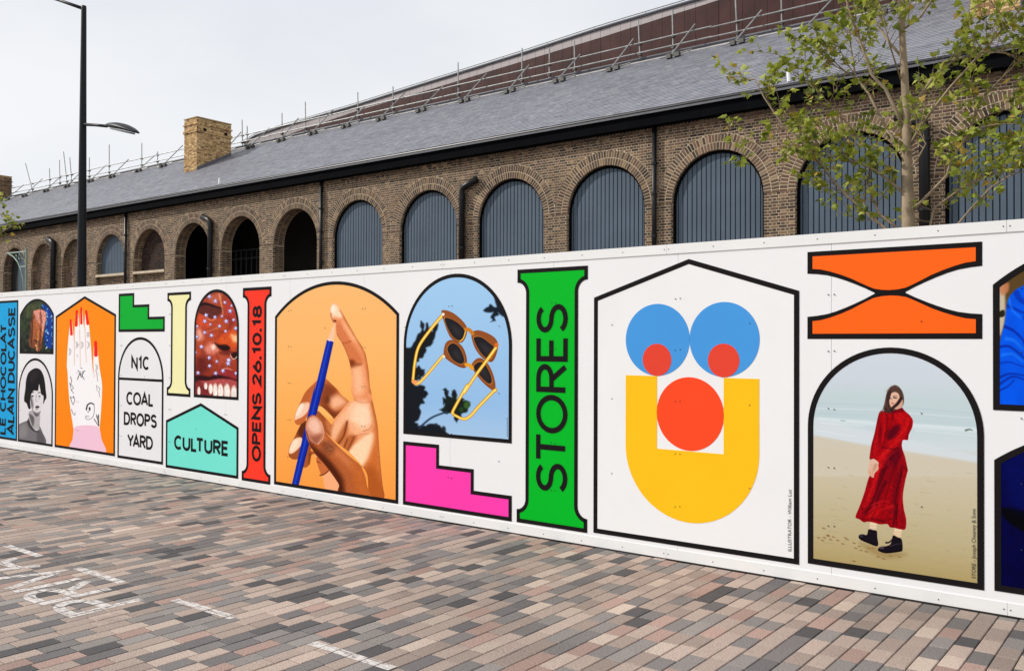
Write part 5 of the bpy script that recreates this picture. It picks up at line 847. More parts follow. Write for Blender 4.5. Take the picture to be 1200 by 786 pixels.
  ('s','u',(204,196,168),0.0028,0.35,[-1.549,0.768,-1.533,0.769],0.0011,0.0011),
  ('s','u',(146,130,98),0.0028,0.35,[-1.263,0.607,-1.243,0.608],0.0011,0.0011),
  ('s','u',(158,146,116),0.003,0.35,[-2.003,0.317,-1.997,0.316],0.0012,0.0012),
  ('s','u',(204,196,168),0.0028,0.35,[-1.689,0.162,-1.678,0.163],0.0011,0.0011),
  ('s','u',(146,130,98),0.0028,0.35,[-1.394,0.726,-1.378,0.726],0.0011,0.0011),
  ('s','u',(158,146,116),0.0025,0.35,[-1.117,0.568,-1.097,0.57],0.001,0.001),
  ('s','u',(204,196,168),0.003,0.35,[-1.832,0.28,-1.827,0.279],0.0012,0.0012),
  ('s','u',(146,130,98),0.0028,0.35,[-1.529,0.848,-1.518,0.848],0.0011,0.0011),
  ('s','u',(158,146,116),0.0025,0.35,[-1.243,0.684,-1.228,0.685],0.001,0.001),
  ('s','u',(204,196,168),0.003,0.35,[-1.981,0.401,-1.957,0.403],0.0012,0.0012),
  ('s','u',(146,130,98),0.0027,0.35,[-1.668,0.244,-1.663,0.244],0.0011,0.0011),
  ('s','u',(158,146,116),0.0028,0.35,[-1.374,0.804,-1.364,0.804],0.0011,0.0011),
  ('s','u',(204,196,168),0.0028,0.35,[-1.098,0.645,-1.084,0.645],0.0011,0.0011),
  ('s','u',(146,130,98),0.003,0.35,[-1.811,0.363,-1.789,0.364],0.0012,0.0012),
  ('s','u',(158,146,116),0.0027,0.35,[-1.509,0.21,-1.504,0.209],0.0011,0.0011),
  ('s','u',(204,196,168),0.0028,0.35,[-1.224,0.762,-1.214,0.761],0.0011,0.0011),
  ('s','u',(146,130,98),0.003,0.35,[-1.959,0.485,-1.941,0.485],0.0012,0.0012),
  ('s','u',(158,146,116),0.003,0.35,[-1.647,0.326,-1.626,0.328],0.0012,0.0012),
  ('s','u',(204,196,168),0.0028,0.35,[-1.355,0.882,-1.349,0.881],0.0011,0.0011),
  ('s','u',(146,130,98),0.0025,0.35,[-1.08,0.72,-1.07,0.72],0.001,0.001),
  ('q','u',(222,202,176),0.0016,1,[-1.732,0.481,-1.688,0.479,-1.695,0.415,-1.738,0.422]),
  ('q','u',(222,202,172),0.0016,1,[-1.58,0.458,-1.533,0.456,-1.54,0.393,-1.588,0.398]),
  ('s','u',(176,152,124),0.0024,0.6,[-1.732,0.45,-1.693,0.45],0.0016,0.0016),
  ('s','u',(176,152,124),0.0024,0.6,[-1.732,0.434,-1.693,0.434],0.0016,0.0016),
  ('s','u',(176,152,124),0.0024,0.6,[-1.732,0.422,-1.693,0.423],0.0016,0.0016),
  ('s','u',(170,146,112),0.0024,0.6,[-1.583,0.43,-1.538,0.43],0.0016,0.0016),
  ('s','u',(170,146,112),0.0024,0.6,[-1.583,0.415,-1.538,0.414],0.0016,0.0016),
  ('s','u',(170,146,112),0.0024,0.6,[-1.583,0.402,-1.538,0.402],0.0016,0.0016),
  ('p','u',(36,31,40),0.0016,1,[-1.742,0.425,-1.711,0.425,-1.69,0.42,-1.687,0.381,-1.681,0.335,-1.695,0.321,-1.742,0.332,-1.788,0.346,-1.805,0.36,-1.803,0.379,-1.78,0.388,-1.753,0.388]),
  ('p','u',(34,29,38),0.0016,1,[-1.588,0.405,-1.562,0.398,-1.538,0.391,-1.53,0.352,-1.533,0.315,-1.562,0.301,-1.632,0.284,-1.677,0.291,-1.682,0.304,-1.666,0.321,-1.629,0.331,-1.603,0.35]),
  ('s','u',(18,14,18),0.0016,1,[-1.673,0.293,-1.629,0.289,-1.533,0.316],0.0032,0.0032),
  ('s','u',(18,14,18),0.0016,1,[-1.801,0.36,-1.742,0.338,-1.687,0.327],0.0032,0.0032),
  ('s','u',(40,30,36),0.0024,1,[-1.632,0.352,-1.612,0.358,-1.591,0.382],0.0056,0.0032),
  ('s','u',(96,90,104),0.0032,0.7,[-1.606,0.334,-1.569,0.351,-1.54,0.359],0.0024,0.0012),
  ('p','u',(110,102,110),0.004,0.7,[-1.642,0.317,-1.644,0.314,-1.648,0.311,-1.655,0.309,-1.662,0.308,-1.669,0.308,-1.673,0.31,-1.675,0.312,-1.673,0.315,-1.669,0.318,-1.662,0.32,-1.655,0.321,-1.648,0.321,-1.644,0.319]),
  ('p','u',(96,92,104),0.0028,0.7,[-1.78,0.376,-1.781,0.374,-1.783,0.372,-1.787,0.371,-1.791,0.37,-1.795,0.371,-1.797,0.372,-1.798,0.374,-1.797,0.376,-1.795,0.378,-1.791,0.38,-1.787,0.38,-1.783,0.38,-1.781,0.378]),
  ('p','k',(148,20,31),0.0018,1,[-1.67,1.205,-1.639,1.214,-1.601,1.234,-1.571,1.244,-1.534,1.237,-1.511,1.215,-1.484,1.19,-1.467,1.16,-1.471,1.117,-1.491,1.069,-1.498,1.033,-1.528,1.029,-1.533,0.982,-1.514,0.92,-1.498,0.841,-1.498,0.835,-1.515,0.76,-1.528,0.669,-1.522,0.586,-1.508,0.52,-1.513,0.458,-1.544,0.452,-1.581,0.456,-1.608,0.457,-1.624,0.475,-1.668,0.468,-1.717,0.475,-1.751,0.475,-1.773,0.468,-1.801,0.484,-1.826,0.498,-1.801,0.568,-1.77,0.661,-1.736,0.779,-1.693,0.836,-1.678,0.869,-1.709,0.894,-1.735,0.889,-1.725,0.978,-1.703,1.066,-1.684,1.164]),
  ('p','c',(160,20,29),0.0231,0.8,[-1.678,1.191,-1.606,1.21,-1.601,1.072,-1.647,0.984,-1.699,1.023]),
  ('p','c',(178,27,34),0.018,0.9,[-1.586,1.211,-1.506,1.2,-1.471,1.144,-1.506,1.057,-1.586,0.988,-1.627,1.028,-1.556,1.096]),
  ('p','c',(86,18,36),0.0165,0.9,[-1.612,1.088,-1.546,1.129,-1.556,1.075,-1.596,1.03,-1.627,1.028]),
  ('s','c',(100,20,36),0.011,0.7,[-1.678,1.164,-1.668,1.068,-1.678,0.982],0.0099,0.0077),
  ('s','c',(90,16,28),0.004,0.8,[-1.619,1.188,-1.632,1.07,-1.647,0.984],0.0025,0.0025),
  ('p','c',(176,28,36),0.0165,0.7,[-1.709,1.023,-1.678,1.014,-1.693,0.895,-1.73,0.892]),
  ('p','c',(188,32,38),0.0165,0.85,[-1.678,0.918,-1.617,0.976,-1.546,0.991,-1.586,0.925,-1.668,0.826,-1.693,0.841]),
  ('p','c',(96,20,38),0.0198,0.85,[-1.607,0.934,-1.546,0.981,-1.546,0.886,-1.627,0.83,-1.647,0.856]),
  ('s','c',(80,20,34),0.0055,0.7,[-1.657,0.973,-1.586,0.967,-1.536,0.982],0.0044,0.0033),
  ('p','c',(118,20,34),0.0055,0.8,[-1.594,1.227,-1.534,1.237,-1.528,1.216,-1.586,1.203]),
  ('s','c',(176,30,38),0.0108,0.8,[-1.69,0.812,-1.723,0.671,-1.79,0.514],0.018,0.0108),
  ('s','c',(92,16,32),0.0108,0.85,[-1.646,0.816,-1.701,0.628,-1.767,0.528],0.0204,0.0122),
  ('s','c',(126,20,34),0.0099,0.8,[-1.592,0.866,-1.646,0.702,-1.723,0.568],0.0143,0.0086),
  ('s','c',(116,20,34),0.0099,0.8,[-1.549,0.847,-1.57,0.665,-1.592,0.561],0.033,0.0198),
  ('s','c',(168,30,40),0.0099,0.7,[-1.517,0.827,-1.538,0.668,-1.549,0.554],0.0132,0.0079),
  ('s','c',(188,36,38),0.0099,0.8,[-1.679,0.596,-1.723,0.545,-1.734,0.498],0.0143,0.0086),
  ('s','c',(186,36,38),0.0108,0.7,[-1.592,0.595,-1.668,0.563,-1.712,0.501],0.0096,0.0058),
  ('s','c',(80,14,30),0.0099,0.85,[-1.57,0.563,-1.581,0.505,-1.592,0.459],0.0088,0.0053),
  ('s','c',(128,26,38),0.0099,0.7,[-1.549,0.577,-1.538,0.522,-1.528,0.462],0.0165,0.0099),
  ('s','c',(96,16,32),0.0099,0.7,[-1.723,0.499,-1.657,0.49,-1.592,0.515],0.0066,0.004),
  ('s','c',(70,12,28),0.0108,0.6,[-1.635,0.749,-1.679,0.653,-1.69,0.583],0.0084,0.005),
  ('s','c',(100,18,32),0.0099,0.6,[-1.506,0.851,-1.519,0.771,-1.526,0.681],0.0055,0.0033),
  ('s','c',(100,16,30),0.0099,0.6,[-1.801,0.501,-1.756,0.484,-1.723,0.499],0.0055,0.0033),
  ('n','c',0.012,0.06),
  ('s','c',(196,44,48),0.0055,0.6,[-1.647,1.198,-1.642,1.112,-1.649,1.027],0.0033,0.002),
  ('s','c',(92,12,26),0.0055,0.6,[-1.586,1.201,-1.601,1.136,-1.642,1.048],0.0039,0.0023),
  ('s','c',(206,50,50),0.0055,0.5,[-1.496,1.174,-1.516,1.099,-1.576,1.021],0.0049,0.003),
  ('s','c',(98,14,26),0.005,0.7,[-1.479,1.143,-1.496,1.079,-1.506,1.036],0.0045,0.0027),
  ('s','c',(212,56,54),0.0055,0.55,[-1.546,1.034,-1.607,0.976,-1.668,0.897],0.0033,0.002),
  ('s','c',(84,12,26),0.005,0.6,[-1.526,1.024,-1.576,0.968,-1.627,0.922],0.004,0.0024),
  ('s','c',(104,14,28),0.0055,0.7,[-1.693,1.131,-1.711,1.022,-1.721,0.914],0.0038,0.0023),
  ('s','c',(190,40,44),0.005,0.5,[-1.668,1.164,-1.686,1.067,-1.699,0.959],0.0025,0.0015),
  ('s','c',(74,10,24),0.0055,0.7,[-1.586,0.925,-1.617,0.88,-1.642,0.824],0.005,0.003),
  ('s','c',(176,32,38),0.0055,0.6,[-1.526,0.93,-1.546,0.886,-1.556,0.822],0.0039,0.0023),
  ('s','c',(70,8,20),0.005,0.7,[-1.73,0.897,-1.709,0.891,-1.686,0.869],0.0025,0.0015),
  ('s','c',(198,44,46),0.0055,0.55,[-1.668,0.859,-1.701,0.754,-1.756,0.61],0.005,0.0025),
  ('s','c',(188,36,42),0.006,0.5,[-1.613,0.887,-1.657,0.746,-1.712,0.604],0.0048,0.0024),
  ('s','c',(72,10,24),0.0055,0.65,[-1.624,0.852,-1.679,0.71,-1.734,0.555],0.005,0.0025),
  ('s','c',(84,12,26),0.0055,0.6,[-1.57,0.89,-1.613,0.728,-1.646,0.611],0.0055,0.0028),
  ('s','c',(70,10,24),0.0055,0.65,[-1.533,0.826,-1.565,0.699,-1.576,0.596],0.0055,0.0028),
  ('s','c',(176,34,40),0.0055,0.5,[-1.509,0.817,-1.536,0.691,-1.543,0.521],0.0038,0.0019),
  ('s','c',(200,48,48),0.0055,0.6,[-1.723,0.585,-1.679,0.613,-1.613,0.626],0.0044,0.0022),
  ('s','c',(84,12,26),0.0055,0.6,[-1.734,0.532,-1.701,0.565,-1.635,0.587],0.0039,0.0019),
  ('s','c',(60,8,20),0.0055,0.7,[-1.565,0.609,-1.565,0.53,-1.571,0.462],0.0044,0.0022),
  ('s','c',(170,32,40),0.0055,0.5,[-1.592,0.583,-1.597,0.515,-1.601,0.463],0.0033,0.0017),
  ('s','c',(84,12,26),0.006,0.6,[-1.778,0.562,-1.784,0.515,-1.776,0.476],0.0042,0.0021),
  ('s','c',(60,8,20),0.0055,0.6,[-1.679,0.499,-1.646,0.486,-1.608,0.479],0.0033,0.0017),
  ('n','c',0.006,0.1),
  ('p','u',(216,182,162),0.0033,1,[-1.734,0.883,-1.711,0.89,-1.682,0.866,-1.692,0.828,-1.713,0.812,-1.744,0.822,-1.74,0.848]),
  ('p','u',(214,176,154),0.0022,1,[-1.739,0.83,-1.69,0.858,-1.679,0.83,-1.703,0.799,-1.71,0.771,-1.725,0.774,-1.745,0.79]),
  ('s','u',(160,112,92),0.0024,0.7,[-1.736,0.808,-1.723,0.777],0.0018,0.0012),
  ('s','u',(160,112,92),0.0022,0.7,[-1.721,0.811,-1.712,0.78],0.0017,0.0011),
  ('s','u',(190,140,120),0.002,0.6,[-1.735,0.848,-1.699,0.862],0.0015,0.001),
  ('p','u',(176,136,116),0.0055,0.6,[-1.709,0.851,-1.686,0.863,-1.697,0.825,-1.713,0.813]),
  ('p','u',(92,72,66),0.0027,1,[-1.645,1.22,-1.638,1.282,-1.625,1.338,-1.604,1.368,-1.58,1.384,-1.552,1.374,-1.528,1.337,-1.52,1.295,-1.526,1.257,-1.54,1.239,-1.596,1.207,-1.621,1.201]),
  ('p','u',(220,182,162),0.0027,1,[-1.612,1.296,-1.603,1.326,-1.578,1.339,-1.554,1.328,-1.545,1.294,-1.535,1.265,-1.542,1.239,-1.568,1.23,-1.592,1.231,-1.608,1.257]),
  ('p','u',(206,166,148),0.0036,1,[-1.544,1.286,-1.528,1.295,-1.532,1.244,-1.56,1.227,-1.572,1.234]),
  ('p','u',(74,56,52),0.0036,1,[-1.62,1.334,-1.596,1.35,-1.604,1.309,-1.612,1.274,-1.608,1.232,-1.584,1.218,-1.604,1.202,-1.637,1.205,-1.645,1.23,-1.63,1.291]),
  ('s','u',(62,46,44),0.0036,1,[-1.538,1.299,-1.56,1.264,-1.587,1.237,-1.608,1.211],0.0108,0.009),
  ('s','u',(110,88,80),0.0024,0.8,[-1.637,1.273,-1.645,1.23,-1.67,1.203,-1.645,1.198],0.0032,0.0016),
  ('s','u',(146,124,116),0.0045,0.6,[-1.629,1.342,-1.596,1.377,-1.556,1.37],0.0036,0.0027),
  ('s','u',(130,106,96),0.0027,0.7,[-1.608,1.364,-1.63,1.316,-1.635,1.239],0.0023,0.0014),
  ('s','u',(56,42,40),0.0027,0.7,[-1.596,1.374,-1.62,1.334,-1.624,1.257],0.0018,0.0011),
  ('s','u',(120,98,90),0.0024,0.7,[-1.568,1.381,-1.532,1.345,-1.526,1.278],0.002,0.0012),
  ('s','u',(52,40,38),0.0027,0.7,[-1.58,1.378,-1.548,1.353,-1.535,1.303],0.0018,0.0011),
  ('s','u',(120,96,86),0.0027,0.7,[-1.629,1.274,-1.621,1.231,-1.603,1.208],0.0023,0.0014),
  ('s','u',(96,76,68),0.0024,0.7,[-1.645,1.247,-1.653,1.213,-1.668,1.193],0.0024,0.0014),
  ('s','u',(110,86,78),0.0027,0.7,[-1.533,1.32,-1.564,1.272,-1.596,1.232],0.0018,0.0011),
  ('s','u',(44,34,36),0.0027,1,[-1.584,1.303,-1.566,1.3],0.004,0.0027),
  ('s','u',(44,34,36),0.0024,1,[-1.612,1.298,-1.599,1.295],0.0032,0.002),
  ('s','u',(70,54,50),0.0024,1,[-1.586,1.314,-1.562,1.312],0.0016,0.0012),
  ('s','u',(166,84,80),0.0027,1,[-1.596,1.265,-1.583,1.264],0.0036,0.0022),
  ('s','u',(190,146,128),0.0024,0.7,[-1.591,1.292,-1.598,1.278],0.0016,0.0012),
  ('s','u',(112,20,34),0.0032,1,[-1.595,1.205,-1.564,1.219,-1.532,1.234],0.0064,0.0048),
 ],
 'jumper': [
  ('a',1.150),
  ('g',[(2.3,(92,74,48)),(1.24,(110,90,60))]),
  ('p','u',(204,196,176),0.0117,0.9,[-0.972,2.002,-0.945,2.013,-0.94,1.812,-0.972,1.712]),
  ('p','u',(190,130,96),0.0108,0.9,[-0.968,2.001,-0.923,2.025,-0.923,1.975,-0.956,1.951]),
  ('p','u',(50,50,36),0.0048,1,[-0.97,1.85,-0.945,1.86,-0.943,1.825,-0.97,1.818]),
  ('p','k',(22,96,222),0.0048,1,[-0.613,2.098,-0.739,2.067,-0.839,2.007,-0.885,1.98,-0.925,1.918,-0.943,1.781,-0.966,1.674,-0.98,1.485,-0.98,1.259,-0.533,1.28,-0.531,2.094]),
  ('s','c',(10,44,140),0.0078,0.8,[-0.946,1.762,-0.89,1.73,-0.831,1.662],0.0091,0.0045),
  ('s','c',(10,44,140),0.0072,0.85,[-0.973,1.636,-0.913,1.637,-0.831,1.563],0.0072,0.0036),
  ('s','c',(10,44,140),0.0078,0.6,[-0.973,1.536,-0.913,1.543,-0.831,1.513],0.0052,0.0026),
  ('s','c',(10,44,140),0.0078,0.8,[-0.973,1.448,-0.913,1.474,-0.831,1.464],0.0065,0.0032),
  ('s','c',(10,44,140),0.0078,0.8,[-0.968,1.41,-0.902,1.456,-0.831,1.439],0.0065,0.0032),
  ('s','c',(10,44,140),0.0072,0.8,[-0.966,1.372,-0.924,1.399,-0.891,1.437],0.0048,0.0024),
  ('s','c',(10,44,140),0.0072,0.6,[-0.929,1.887,-0.879,1.861,-0.83,1.835],0.012,0.006),
  ('s','c',(10,44,140),0.0078,0.5,[-0.879,1.961,-0.846,1.91,-0.739,1.858],0.0195,0.0098),
  ('s','c',(10,44,140),0.0078,0.7,[-0.836,1.662,-0.74,1.601,-0.656,1.492],0.0091,0.0045),
  ('s','c',(10,44,140),0.0078,0.6,[-0.836,1.811,-0.739,1.76,-0.635,1.687],0.0104,0.0052),
  ('s','c',(60,140,246),0.0104,0.6,[-0.935,1.687,-0.891,1.674,-0.847,1.625],0.0104,0.0052),
  ('s','c',(60,140,246),0.0096,0.6,[-0.957,1.586,-0.902,1.593,-0.847,1.55],0.0084,0.0042),
  ('s','c',(60,140,246),0.0096,0.6,[-0.923,1.937,-0.901,1.862,-0.857,1.811],0.0084,0.0042),
  ('p','c',(14,66,176),0.072,0.7,[-0.613,2.098,-0.739,2.042,-0.718,1.662,-0.751,1.294,-0.533,1.304,-0.531,2.094]),
  ('p','u',(60,44,36),0.0108,1,[-0.707,2.102,-0.644,2.136,-0.582,2.096,-0.572,1.987,-0.655,1.954,-0.712,2.017]),
  ('n','c',0.05,0.03),
 ],
 'darkblue': [
  ('a',1.149),
  ('g',[(1.2,(6,20,74)),(0.15,(4,16,62))]),
  ('p','u',(6,8,22),0.0126,1,[-0.967,0.648,-0.928,0.663,-0.877,0.658,-0.815,0.659,-0.656,0.684,-0.549,0.676,-0.62,0.57,-0.79,0.527,-0.878,0.544,-0.941,0.593]),
  ('p','u',(8,28,96),0.0675,0.6,[-0.953,0.918,-0.89,0.995,-0.752,0.963,-0.692,0.701,-0.915,0.676]),
  ('n','u',0.03,0.06),
 ],
 'tattoo': [
  ('a',0.502),
  ('g',[(2.3,(243,144,16)),(0.1,(238,138,28))]),
  ('q','u',(240,238,240),0.0021,1,[-12.681,1.292,-12.667,1.497,-12.646,1.657,-12.613,1.832,-12.585,1.939,-12.561,1.953,-12.537,1.918,-12.512,1.817,-12.486,1.701,-12.47,1.614,-12.462,1.831,-12.445,2.018,-12.422,2.078,-12.393,2.081,-12.369,2.046,-12.34,1.887,-12.322,1.83,-12.313,2.016,-12.295,2.113,-12.272,2.116,-12.248,2.072,-12.216,1.886,-12.187,1.829,-12.173,2.014,-12.154,2.067,-12.117,2.067,-12.081,1.977,-12.038,1.757,-12.001,1.559,-11.97,1.362,-11.945,1.222,-11.937,1.391,-11.928,1.56,-11.913,1.637,-11.883,1.651,-11.852,1.63,-11.817,1.504,-11.775,1.31,-11.735,1.191,-11.713,1.133,-11.695,1.046,-11.701,0.914,-11.724,0.694,-11.744,0.547,-11.755,0.488,-11.742,0.43,-11.63,0.169,-12.521,0.168,-12.486,0.322,-12.469,0.414,-12.502,0.519,-12.561,0.683,-12.601,0.833,-12.636,1.046,-12.658,1.229]),
  ('p','u',(234,197,214),0.003,1,[-12.475,0.406,-12.445,0.449,-12.341,0.48,-12.13,0.501,-11.894,0.509,-11.784,0.494,-11.749,0.467,-11.704,0.345,-11.624,0.148,-12.533,0.137,-12.492,0.292]),
  ('s','u',(214,140,96),0.0028,0.85,[-12.468,1.686,-12.459,1.311],0.0035,0.0028),
  ('s','u',(214,140,96),0.0028,0.85,[-12.319,1.815,-12.293,1.3],0.0035,0.0028),
  ('s','u',(214,140,96),0.0028,0.85,[-12.176,1.843,-12.128,1.36],0.0035,0.0028),
  ('s','u',(214,140,96),0.0028,0.85,[-11.971,1.447,-11.905,1.167],0.0035,0.0028),
  ('s','u',(226,46,40),0.003,1,[-12.579,1.948,-12.552,1.752],0.0144,0.0189),
  ('s','u',(226,46,40),0.0028,1,[-12.405,2.075,-12.416,1.876],0.0157,0.0206),
  ('s','u',(226,46,40),0.0028,1,[-12.283,2.113,-12.274,1.901],0.0123,0.0162),
  ('s','u',(226,46,40),0.0028,1,[-12.142,2.067,-12.097,1.896],0.0151,0.0198),
  ('s','u',(226,46,40),0.0028,1,[-11.88,1.641,-11.869,1.468],0.019,0.025),
  ('s','u',(50,47,50),0.003,0.7,[-12.614,1.554,-12.593,1.511,-12.618,1.455],0.003,0.0023),
  ('s','u',(50,47,50),0.003,0.7,[-12.575,1.543,-12.56,1.511,-12.58,1.467],0.003,0.0022),
  ('s','u',(50,47,50),0.003,0.7,[-12.418,1.649,-12.397,1.606,-12.422,1.551],0.003,0.0023),
  ('s','u',(50,47,50),0.0028,0.7,[-12.38,1.637,-12.365,1.606,-12.384,1.563],0.0028,0.0021),
  ('s','u',(50,47,50),0.0028,0.7,[-12.273,1.649,-12.252,1.606,-12.277,1.552],0.0028,0.0021),
  ('s','u',(50,47,50),0.003,0.7,[-12.235,1.638,-12.22,1.606,-12.24,1.563],0.003,0.0022),
  ('s','u',(50,47,50),0.0028,0.7,[-12.096,1.649,-12.075,1.607,-12.1,1.553],0.0028,0.0021),
  ('s','u',(50,47,50),0.0028,0.7,[-12.059,1.638,-12.044,1.607,-12.063,1.565],0.0028,0.0021),
  ('s','u',(50,47,50),0.0028,0.7,[-11.872,1.341,-11.852,1.3,-11.876,1.246],0.0028,0.0021),
  ('s','u',(50,47,50),0.0028,0.7,[-11.836,1.331,-11.822,1.3,-11.84,1.258],0.0028,0.0021),
  ('s','u',(50,47,50),0.0028,0.8,[-12.117,1.766,-12.049,1.768],0.0035,0.0035),
  ('s','u',(50,47,50),0.0028,0.8,[-12.117,1.743,-12.049,1.746],0.0035,0.0035),
  ('s','u',(50,47,50),0.0028,0.8,[-12.117,1.72,-12.049,1.723],0.0035,0.0035),
  ('s','u',(50,47,50),0.0028,0.5,[-12.394,1.47,-12.365,1.428],0.0035,0.0021),
  ('s','u',(50,47,50),0.0028,0.85,[-12.362,1.244,-12.298,1.228],0.0056,0.0035),
  ('s','u',(50,47,50),0.003,0.85,[-12.228,1.23,-12.16,1.248],0.006,0.0037),
  ('s','u',(50,47,50),0.0028,0.85,[-12.275,1.283,-12.241,1.278],0.0056,0.0035),
  ('s','u',(50,47,50),0.0028,0.85,[-12.285,1.2,-12.239,1.198],0.0056,0.0035),
  ('s','u',(50,47,50),0.003,0.85,[-12.293,1.225,-12.346,1.16],0.0068,0.0038),
  ('s','u',(50,47,50),0.003,0.85,[-12.346,1.16,-12.37,1.12],0.0067,0.0037),
  ('s','u',(50,47,50),0.003,0.85,[-12.208,1.227,-12.244,1.178],0.0068,0.0038),
  ('s','u',(50,47,50),0.003,0.85,[-12.244,1.178,-12.182,1.126],0.0067,0.0037),
  ('s','u',(50,47,50),0.003,0.85,[-12.292,1.192,-12.261,1.153],0.0067,0.0037),
  ('s','u',(50,47,50),0.0032,0.8,[-12.569,1.155,-12.536,1.095,-12.573,1.033,-12.547,0.988],0.0048,0.0032),
  ('s','u',(50,47,50),0.003,0.8,[-12.598,1.062,-12.488,1.005,-12.547,0.965],0.0045,0.003),
  ('s','u',(50,47,50),0.003,0.8,[-12.547,0.972,-12.471,0.922],0.0045,0.003),
  ('s','u',(50,47,50),0.0032,0.8,[-12.57,0.873,-12.516,0.791,-12.475,0.763],0.0048,0.0032),
  ('s','u',(50,47,50),0.0032,0.8,[-12.486,0.884,-12.445,0.825,-12.488,0.777],0.0048,0.0032),
  ('s','u',(50,47,50),0.003,0.8,[-12.53,0.699,-12.498,0.648,-12.436,0.628,-12.43,0.666],0.0045,0.003),
  ('s','u',(50,47,50),0.003,0.8,[-12.564,0.865,-12.446,0.87],0.0045,0.003),
  ('s','u',(50,47,50),0.0028,0.8,[-12.116,0.704,-12.099,0.772,-12.016,0.81,-11.922,0.799,-11.898,0.73,-11.926,0.64,-12.013,0.591,-12.117,0.585,-12.138,0.629],0.0035,0.0028),
  ('s','u',(50,47,50),0.0045,0.9,[-12.116,0.719,-12.081,0.783,-11.987,0.811,-11.913,0.795],0.0098,0.0075),
  ('p','u',(50,47,50),0.0045,1,[-12.003,0.732,-12.006,0.72,-12.012,0.711,-12.021,0.705,-12.032,0.705,-12.041,0.709,-12.048,0.718,-12.051,0.73,-12.049,0.742,-12.042,0.751,-12.033,0.757,-12.022,0.757,-12.013,0.752,-12.006,0.744]),
  ('p','u',(50,47,50),0.003,1,[-12.053,0.69,-12.054,0.685,-12.058,0.681,-12.064,0.679,-12.071,0.679,-12.077,0.68,-12.081,0.684,-12.083,0.688,-12.081,0.693,-12.077,0.697,-12.071,0.699,-12.065,0.699,-12.059,0.697,-12.055,0.694]),
  ('s','u',(50,47,50),0.003,0.6,[-12.118,0.637,-12.111,0.608],0.0023,0.0023),
  ('s','u',(50,47,50),0.003,0.6,[-12.085,0.639,-12.078,0.61],0.0023,0.0023),
  ('s','u',(50,47,50),0.003,0.6,[-12.049,0.641,-12.043,0.612],0.0023,0.0023),
  ('s','u',(50,47,50),0.0028,0.9,[-11.838,0.659,-11.773,0.516],0.0056,0.0042),
  ('s','u',(50,47,50),0.003,0.9,[-11.901,0.597,-11.778,0.509],0.006,0.0045),
  ('s','u',(50,47,50),0.003,0.9,[-11.786,0.662,-11.773,0.516],0.006,0.0045),
  ('s','u',(50,47,50),0.003,0.9,[-11.838,0.63,-11.78,0.64],0.006,0.0045),
  ('s','u',(50,47,50),0.003,0.6,[-11.845,1.056,-11.829,0.983],0.0038,0.003),
  ('s','u',(50,47,50),0.003,0.6,[-11.81,1.042,-11.757,1.014,-11.791,0.969],0.0038,0.003),
  ('s','u',(50,47,50),0.003,0.6,[-11.78,0.97,-11.756,0.905],0.0038,0.003),
  ('s','u',(50,47,50),0.003,0.6,[-11.848,1.247,-11.817,1.115],0.0038,0.003),
 ],
}
# ------------------------------------------------------------------ ground
BRICK_D = 6.13                                            # street-side face of the hoarding
def sheet(name, z, mat, s=600):
    me = bpy.data.meshes.new(name); n = 12
    me.from_pydata([(-s, -s, z), (s, -s, z), (s, s, z), (-s, s, z)], [], [(0, 1, 2, 3)])
    o = link(name, me, mat); tag(o, kind='structure'); return o
g = sheet('ground', -0.022, material('ground_paving', lin((122, 112, 107)), 0.9, noise=0.25, nscale=1.5, bump=0.3))
pav = MB().box(-34, 9, -5, BRICK_D + 0.35, -0.6, -0.016).build('pavement', material('paver_joint', lin((58, 51, 47)), 0.95, noise=0.25, nscale=25, bump=0.5, bscale=150))
tag(pav, kind='structure')
PAVER_PAL = [(16, (163, 146, 135)), (15, (152, 136, 126)), (14, (142, 127, 118)), (9, (154, 129, 119)), (14, (128, 122, 118)),
             (13, (116, 111, 109)), (7, (101, 97, 97)), (6, (78, 76, 77)), (5, (176, 160, 147))]
pm_o = piece_material('paver_stone', PAVER_PAL, True, 0.8, 0.55, 110, 0.15, 0.55, 0.5, 0.25, stain=((80, 72, 67), 1.6, 0.62, 0.4), moss=((58, 52, 50), 11, 0.70, 0.6))
pm_i = piece_material('paver_stone_far', PAVER_PAL, False, 0.8, 0.55, 110, 0.15, 0.55, 0.5, 0.25, stain=((80, 72, 67), 1.6, 0.62, 0.4), moss=((58, 52, 50), 11, 0.70, 0.6))
PW, PJ = 0.1075, 0.0058
LENS = (0.18, 0.2, 0.2, 0.22, 0.25)
def paver_verts(l, w=PW - PJ, h=0.055, c=0.0034):
    a, b = w / 2, l / 2
    return np.array([(-a, -b, -h), (a, -b, -h), (a, b, -h), (-a, b, -h), (-a, -b, -c), (a, -b, -c), (a, b, -c), (-a, b, -c),
                     (-a + c, -b + c, 0), (a - c, -b + c, 0), (a - c, b - c, 0), (-a + c, b - c, 0)])
PAVF = np.array([(0, 1, 5, 4), (1, 2, 6, 5), (2, 3, 7, 6), (3, 0, 4, 7), (4, 5, 9, 8), (5, 6, 10, 9), (6, 7, 11, 10), (7, 4, 8, 11), (8, 9, 10, 11)])
pavers = []
row = 0; x = -30.0
while x < 5.5:
    y = -3.4 + rnd.random() * 0.2
    ymin_vis = -3.4
    while y < BRICK_D + 0.05:
        l = rnd.choice(LENS)
        if y + l > BRICK_D - 0.02: l = max(0.06, BRICK_D - 0.012 - y); y2 = 99
        else: y2 = y + l
        pavers.append((x + PW / 2, y + l / 2, rnd.uniform(-0.0012, 0.0012), l - PJ, rnd.uniform(-0.006, 0.006), rnd.uniform(-0.004, 0.004)))
        y = y2
    x += PW
near = nearest([(p[0], p[1], 0) for p in pavers], 300)
pmesh = {}
arr = []
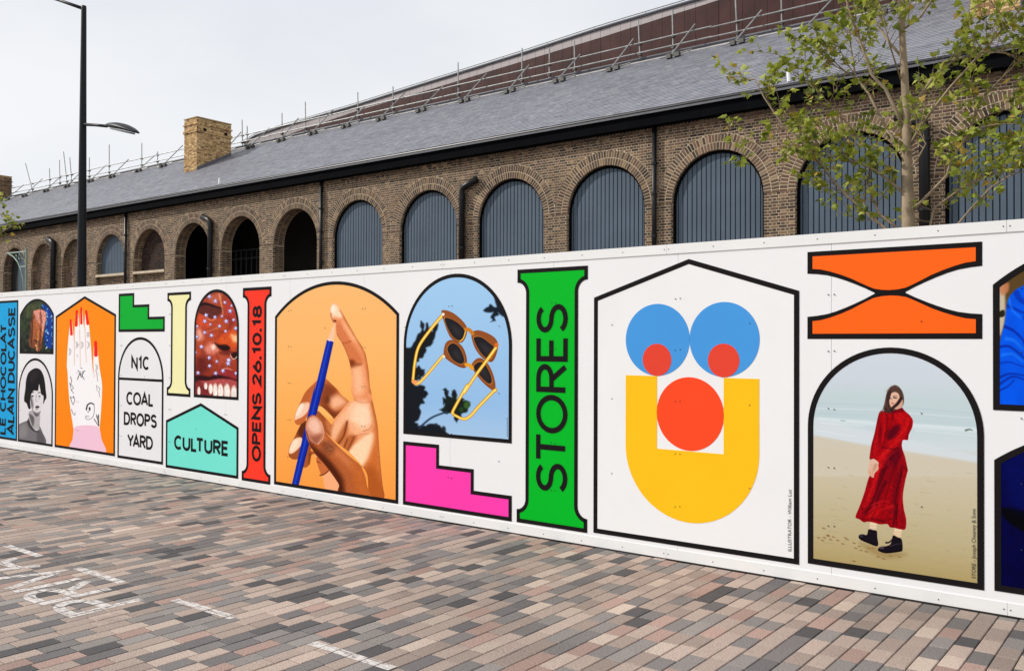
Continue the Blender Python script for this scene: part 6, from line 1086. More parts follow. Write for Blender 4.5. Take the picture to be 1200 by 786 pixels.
for i, (px, py, pz, l, tx, ty) in enumerate(pavers):
    if i in near:
        k = round(l, 3)
        if k not in pmesh:
            pmesh[k] = mesh_np('paver', paver_verts(l), PAVF); pmesh[k].materials.append(pm_o)
        o = link('paver', pmesh[k], None, pav, (px, py, pz)); o.rotation_euler = (tx, ty, 0)
    else:
        v = paver_verts(l); v[:, 2] += v[:, 1] * tx - v[:, 0] * ty
        arr.append(v + np.array((px, py, pz)))
arr = np.array(arr); n = len(arr)
F = (PAVF[None] + (np.arange(n) * 12)[:, None, None]).reshape(-1, 4)
o = link('paver_field', mesh_np('paver_field', arr.reshape(-1, 3), F), pm_i, pav); o['kind'] = 'stuff'

# painted bay line and the upside-down word on the setts
def worn_paint():
    m = bpy.data.materials.new('worn_road_paint'); m.use_nodes = True; t = m.node_tree; b = t.nodes['Principled BSDF']
    geo = t.nodes.new('ShaderNodeNewGeometry'); n = t.nodes.new('ShaderNodeTexNoise'); n.inputs['Scale'].default_value = 26; n.inputs['Detail'].default_value = 8; n.inputs['Roughness'].default_value = 0.75
    t.links.new(geo.outputs['Position'], n.inputs['Vector'])
    r = t.nodes.new('ShaderNodeValToRGB'); r.color_ramp.elements[0].position = 0.38; r.color_ramp.elements[1].position = 0.56
    r.color_ramp.elements[0].color = (*lin((138, 128, 124)), 1); r.color_ramp.elements[1].color = (*lin((208, 202, 198)), 1)
    t.links.new(n.outputs['Fac'], r.inputs['Fac']); t.links.new(r.outputs['Color'], b.inputs['Base Color']); b.inputs['Roughness'].default_value = 0.8
    a = t.nodes.new('ShaderNodeValToRGB'); a.color_ramp.elements[0].position = 0.30; a.color_ramp.elements[1].position = 0.42
    t.links.new(n.outputs['Fac'], a.inputs['Fac']); t.links.new(a.outputs['Color'], b.inputs['Alpha'])
    return m
paint = worn_paint()
def stroke_polys(pts, w, closed=False):
    """centre line -> mitred left and right edges"""
    pts = [Vector((p[0], p[1])) for p in pts]; n = len(pts); Lp = []; Rp = []
    for i in range(n):
        if closed: a, b = pts[(i - 1) % n], pts[(i + 1) % n]
        else: a, b = (pts[i - 1] if i else None), (pts[i + 1] if i < n - 1 else None)
        d1 = (pts[i] - a).normalized() if a is not None else None
        d2 = (b - pts[i]).normalized() if b is not None else None
        if d1 is None: d1 = d2
        if d2 is None: d2 = d1
        n1 = Vector((-d1.y, d1.x)); n2 = Vector((-d2.y, d2.x)); m = n1 + n2
        m = m.normalized() if m.length > 1e-6 else n1
        k = (w / 2) / max(0.35, m.dot(n1)); Lp.append(pts[i] + m * k); Rp.append(pts[i] - m * k)
    return Lp, Rp

def arc(cx, cy, rx, ry, a0, a1, n=10):
    return [(cx + rx * math.cos(R(a0 + (a1 - a0) * i / n)), cy + ry * math.sin(R(a0 + (a1 - a0) * i / n))) for i in range(n + 1)]

# capitals and figures as centre lines in a unit box; (width, [(points, closed)])
def glyphs():
    g = {}
    g['A'] = (.74, [([(0, 0), (.5, 1), (1, 0)], 0), ([(.17, .30), (.83, .30)], 0)])
    g['C'] = (.76, [(arc(.5, .5, .5, .5, 48, 312, 20), 0)])
    g['D'] = (.68, [([(0, 0), (0, 1), (.42, 1)] + arc(.42, .5, .58, .5, 90, -90, 14)[1:-1] + [(.42, 0)], 1)])
    g['E'] = (.52, [([(1, 1), (0, 1), (0, 0), (1, 0)], 0), ([(0, .52), (.9, .52)], 0)])
    g['H'] = (.66, [([(0, 0), (0, 1)], 0), ([(1, 0), (1, 1)], 0), ([(0, .52), (1, .52)], 0)])
    g['I'] = (.02, [([(.5, 0), (.5, 1)], 0)])
    g['L'] = (.46, [([(0, 1), (0, 0), (1, 0)], 0)])
    g['N'] = (.68, [([(0, 0), (0, 1), (1, 0), (1, 1)], 0)])
    g['O'] = (.84, [(arc(.5, .5, .5, .5, 0, 360, 28)[:-1], 1)])
    bowl = [(0, 1), (.5, 1)] + arc(.5, .755, .5, .245, 90, -90, 10)[1:-1] + [(.5, .51)]
    g['P'] = (.56, [([(0, 0)] + bowl, 0), ([(.5, .51), (0, .51)], 0)])
    g['R'] = (.58, [([(0, 0)] + bowl, 0), ([(.5, .51), (0, .51)], 0), ([(.44, .51), (1, 0)], 0)])
    g['S'] = (.60, [(arc(.5, .76, .47, .24, 24, 262, 14) + arc(.5, .26, .5, .26, 82, -156, 14), 0)])
    g['T'] = (.62, [([(0, 1), (1, 1)], 0), ([(.5, 1), (.5, 0)], 0)])
    g['U'] = (.64, [([(0, 1), (0, .36)] + arc(.5, .36, .5, .36, 180, 360, 14)[1:-1] + [(1, .36), (1, 1)], 0)])
    g['V'] = (.72, [([(0, 1), (.5, 0), (1, 1)], 0)])
    g['Y'] = (.70, [([(0, 1), (.5, .45), (1, 1)], 0), ([(.5, .45), (.5, 0)], 0)])
    g['1'] = (.22, [([(0, .80), (1, 1), (1, 0)], 0)])
    g['0'] = (.62, [(arc(.5, .5, .5, .5, 0, 360, 26)[:-1], 1)])
    g['2'] = (.56, [(arc(.5, .72, .48, .28, 170, -20, 12) + [(0, 0), (1, 0)], 0)])
    g['6'] = (.60, [(arc(.5, .31, .5, .31, 0, 360, 22)[:-1], 1), ([(.03, .40), (.30, .72), (.62, 1)], 0)])
    g['8'] = (.58, [(arc(.5, .76, .43, .24, 0, 360, 20)[:-1], 1), (arc(.5, .26, .5, .26, 0, 360, 20)[:-1], 1)])
    g['.'] = (.02, [([(.5, -.12), (.5, .14)], 0)])
    return g
GL = glyphs()
KERN = {'CA': -.14, 'LA': -.12, 'AT': -.16, 'LT': -.18, 'CU': -.08, 'YA': -.18, 'AC': -.06, 'CO': -.10, 'OC': -.04, 'CH': -.08, 'AS': -.05, 'OA': -.08, 'RO': -.03, 'UC': -.03, 'AI': -.02, 'ST': -.05, 'TO': -.08, 'AR': -.03, 'AL': -.03, '1C': .06, 'N1': .02, '10': .1, '18': .1, '.1': .06}
def text_strokes(txt, length, cap, sw, gap=0.24, space=0.5):
    """-> list of (left edge, right edge, closed) in (u along, v up), stretched to the wanted length and cap height"""
    nat = []; u = 0; last = ''
    for ch in txt:
        u += KERN.get(last + ch, 0); last = ch
        if ch == ' ': u += space; continue
        w, st = GL[ch]; nat.append((u, w, st)); u += w + gap
    nat_len = u - gap; k = (length - sw) / nat_len; out = []
    for u0, w, st in nat:
        for pts, cl in st:
            q = [(sw / 2 + (u0 + p[0] * w) * k, sw / 2 + p[1] * (cap - sw)) for p in pts]
            l, r = stroke_polys(q, sw, bool(cl)); out.append((l, r, bool(cl)))
    return out
def text_mesh(name, strokes, place, step):
    """place(u, v, d) -> 3D point, d = height above the surface"""
    mb = MB()
    for k, (l, r, cl) in enumerate(strokes):
        d = step * (1 + 0.12 * (k % 6)); n = len(l); v = [place(p.x, p.y, d) for p in l] + [place(p.x, p.y, d) for p in r]
        f = [(i, i + 1, n + i + 1, n + i) for i in range(n - 1)]
        if cl: f.append((n - 1, 0, n, 2 * n - 1))
        mb.add(v, f)
    me = bpy.data.meshes.new(name); me.from_pydata(mb.v, [], mb.f); me.update(); return me
def clip_rect(poly, x0, x1, y0, y1):
    for ax, lim, keep_less in ((0, x0, False), (0, x1, True), (1, y0, False), (1, y1, True)):
        out = []
        for i in range(len(poly)):
            p, q = poly[i], poly[(i + 1) % len(poly)]; pi_ = (p[ax] <= lim) == keep_less; qi_ = (q[ax] <= lim) == keep_less
            if pi_: out.append(p)
            if pi_ != qi_:
                t = (lim - p[ax]) / (q[ax] - p[ax]); out.append((p[0] + t * (q[0] - p[0]), p[1] + t * (q[1] - p[1])))
        poly = out
        if len(poly) < 3: return []
    return poly
def painted(name, quads):
    '''road paint lies on the top of each sett and breaks at the joints'''
    mb = MB(); xs = [p[0] for q in quads for p in q]; ys = [p[1] for q in quads for p in q]
    for (px, py, pz, l, tx, ty) in pavers:
        hx, hy = (PW - PJ) / 2 - 0.001, l / 2 - 0.001
        if px + hx < min(xs) or px - hx > max(xs) or py + hy < min(ys) or py - hy > max(ys): continue
        for k, q in enumerate(quads):
            c_ = clip_rect(list(q), px - hx, px + hx, py - hy, py + hy)
            if c_: mb.add([(p[0], p[1], pz + (p[1] - py) * tx - (p[0] - px) * ty + 0.0011 + 0.0002 * (k % 5)) for p in c_], [tuple(range(len(c_)))])
    me = bpy.data.meshes.new(name); me.from_pydata(mb.v, [], mb.f); me.update(); return link(name, me, paint, pav)
for k, x0 in enumerate((-7.63, -6.48, -5.21, -3.87, -2.56)):
    w_ = 0.63 if k else 0.57
    painted('painted_dash', [[(x0, 3.185), (x0 + w_, 3.185), (x0 + w_, 3.25), (x0, 3.25)]])
quads = []
for l, r, cl in text_strokes('PRIVA', 1.83, 0.50, 0.07, 0.2):
    n = len(l)
    for i in range(n if cl else n - 1):
        j = (i + 1) % n; quads.append([(-5.345 - p.x, 3.12 - p.y) for p in (l[i], l[j], r[j], r[i])])
painted('painted_word', quads)

# ------------------------------------------------------------------ hoarding
S0, PANEL = -0.834, 1.153
hoard = empty('hoarding', (-7, BRICK_D, 0))
tag(hoard, 'long white painted site hoarding of flush boards in front of the brick building', 'hoarding')
k0, k1 = -5, 16
for k in range(k0, k1):
    xr = S0 - PANEL * k; xl = xr - PANEL
    j = 0.0012
    MB().box(xl + j, xr - j, BRICK_D, BRICK_D + 0.018, 0.012, 2.335).build('board_panel', M['white_board'], hoard)
x_lo, x_hi = S0 - PANEL * k1, S0 - PANEL * k0
x = -0.93 + 2.306 * 2
while x > x_lo:
    a = max(x - 2.306, x_lo)
    MB().box(a + 0.001, min(x, x_hi) - 0.001, BRICK_D - 0.007, BRICK_D + 0.05, 2.334, 2.407).build('top_rail', M['white_rail'], hoard)
    MB().box(a + 0.001, min(x, x_hi) - 0.001, BRICK_D - 0.0045, BRICK_D + 0.0, 0.011, 0.088).build('skirting_board', M['white_rail'], hoard)
    x -= 2.306
fr = MB()
for k in range(k0, k1):
    xr = S0 - PANEL * k
    fr.box(xr - 0.05, xr + 0.05, BRICK_D + 0.019, BRICK_D + 0.095, 0, 2.33)
fr.build('post_frame', material('timber_frame', lin((170, 140, 100)), 0.85, noise=0.2, nscale=5), hoard)
scw = MB()
def screw(x, z, y=BRICK_D - 0.0046, r=0.0042):
    n = 6; v = [(x + r * math.cos(2 * PI * i / n), y - 0.0015, z + r * math.sin(2 * PI * i / n)) for i in range(n)]
    v += [(p[0], y + 0.004, p[2]) for p in v]
    scw.add(v, [tuple(range(n))] + [(i, (i + 1) % n, n + (i + 1) % n, n + i) for i in range(n)])
for k in range(k0, k1):
    xr = S0 - PANEL * k
    for z in (0.416, 0.815, 1.21, 1.602, 1.99):
        for dx in (-0.02, 0.02): screw(xr + dx, z + rnd.uniform(-.004, .004))
    for z in (0.612, 1.208, 1.797): screw(xr - PANEL / 2 - 0.004, z)
x = -0.93 + 2.306 * 2
while x > x_lo:
    for dx in (-0.018, 0.018, -0.385, -0.77, -1.15, -1.53, -1.92):
        if x_lo < x + dx < x_hi: screw(x + dx, 2.370, BRICK_D - 0.0075); screw(x + dx, 0.043 + rnd.uniform(-.006, .006), BRICK_D - 0.005)
    x -= 2.306
o = scw.build('screws', M['screw'], hoard); o['kind'] = 'stuff'

# ---- flat print: pictures are painted into small image grids from the outlines listed below
def smooth_poly(p, sub=6):
    n = len(p); out = []
    for i in range(n):
        a, b, c, d = p[(i - 1) % n], p[i], p[(i + 1) % n], p[(i + 2) % n]
        for j in range(sub):
            t = j / sub
            out.append(0.5 * ((2 * b) + (c - a) * t + (2 * a - 5 * b + 4 * c - d) * t * t + (3 * b - a - 3 * c + d) * t ** 3))
    return np.array(out)
def smooth_line(p, sub=6):
    if len(p) < 3: return np.array([p[0] + (p[1] - p[0]) * j / 4 for j in range(5)])
    q = [2 * p[0] - p[1]] + list(p) + [2 * p[-1] - p[-2]]; out = []
    for i in range(1, len(q) - 2):
        a, b, c, d = q[i - 1], q[i], q[i + 1], q[i + 2]
        for j in range(sub):
            t = j / sub; out.append(0.5 * ((2 * b) + (c - a) * t + (2 * a - 5 * b + 4 * c - d) * t * t + (3 * b - a - 3 * c + d) * t ** 3))
    out.append(p[-1]); return np.array(out)
def vnoise(shape, cell, rs):
    H, W = shape; gh, gw = int(H / cell) + 3, int(W / cell) + 3
    gk = rs.rand(gh, gw); yy = np.arange(H) / cell; xx = np.arange(W) / cell
    y0 = yy.astype(int); x0 = xx.astype(int); fy = (yy - y0)[:, None]; fx = (xx - x0)[None]
    fy = fy * fy * (3 - 2 * fy); fx = fx * fx * (3 - 2 * fx)
    a = gk[y0][:, x0]; b = gk[y0][:, x0 + 1]; c = gk[y0 + 1][:, x0]; d = gk[y0 + 1][:, x0 + 1]
    return (a * (1 - fx) + b * fx) * (1 - fy) + (c * (1 - fx) + d * fx) * fy - 0.5
def paint_print(ops, box, res=300):
    aq = 1.0
    if ops[0][0] == 'a': aq = ops[0][1]; ops = ops[1:]
    s0, s1, z0, z1 = box; W = max(8, int((s1 - s0) * res)); H = max(8, int((z1 - z0) * res))
    X = (s0 + (np.arange(W) + 0.5) / W * (s1 - s0)) * aq; s0, s1 = s0 * aq, s1 * aq; Z = z0 + (np.arange(H) + 0.5) / H * (z1 - z0)
    img = np.zeros((H, W, 3)); clip = np.ones((H, W)); rs = np.random.RandomState(5)
    for op in ops:
        if op[0] == 'g':
            zs = np.array([q[0] for q in op[1]])[::-1]; cs = np.array([q[1] for q in op[1]], float)[::-1] / 255
            img[:] = np.stack([np.interp(Z, zs, cs[:, k]) for k in range(3)], 1)[:, None, :]; continue
        if op[0] == 'n':
            nz = vnoise((H, W), max(2, op[2] * res), rs) + 0.5 * vnoise((H, W), max(1.5, op[2] * res / 2.3), rs)
            m = clip if op[1] == 'c' else 1.0
            img *= (1 + (nz * 2 * op[3]) * m)[..., None]; continue
        kind, fl, col, soft, al, fp = op[:6]; pts = np.array(fp, float).reshape(-1, 2) * (aq, 1); soft = max(soft, 0.8 / res)
        if kind == 'p': pts = smooth_poly(pts)
        elif kind == 's': ctrl = pts; pts = smooth_line(pts)
        pad = soft + (max(op[6], op[7]) if kind == 's' else 0)
        i0 = max(0, int((pts[:, 0].min() - pad - s0) / (s1 - s0) * W)); i1 = min(W, int((pts[:, 0].max() + pad - s0) / (s1 - s0) * W) + 2)
        j0 = max(0, int((pts[:, 1].min() - pad - z0) / (z1 - z0) * H)); j1 = min(H, int((pts[:, 1].max() + pad - z0) / (z1 - z0) * H) + 2)
        if i1 <= i0 or j1 <= j0: continue
        gx, gz = np.meshgrid(X[i0:i1], Z[j0:j1]); best = np.full(gx.shape, 1e9); ins = np.zeros(gx.shape, bool)
        n = len(pts); segs = range(n) if kind != 's' else range(n - 1)
        for i in segs:
            ax, az = pts[i]; bx, bz = pts[(i + 1) % n]; dx, dz = bx - ax, bz - az; l2 = dx * dx + dz * dz
            if l2 < 1e-14: continue
            t = np.clip(((gx - ax) * dx + (gz - az) * dz) / l2, 0, 1); d = np.hypot(gx - ax - t * dx, gz - az - t * dz)
            if kind == 's': d = d - (op[6] + (op[7] - op[6]) * (i + t) / (n - 1))
            else:
                c = ((az > gz) != (bz > gz)); 
                if dz != 0: ins ^= c & (gx < (gz - az) * dx / dz + ax)
            best = np.minimum(best, d)
        sd_ = best if kind == 's' else np.where(ins, -best, best)
        a = np.clip(0.5 - sd_ / (2 * soft), 0, 1); a = a * a * (3 - 2 * a)
        if fl == 'k': clip = np.zeros((H, W)); clip[j0:j1, i0:i1] = a
        if fl == 'c': a = a * clip[j0:j1, i0:i1]
        a = (a * al)[..., None]; img[j0:j1, i0:i1] = img[j0:j1, i0:i1] * (1 - a) + np.array(col) / 255 * a
    lum = img.mean(axis=2, keepdims=True); img = lum + (img - lum) * 1.07          # print contrast
    return np.clip((img - 0.5) * 1.13 + 0.485, 0, 1)
def print_material(name, ops, box, res=300):
    img = paint_print(ops, box, res); H, W = img.shape[:2]
    im = bpy.data.images.new(name, W, H); px = np.ones((H, W, 4), np.float32); px[..., :3] = img * 0.97
    im.pixels.foreach_set(px.ravel()); im.pack(); im.update()
    m = bpy.data.materials.new(name); m.use_nodes = True; t = m.node_tree; b = t.nodes['Principled BSDF']
    tx = t.nodes.new('ShaderNodeTexImage'); tx.image = im; tx.extension = 'EXTEND'; t.links.new(tx.outputs['Color'], b.inputs['Base Color'])
    b.inputs['Roughness'].default_value = 0.45; b.inputs['Specular IOR Level'].default_value = 0.06; return m
VINYL = {}
def vinyl(col):
    if col not in VINYL: VINYL[col] = material('vinyl_print', lin(col), 0.55, noise=0.02, nscale=2.0, spec=0.06)
    return VINYL[col]

def inset(poly, t):
    l, r = stroke_polys(poly, 2 * t, True)
    def area(p): return abs(sum(p[i][0] * p[(i + 1) % len(p)][1] - p[(i + 1) % len(p)][0] * p[i][1] for i in range(len(p))))
    return [(p.x, p.y) for p in (l if area(l) < area(r) else r)]
def plate(name, poly, y, mat, parent, thick=0.0015, uv=None):
    n = len(poly); v = [(p[0], y, p[1]) for p in poly] + [(p[0], y + thick, p[1]) for p in poly]
    me = bpy.data.meshes.new(name); me.from_pydata(v, [], [tuple(range(n))] + [(i, n + i, n + (i + 1) % n, (i + 1) % n) for i in range(n)])
    bm = bmesh.new(); bm.from_mesh(me); bmesh.ops.triangulate(bm, faces=[f for f in bm.faces if len(f.verts) > 4]); bmesh.ops.recalc_face_normals(bm, faces=bm.faces); bm.to_mesh(me); bm.free()
    if uv:
        l = me.uv_layers.new(name='print')
        for lp in me.loops:
            c = me.vertices[lp.vertex_index].co; l.data[lp.index].uv = ((c.x - uv[0]) / (uv[1] - uv[0]), (c.z - uv[2]) / (uv[3] - uv[2]))
    return link(name, me, mat, parent)
def ring(name, outer, inner, y, mat, parent, thick=0.0015):
    n = len(outer); v = [(p[0], y, p[1]) for p in outer] + [(p[0], y, p[1]) for p in inner]
    v += [(p[0], y + thick, p[1]) for p in outer] + [(p[0], y + thick, p[1]) for p in inner]
    f = []
    for i in range(n):
        j = (i + 1) % n; f += [(i, j, n + j, n + i), (i, 2 * n + i, 2 * n + j, j), (n + i, n + j, 3 * n + j, 3 * n + i)]
    me = bpy.data.meshes.new(name); me.from_pydata(v, [], f)
    bm = bmesh.new(); bm.from_mesh(me); bmesh.ops.recalc_face_normals(bm, faces=bm.faces); bm.to_mesh(me); bm.free()
    return link(name, me, mat, parent)
def arch_shape(x0, x1, z0, spring, crown, n=40):
    """round arch when spring + half width = crown, else a segment of a larger circle"""
    h = (x1 - x0) / 2; rise = crown - spring; cx = (x0 + x1) / 2; r = (h * h + rise * rise) / (2 * rise); cz = crown - r
    a0 = math.degrees(math.asin(min(1, h / r)))
    if rise > h: a0 = 180 - a0
    return [(x0, z0), (x1, z0)] + [(cx + r * math.sin(R(a)), cz + r * math.cos(R(a))) for a in [a0 - 2 * a0 * i / n for i in range(n + 1)]]
def house_shape(x0, x1, z0, eave, apex): return [(x0, z0), (x1, z0), (x1, eave), ((x0 + x1) / 2, apex), (x0, eave)]
def column_shape(x0, x1, z0, z1, cap, ins):
    def cove(cx, cz, r, a0, a1): return [(cx + r * math.cos(R(a0 + (a1 - a0) * i / 8)), cz + r * math.sin(R(a0 + (a1 - a0) * i / 8))) for i in range(9)]
    p = [(x0, z0), (x1, z0)]
    p += cove(x1, z0 + cap + ins, ins, 270, 180)
    p += cove(x1, z1 - cap - ins, ins, 180, 90)
    p += [(x1, z1), (x0, z1)]
    p += cove(x0, z1 - cap - ins, ins, 90, 0)
    p += cove(x0, z0 + cap + ins, ins, 0, -90)
    return p
Y1, Y2, Y3 = BRICK_D - 0.002, BRICK_D - 0.0032, BRICK_D - 0.0042     # fill, outline and lettering, each proud of the one below
def graphic(name, label, cat, outer, fill=None, art=None, group=None, t=0.034, res=300, fill_name='colour_field', outline='black_outline'):
    xs = [p[0] for p in outer]; zs = [p[1] for p in outer]
    root = empty(name, ((min(xs) + max(xs)) / 2, BRICK_D, min(zs))); tag(root, label, cat, group or 'printed graphics along the hoarding')
    inner = inset(outer, t); box = (min(xs), max(xs), min(zs), max(zs))
    if art: plate('photo_print', inset(outer, t * 0.5), Y1, print_material(name + '_print', PRINTS[art], box, res), root, uv=box)
    elif fill: plate(fill_name, inset(outer, t * 0.5), Y1, vinyl(fill), root)
    ring(outline, outer, inner, Y2, M['black_vinyl'], root)
    return root
def letters(root, txt, x0, z0, length, cap, sw, mat=None, up=False, gap=0.24, space=0.5, name='lettering', label=None):
    st = text_strokes(txt, length, cap, sw, gap, space)
    if up: pl = lambda u, v, d: (x0 - v, BRICK_D - 0.0036 - d, z0 + u)      # reads upward, x0 = baseline
    else: pl = lambda u, v, d: (x0 + u, BRICK_D - 0.0036 - d, z0 + v)
    o = link(name, text_mesh(name, st, pl, 0.0006), mat or M['black_vinyl'], root)
    return o
def credit(root, txt, x0, z0, length, y=Y3 - 0.0006):
    cu = bpy.data.curves.new('credit', 'FONT'); cu.body = txt; cu.size = 1.0
    ob = bpy.data.objects.new('credit', cu); C.objects.link(ob)
    dg = bpy.context.evaluated_depsgraph_get(); me = bpy.data.meshes.new_from_object(ob.evaluated_get(dg))
    bpy.data.objects.remove(ob)
    xs = [v.co.x for v in me.vertices]; k = length / (max(xs) - min(xs)); m0 = min(xs)
    for v in me.vertices:
        u, w = (v.co.x - m0) * k, v.co.y * k; v.co = (x0 - w, y, z0 + u)
    me.update(); return link('credit_line', me, vinyl((74, 72, 72)), root)

A_ = 'poster'
g1 = graphic('lettered_banner', 'blue upright banner with two lines of sideways black lettering, leftmost graphic of the hoarding', 'banner', [(-14.96, 0.138), (-14.215, 0.138), (-14.215, 2.277), (-14.96, 2.277)], (24, 160, 218))
letters(g1, 'LE CHOCOLAT', -14.60, 0.205, 1.72, 0.205, 0.040, up=True, gap=0.27, space=0.36)
letters(g1, 'ALAIN DUCASSE', -14.31, 0.215, 1.965, 0.235, 0.042, up=True, gap=0.27, space=0.36)
graphic('photo_poster', 'small arched photo of a figure with long reddish hair bent over on dark grass', A_, arch_shape(-14.152, -13.079, 1.466, 2.046, 2.278), art='hair', t=0.03)
graphic('photo_poster', 'small arched black-and-white portrait of a person with a dark fringe in a grey top', A_, arch_shape(-14.185, -13.084, 0.137, 0.851, 1.402), art='portrait')
graphic('illustration_poster', 'orange house-shaped poster with a drawn tattooed white hand and red nails', A_, house_shape(-13.018, -11.355, 0.138, 2.012, 2.276), art='tattoo')
def stair(x0, x1, x2, x3, z0, z1, z2, z3): return [(x0, z0), (x3, z0), (x3, z1), (x2, z1), (x2, z2), (x1, z2), (x1, z3), (x0, z3)]
graphic('stair_graphic', 'green stepped stair shape with black outline above the white address arch', 'sign', stair(-11.285, -10.906, -10.546, -10.188, 1.778, 1.966, 2.126, 2.280), (0, 172, 50))
g2 = graphic('address_sign', 'white arched sign with black postcode and place name letters', 'sign', arch_shape(-11.288, -10.205, 0.126, 1.169, 1.709), (229, 229, 231))
plate('divider_bar', [(-11.27, 1.15), (-10.22, 1.15), (-10.22, 1.182), (-11.27, 1.182)], Y3, M['black_vinyl'], g2, 0.0008)
letters(g2, 'N1C', -10.958, 1.292, 0.440, 0.172, 0.033, gap=0.28)
letters(g2, 'COAL', -11.074, 0.832, 0.648, 0.172, 0.033, gap=0.24)
letters(g2, 'DROPS', -11.132, 0.566, 0.784, 0.172, 0.033, gap=0.26)
letters(g2, 'YARD', -11.046, 0.287, 0.612, 0.172, 0.033, gap=0.22)
graphic('column_graphic', 'pale yellow column shape with black outline', 'sign', column_shape(-10.128, -9.620, 0.987, 2.256, 0.102, 0.085), (240, 236, 178))
graphic('photo_poster', 'arched close-up photo of a smiling face dotted with small star stickers', A_, arch_shape(-9.546, -8.660, 0.990, 1.822, 2.265), art='face', res=340)
g3 = graphic('house_sign', 'turquoise house-shaped sign with one black word', 'sign', house_shape(-10.141, -8.656, 0.098, 0.680, 0.924), (116, 224, 208))
letters(g3, 'CULTURE', -9.957, 0.336, 1.117, 0.176, 0.036, gap=0.26)
g4 = graphic('column_graphic', 'narrow red column shape carrying a sideways black opening date', 'sign', column_shape(-8.588, -8.073, 0.088, 2.262, 0.108, 0.088), (246, 58, 40))
letters(g4, 'OPENS 26.10.18', -8.239, 0.322, 1.735, 0.165, 0.034, up=True, gap=0.25, space=0.40)
g5 = graphic('photo_poster', 'large arched orange photo of a hand balancing a blue pencil on a fingertip', A_, arch_shape(-8.006, -6.108, 0.102, 1.930, 2.276), art='pencil')
g6 = graphic('photo_poster', 'arched photo of two pairs of amber sunglasses against blue sky', A_, arch_shape(-6.043, -4.732, 0.779, 1.6255, 2.281), art='sunglasses')
graphic('stair_graphic', 'bright pink stepped stair shape with black outline below the sunglasses photo', 'sign', stair(-6.043, -5.582, -5.161, -4.729, 0.105, 0.326, 0.518, 0.707), (250, 62, 172))
g7 = graphic('column_graphic', 'tall green column shape with one large sideways black word', 'sign', column_shape(-4.674, -3.953, 0.108, 2.283, 0.112, 0.094), (2, 182, 40))
letters(g7, 'STORES', -4.147, 0.402, 1.575, 0.322, 0.046, up=True, gap=0.2)

# the face poster: discs and a horseshoe of flat colour inside a house outline
g8 = graphic('illustration_poster', 'white house-outline poster of a face made of blue, red and yellow shapes', A_, house_shape(-3.892, -2.208, 0.120, 2.019, 2.287), (236, 236, 236), t=0.037)
def disc(cx, cz, r, n=56): return [(cx + r * math.cos(2 * PI * i / n), cz + r * math.sin(2 * PI * i / n)) for i in range(n)]
YB, RD, BL = (252, 192, 28), (244, 70, 36), (72, 152, 222)
u_in_l, u_in_r, u_l, u_r = -3.316, -2.768, -3.594, -2.496
horseshoe = [(u_in_l, 1.399), (u_l, 1.399)] + [(-3.045 + 0.549 * math.cos(R(a)), 0.855 + 0.549 * math.sin(R(a))) for a in range(180, 361, 5)] + [(u_r, 1.399), (u_in_r, 1.399), (u_in_r, 0.841), (u_in_l, 0.841)]
plate('yellow_mouth', horseshoe, Y2 - 0.0003, vinyl(YB), g8, 0.0012)
for cx, cz, r, px_, pz_, pr in ((-3.3175, 1.678, 0.277, -3.3175, 1.524, 0.124), (-2.768, 1.681, 0.275, -2.769, 1.527, 0.1235)):
    e = plate('blue_eye', disc(cx, cz, r), Y2 - 0.0003, vinyl(BL), g8, 0.0012)
    plate('red_pupil', disc(px_, pz_, pr), Y2 - 0.0016, vinyl((226, 70, 52)), e, 0.0008)
plate('red_nose', disc(-3.042, 1.121, 0.2765), Y2 - 0.0003, vinyl((255, 76, 38)), g8, 0.0012)
credit(g8, 'ILLUSTRATOR - William Luz', -2.262, 0.205, 0.43)

# hourglass of two orange halves
cx = -1.6075; cv = [(.543, .149), (.475, .143), (.407, .132), (.345, .114), (.281, .090), (.220, .064), (.159, .036), (.125, .018), (.096, .003)]
cz = 1.9865
outer = [(cx - .543, cz + .299), (cx + .543, cz + .299)] + [(cx + a, cz + b) for a, b in cv] + [(cx + a, cz - b) for a, b in cv[::-1]] + [(cx + .543, cz - .302), (cx - .543, cz - .302)] + [(cx - a, cz - b) for a, b in cv] + [(cx - a, cz + b) for a, b in cv[::-1]]
g9 = empty('hourglass_graphic', (cx, BRICK_D, cz - .302)); tag(g9, 'orange hourglass shape in black outline above the beach photo', 'sign', 'printed graphics along the hoarding')
plate('black_outline', outer, Y1, M['black_vinyl'], g9)
half = [(.507, .266), (.507, .180), (.45, .174), (.39, .158), (.32, .134), (.25, .105), (.19, .074), (.14, .049), (.10, .031), (.05, .021), (0, .018)]
for sg in (1, -1):
    hp = [(cx + a, cz + sg * b) for a, b in half] + [(cx - a, cz + sg * b) for a, b in half[-2::-1]]
    plate('orange_field', hp, Y2, vinyl((255, 102, 26)), g9)
g10 = graphic('photo_poster', 'arched photo of a woman in a long red dress and boots on a beach', A_, arch_shape(-2.147, -1.056, 0.140, 1.0835, 1.629), art='woman', res=400, t=0.038)
credit(g10, 'STORE - Joseph Cheaney & Sons', -1.103, 0.205, 0.43)
graphic('photo_poster', 'bright blue jumper photo with a sloping arched top, upper right of the hoarding', A_, arch_shape(-1.006, 0.394, 1.250, 2.016, 2.281), art='jumper', t=0.037)
graphic('photo_poster', 'very dark blue photo below the bright blue jumper photo', A_, arch_shape(-1.000, 0.400, 0.149, 0.945, 1.18), art='darkblue', t=0.037)
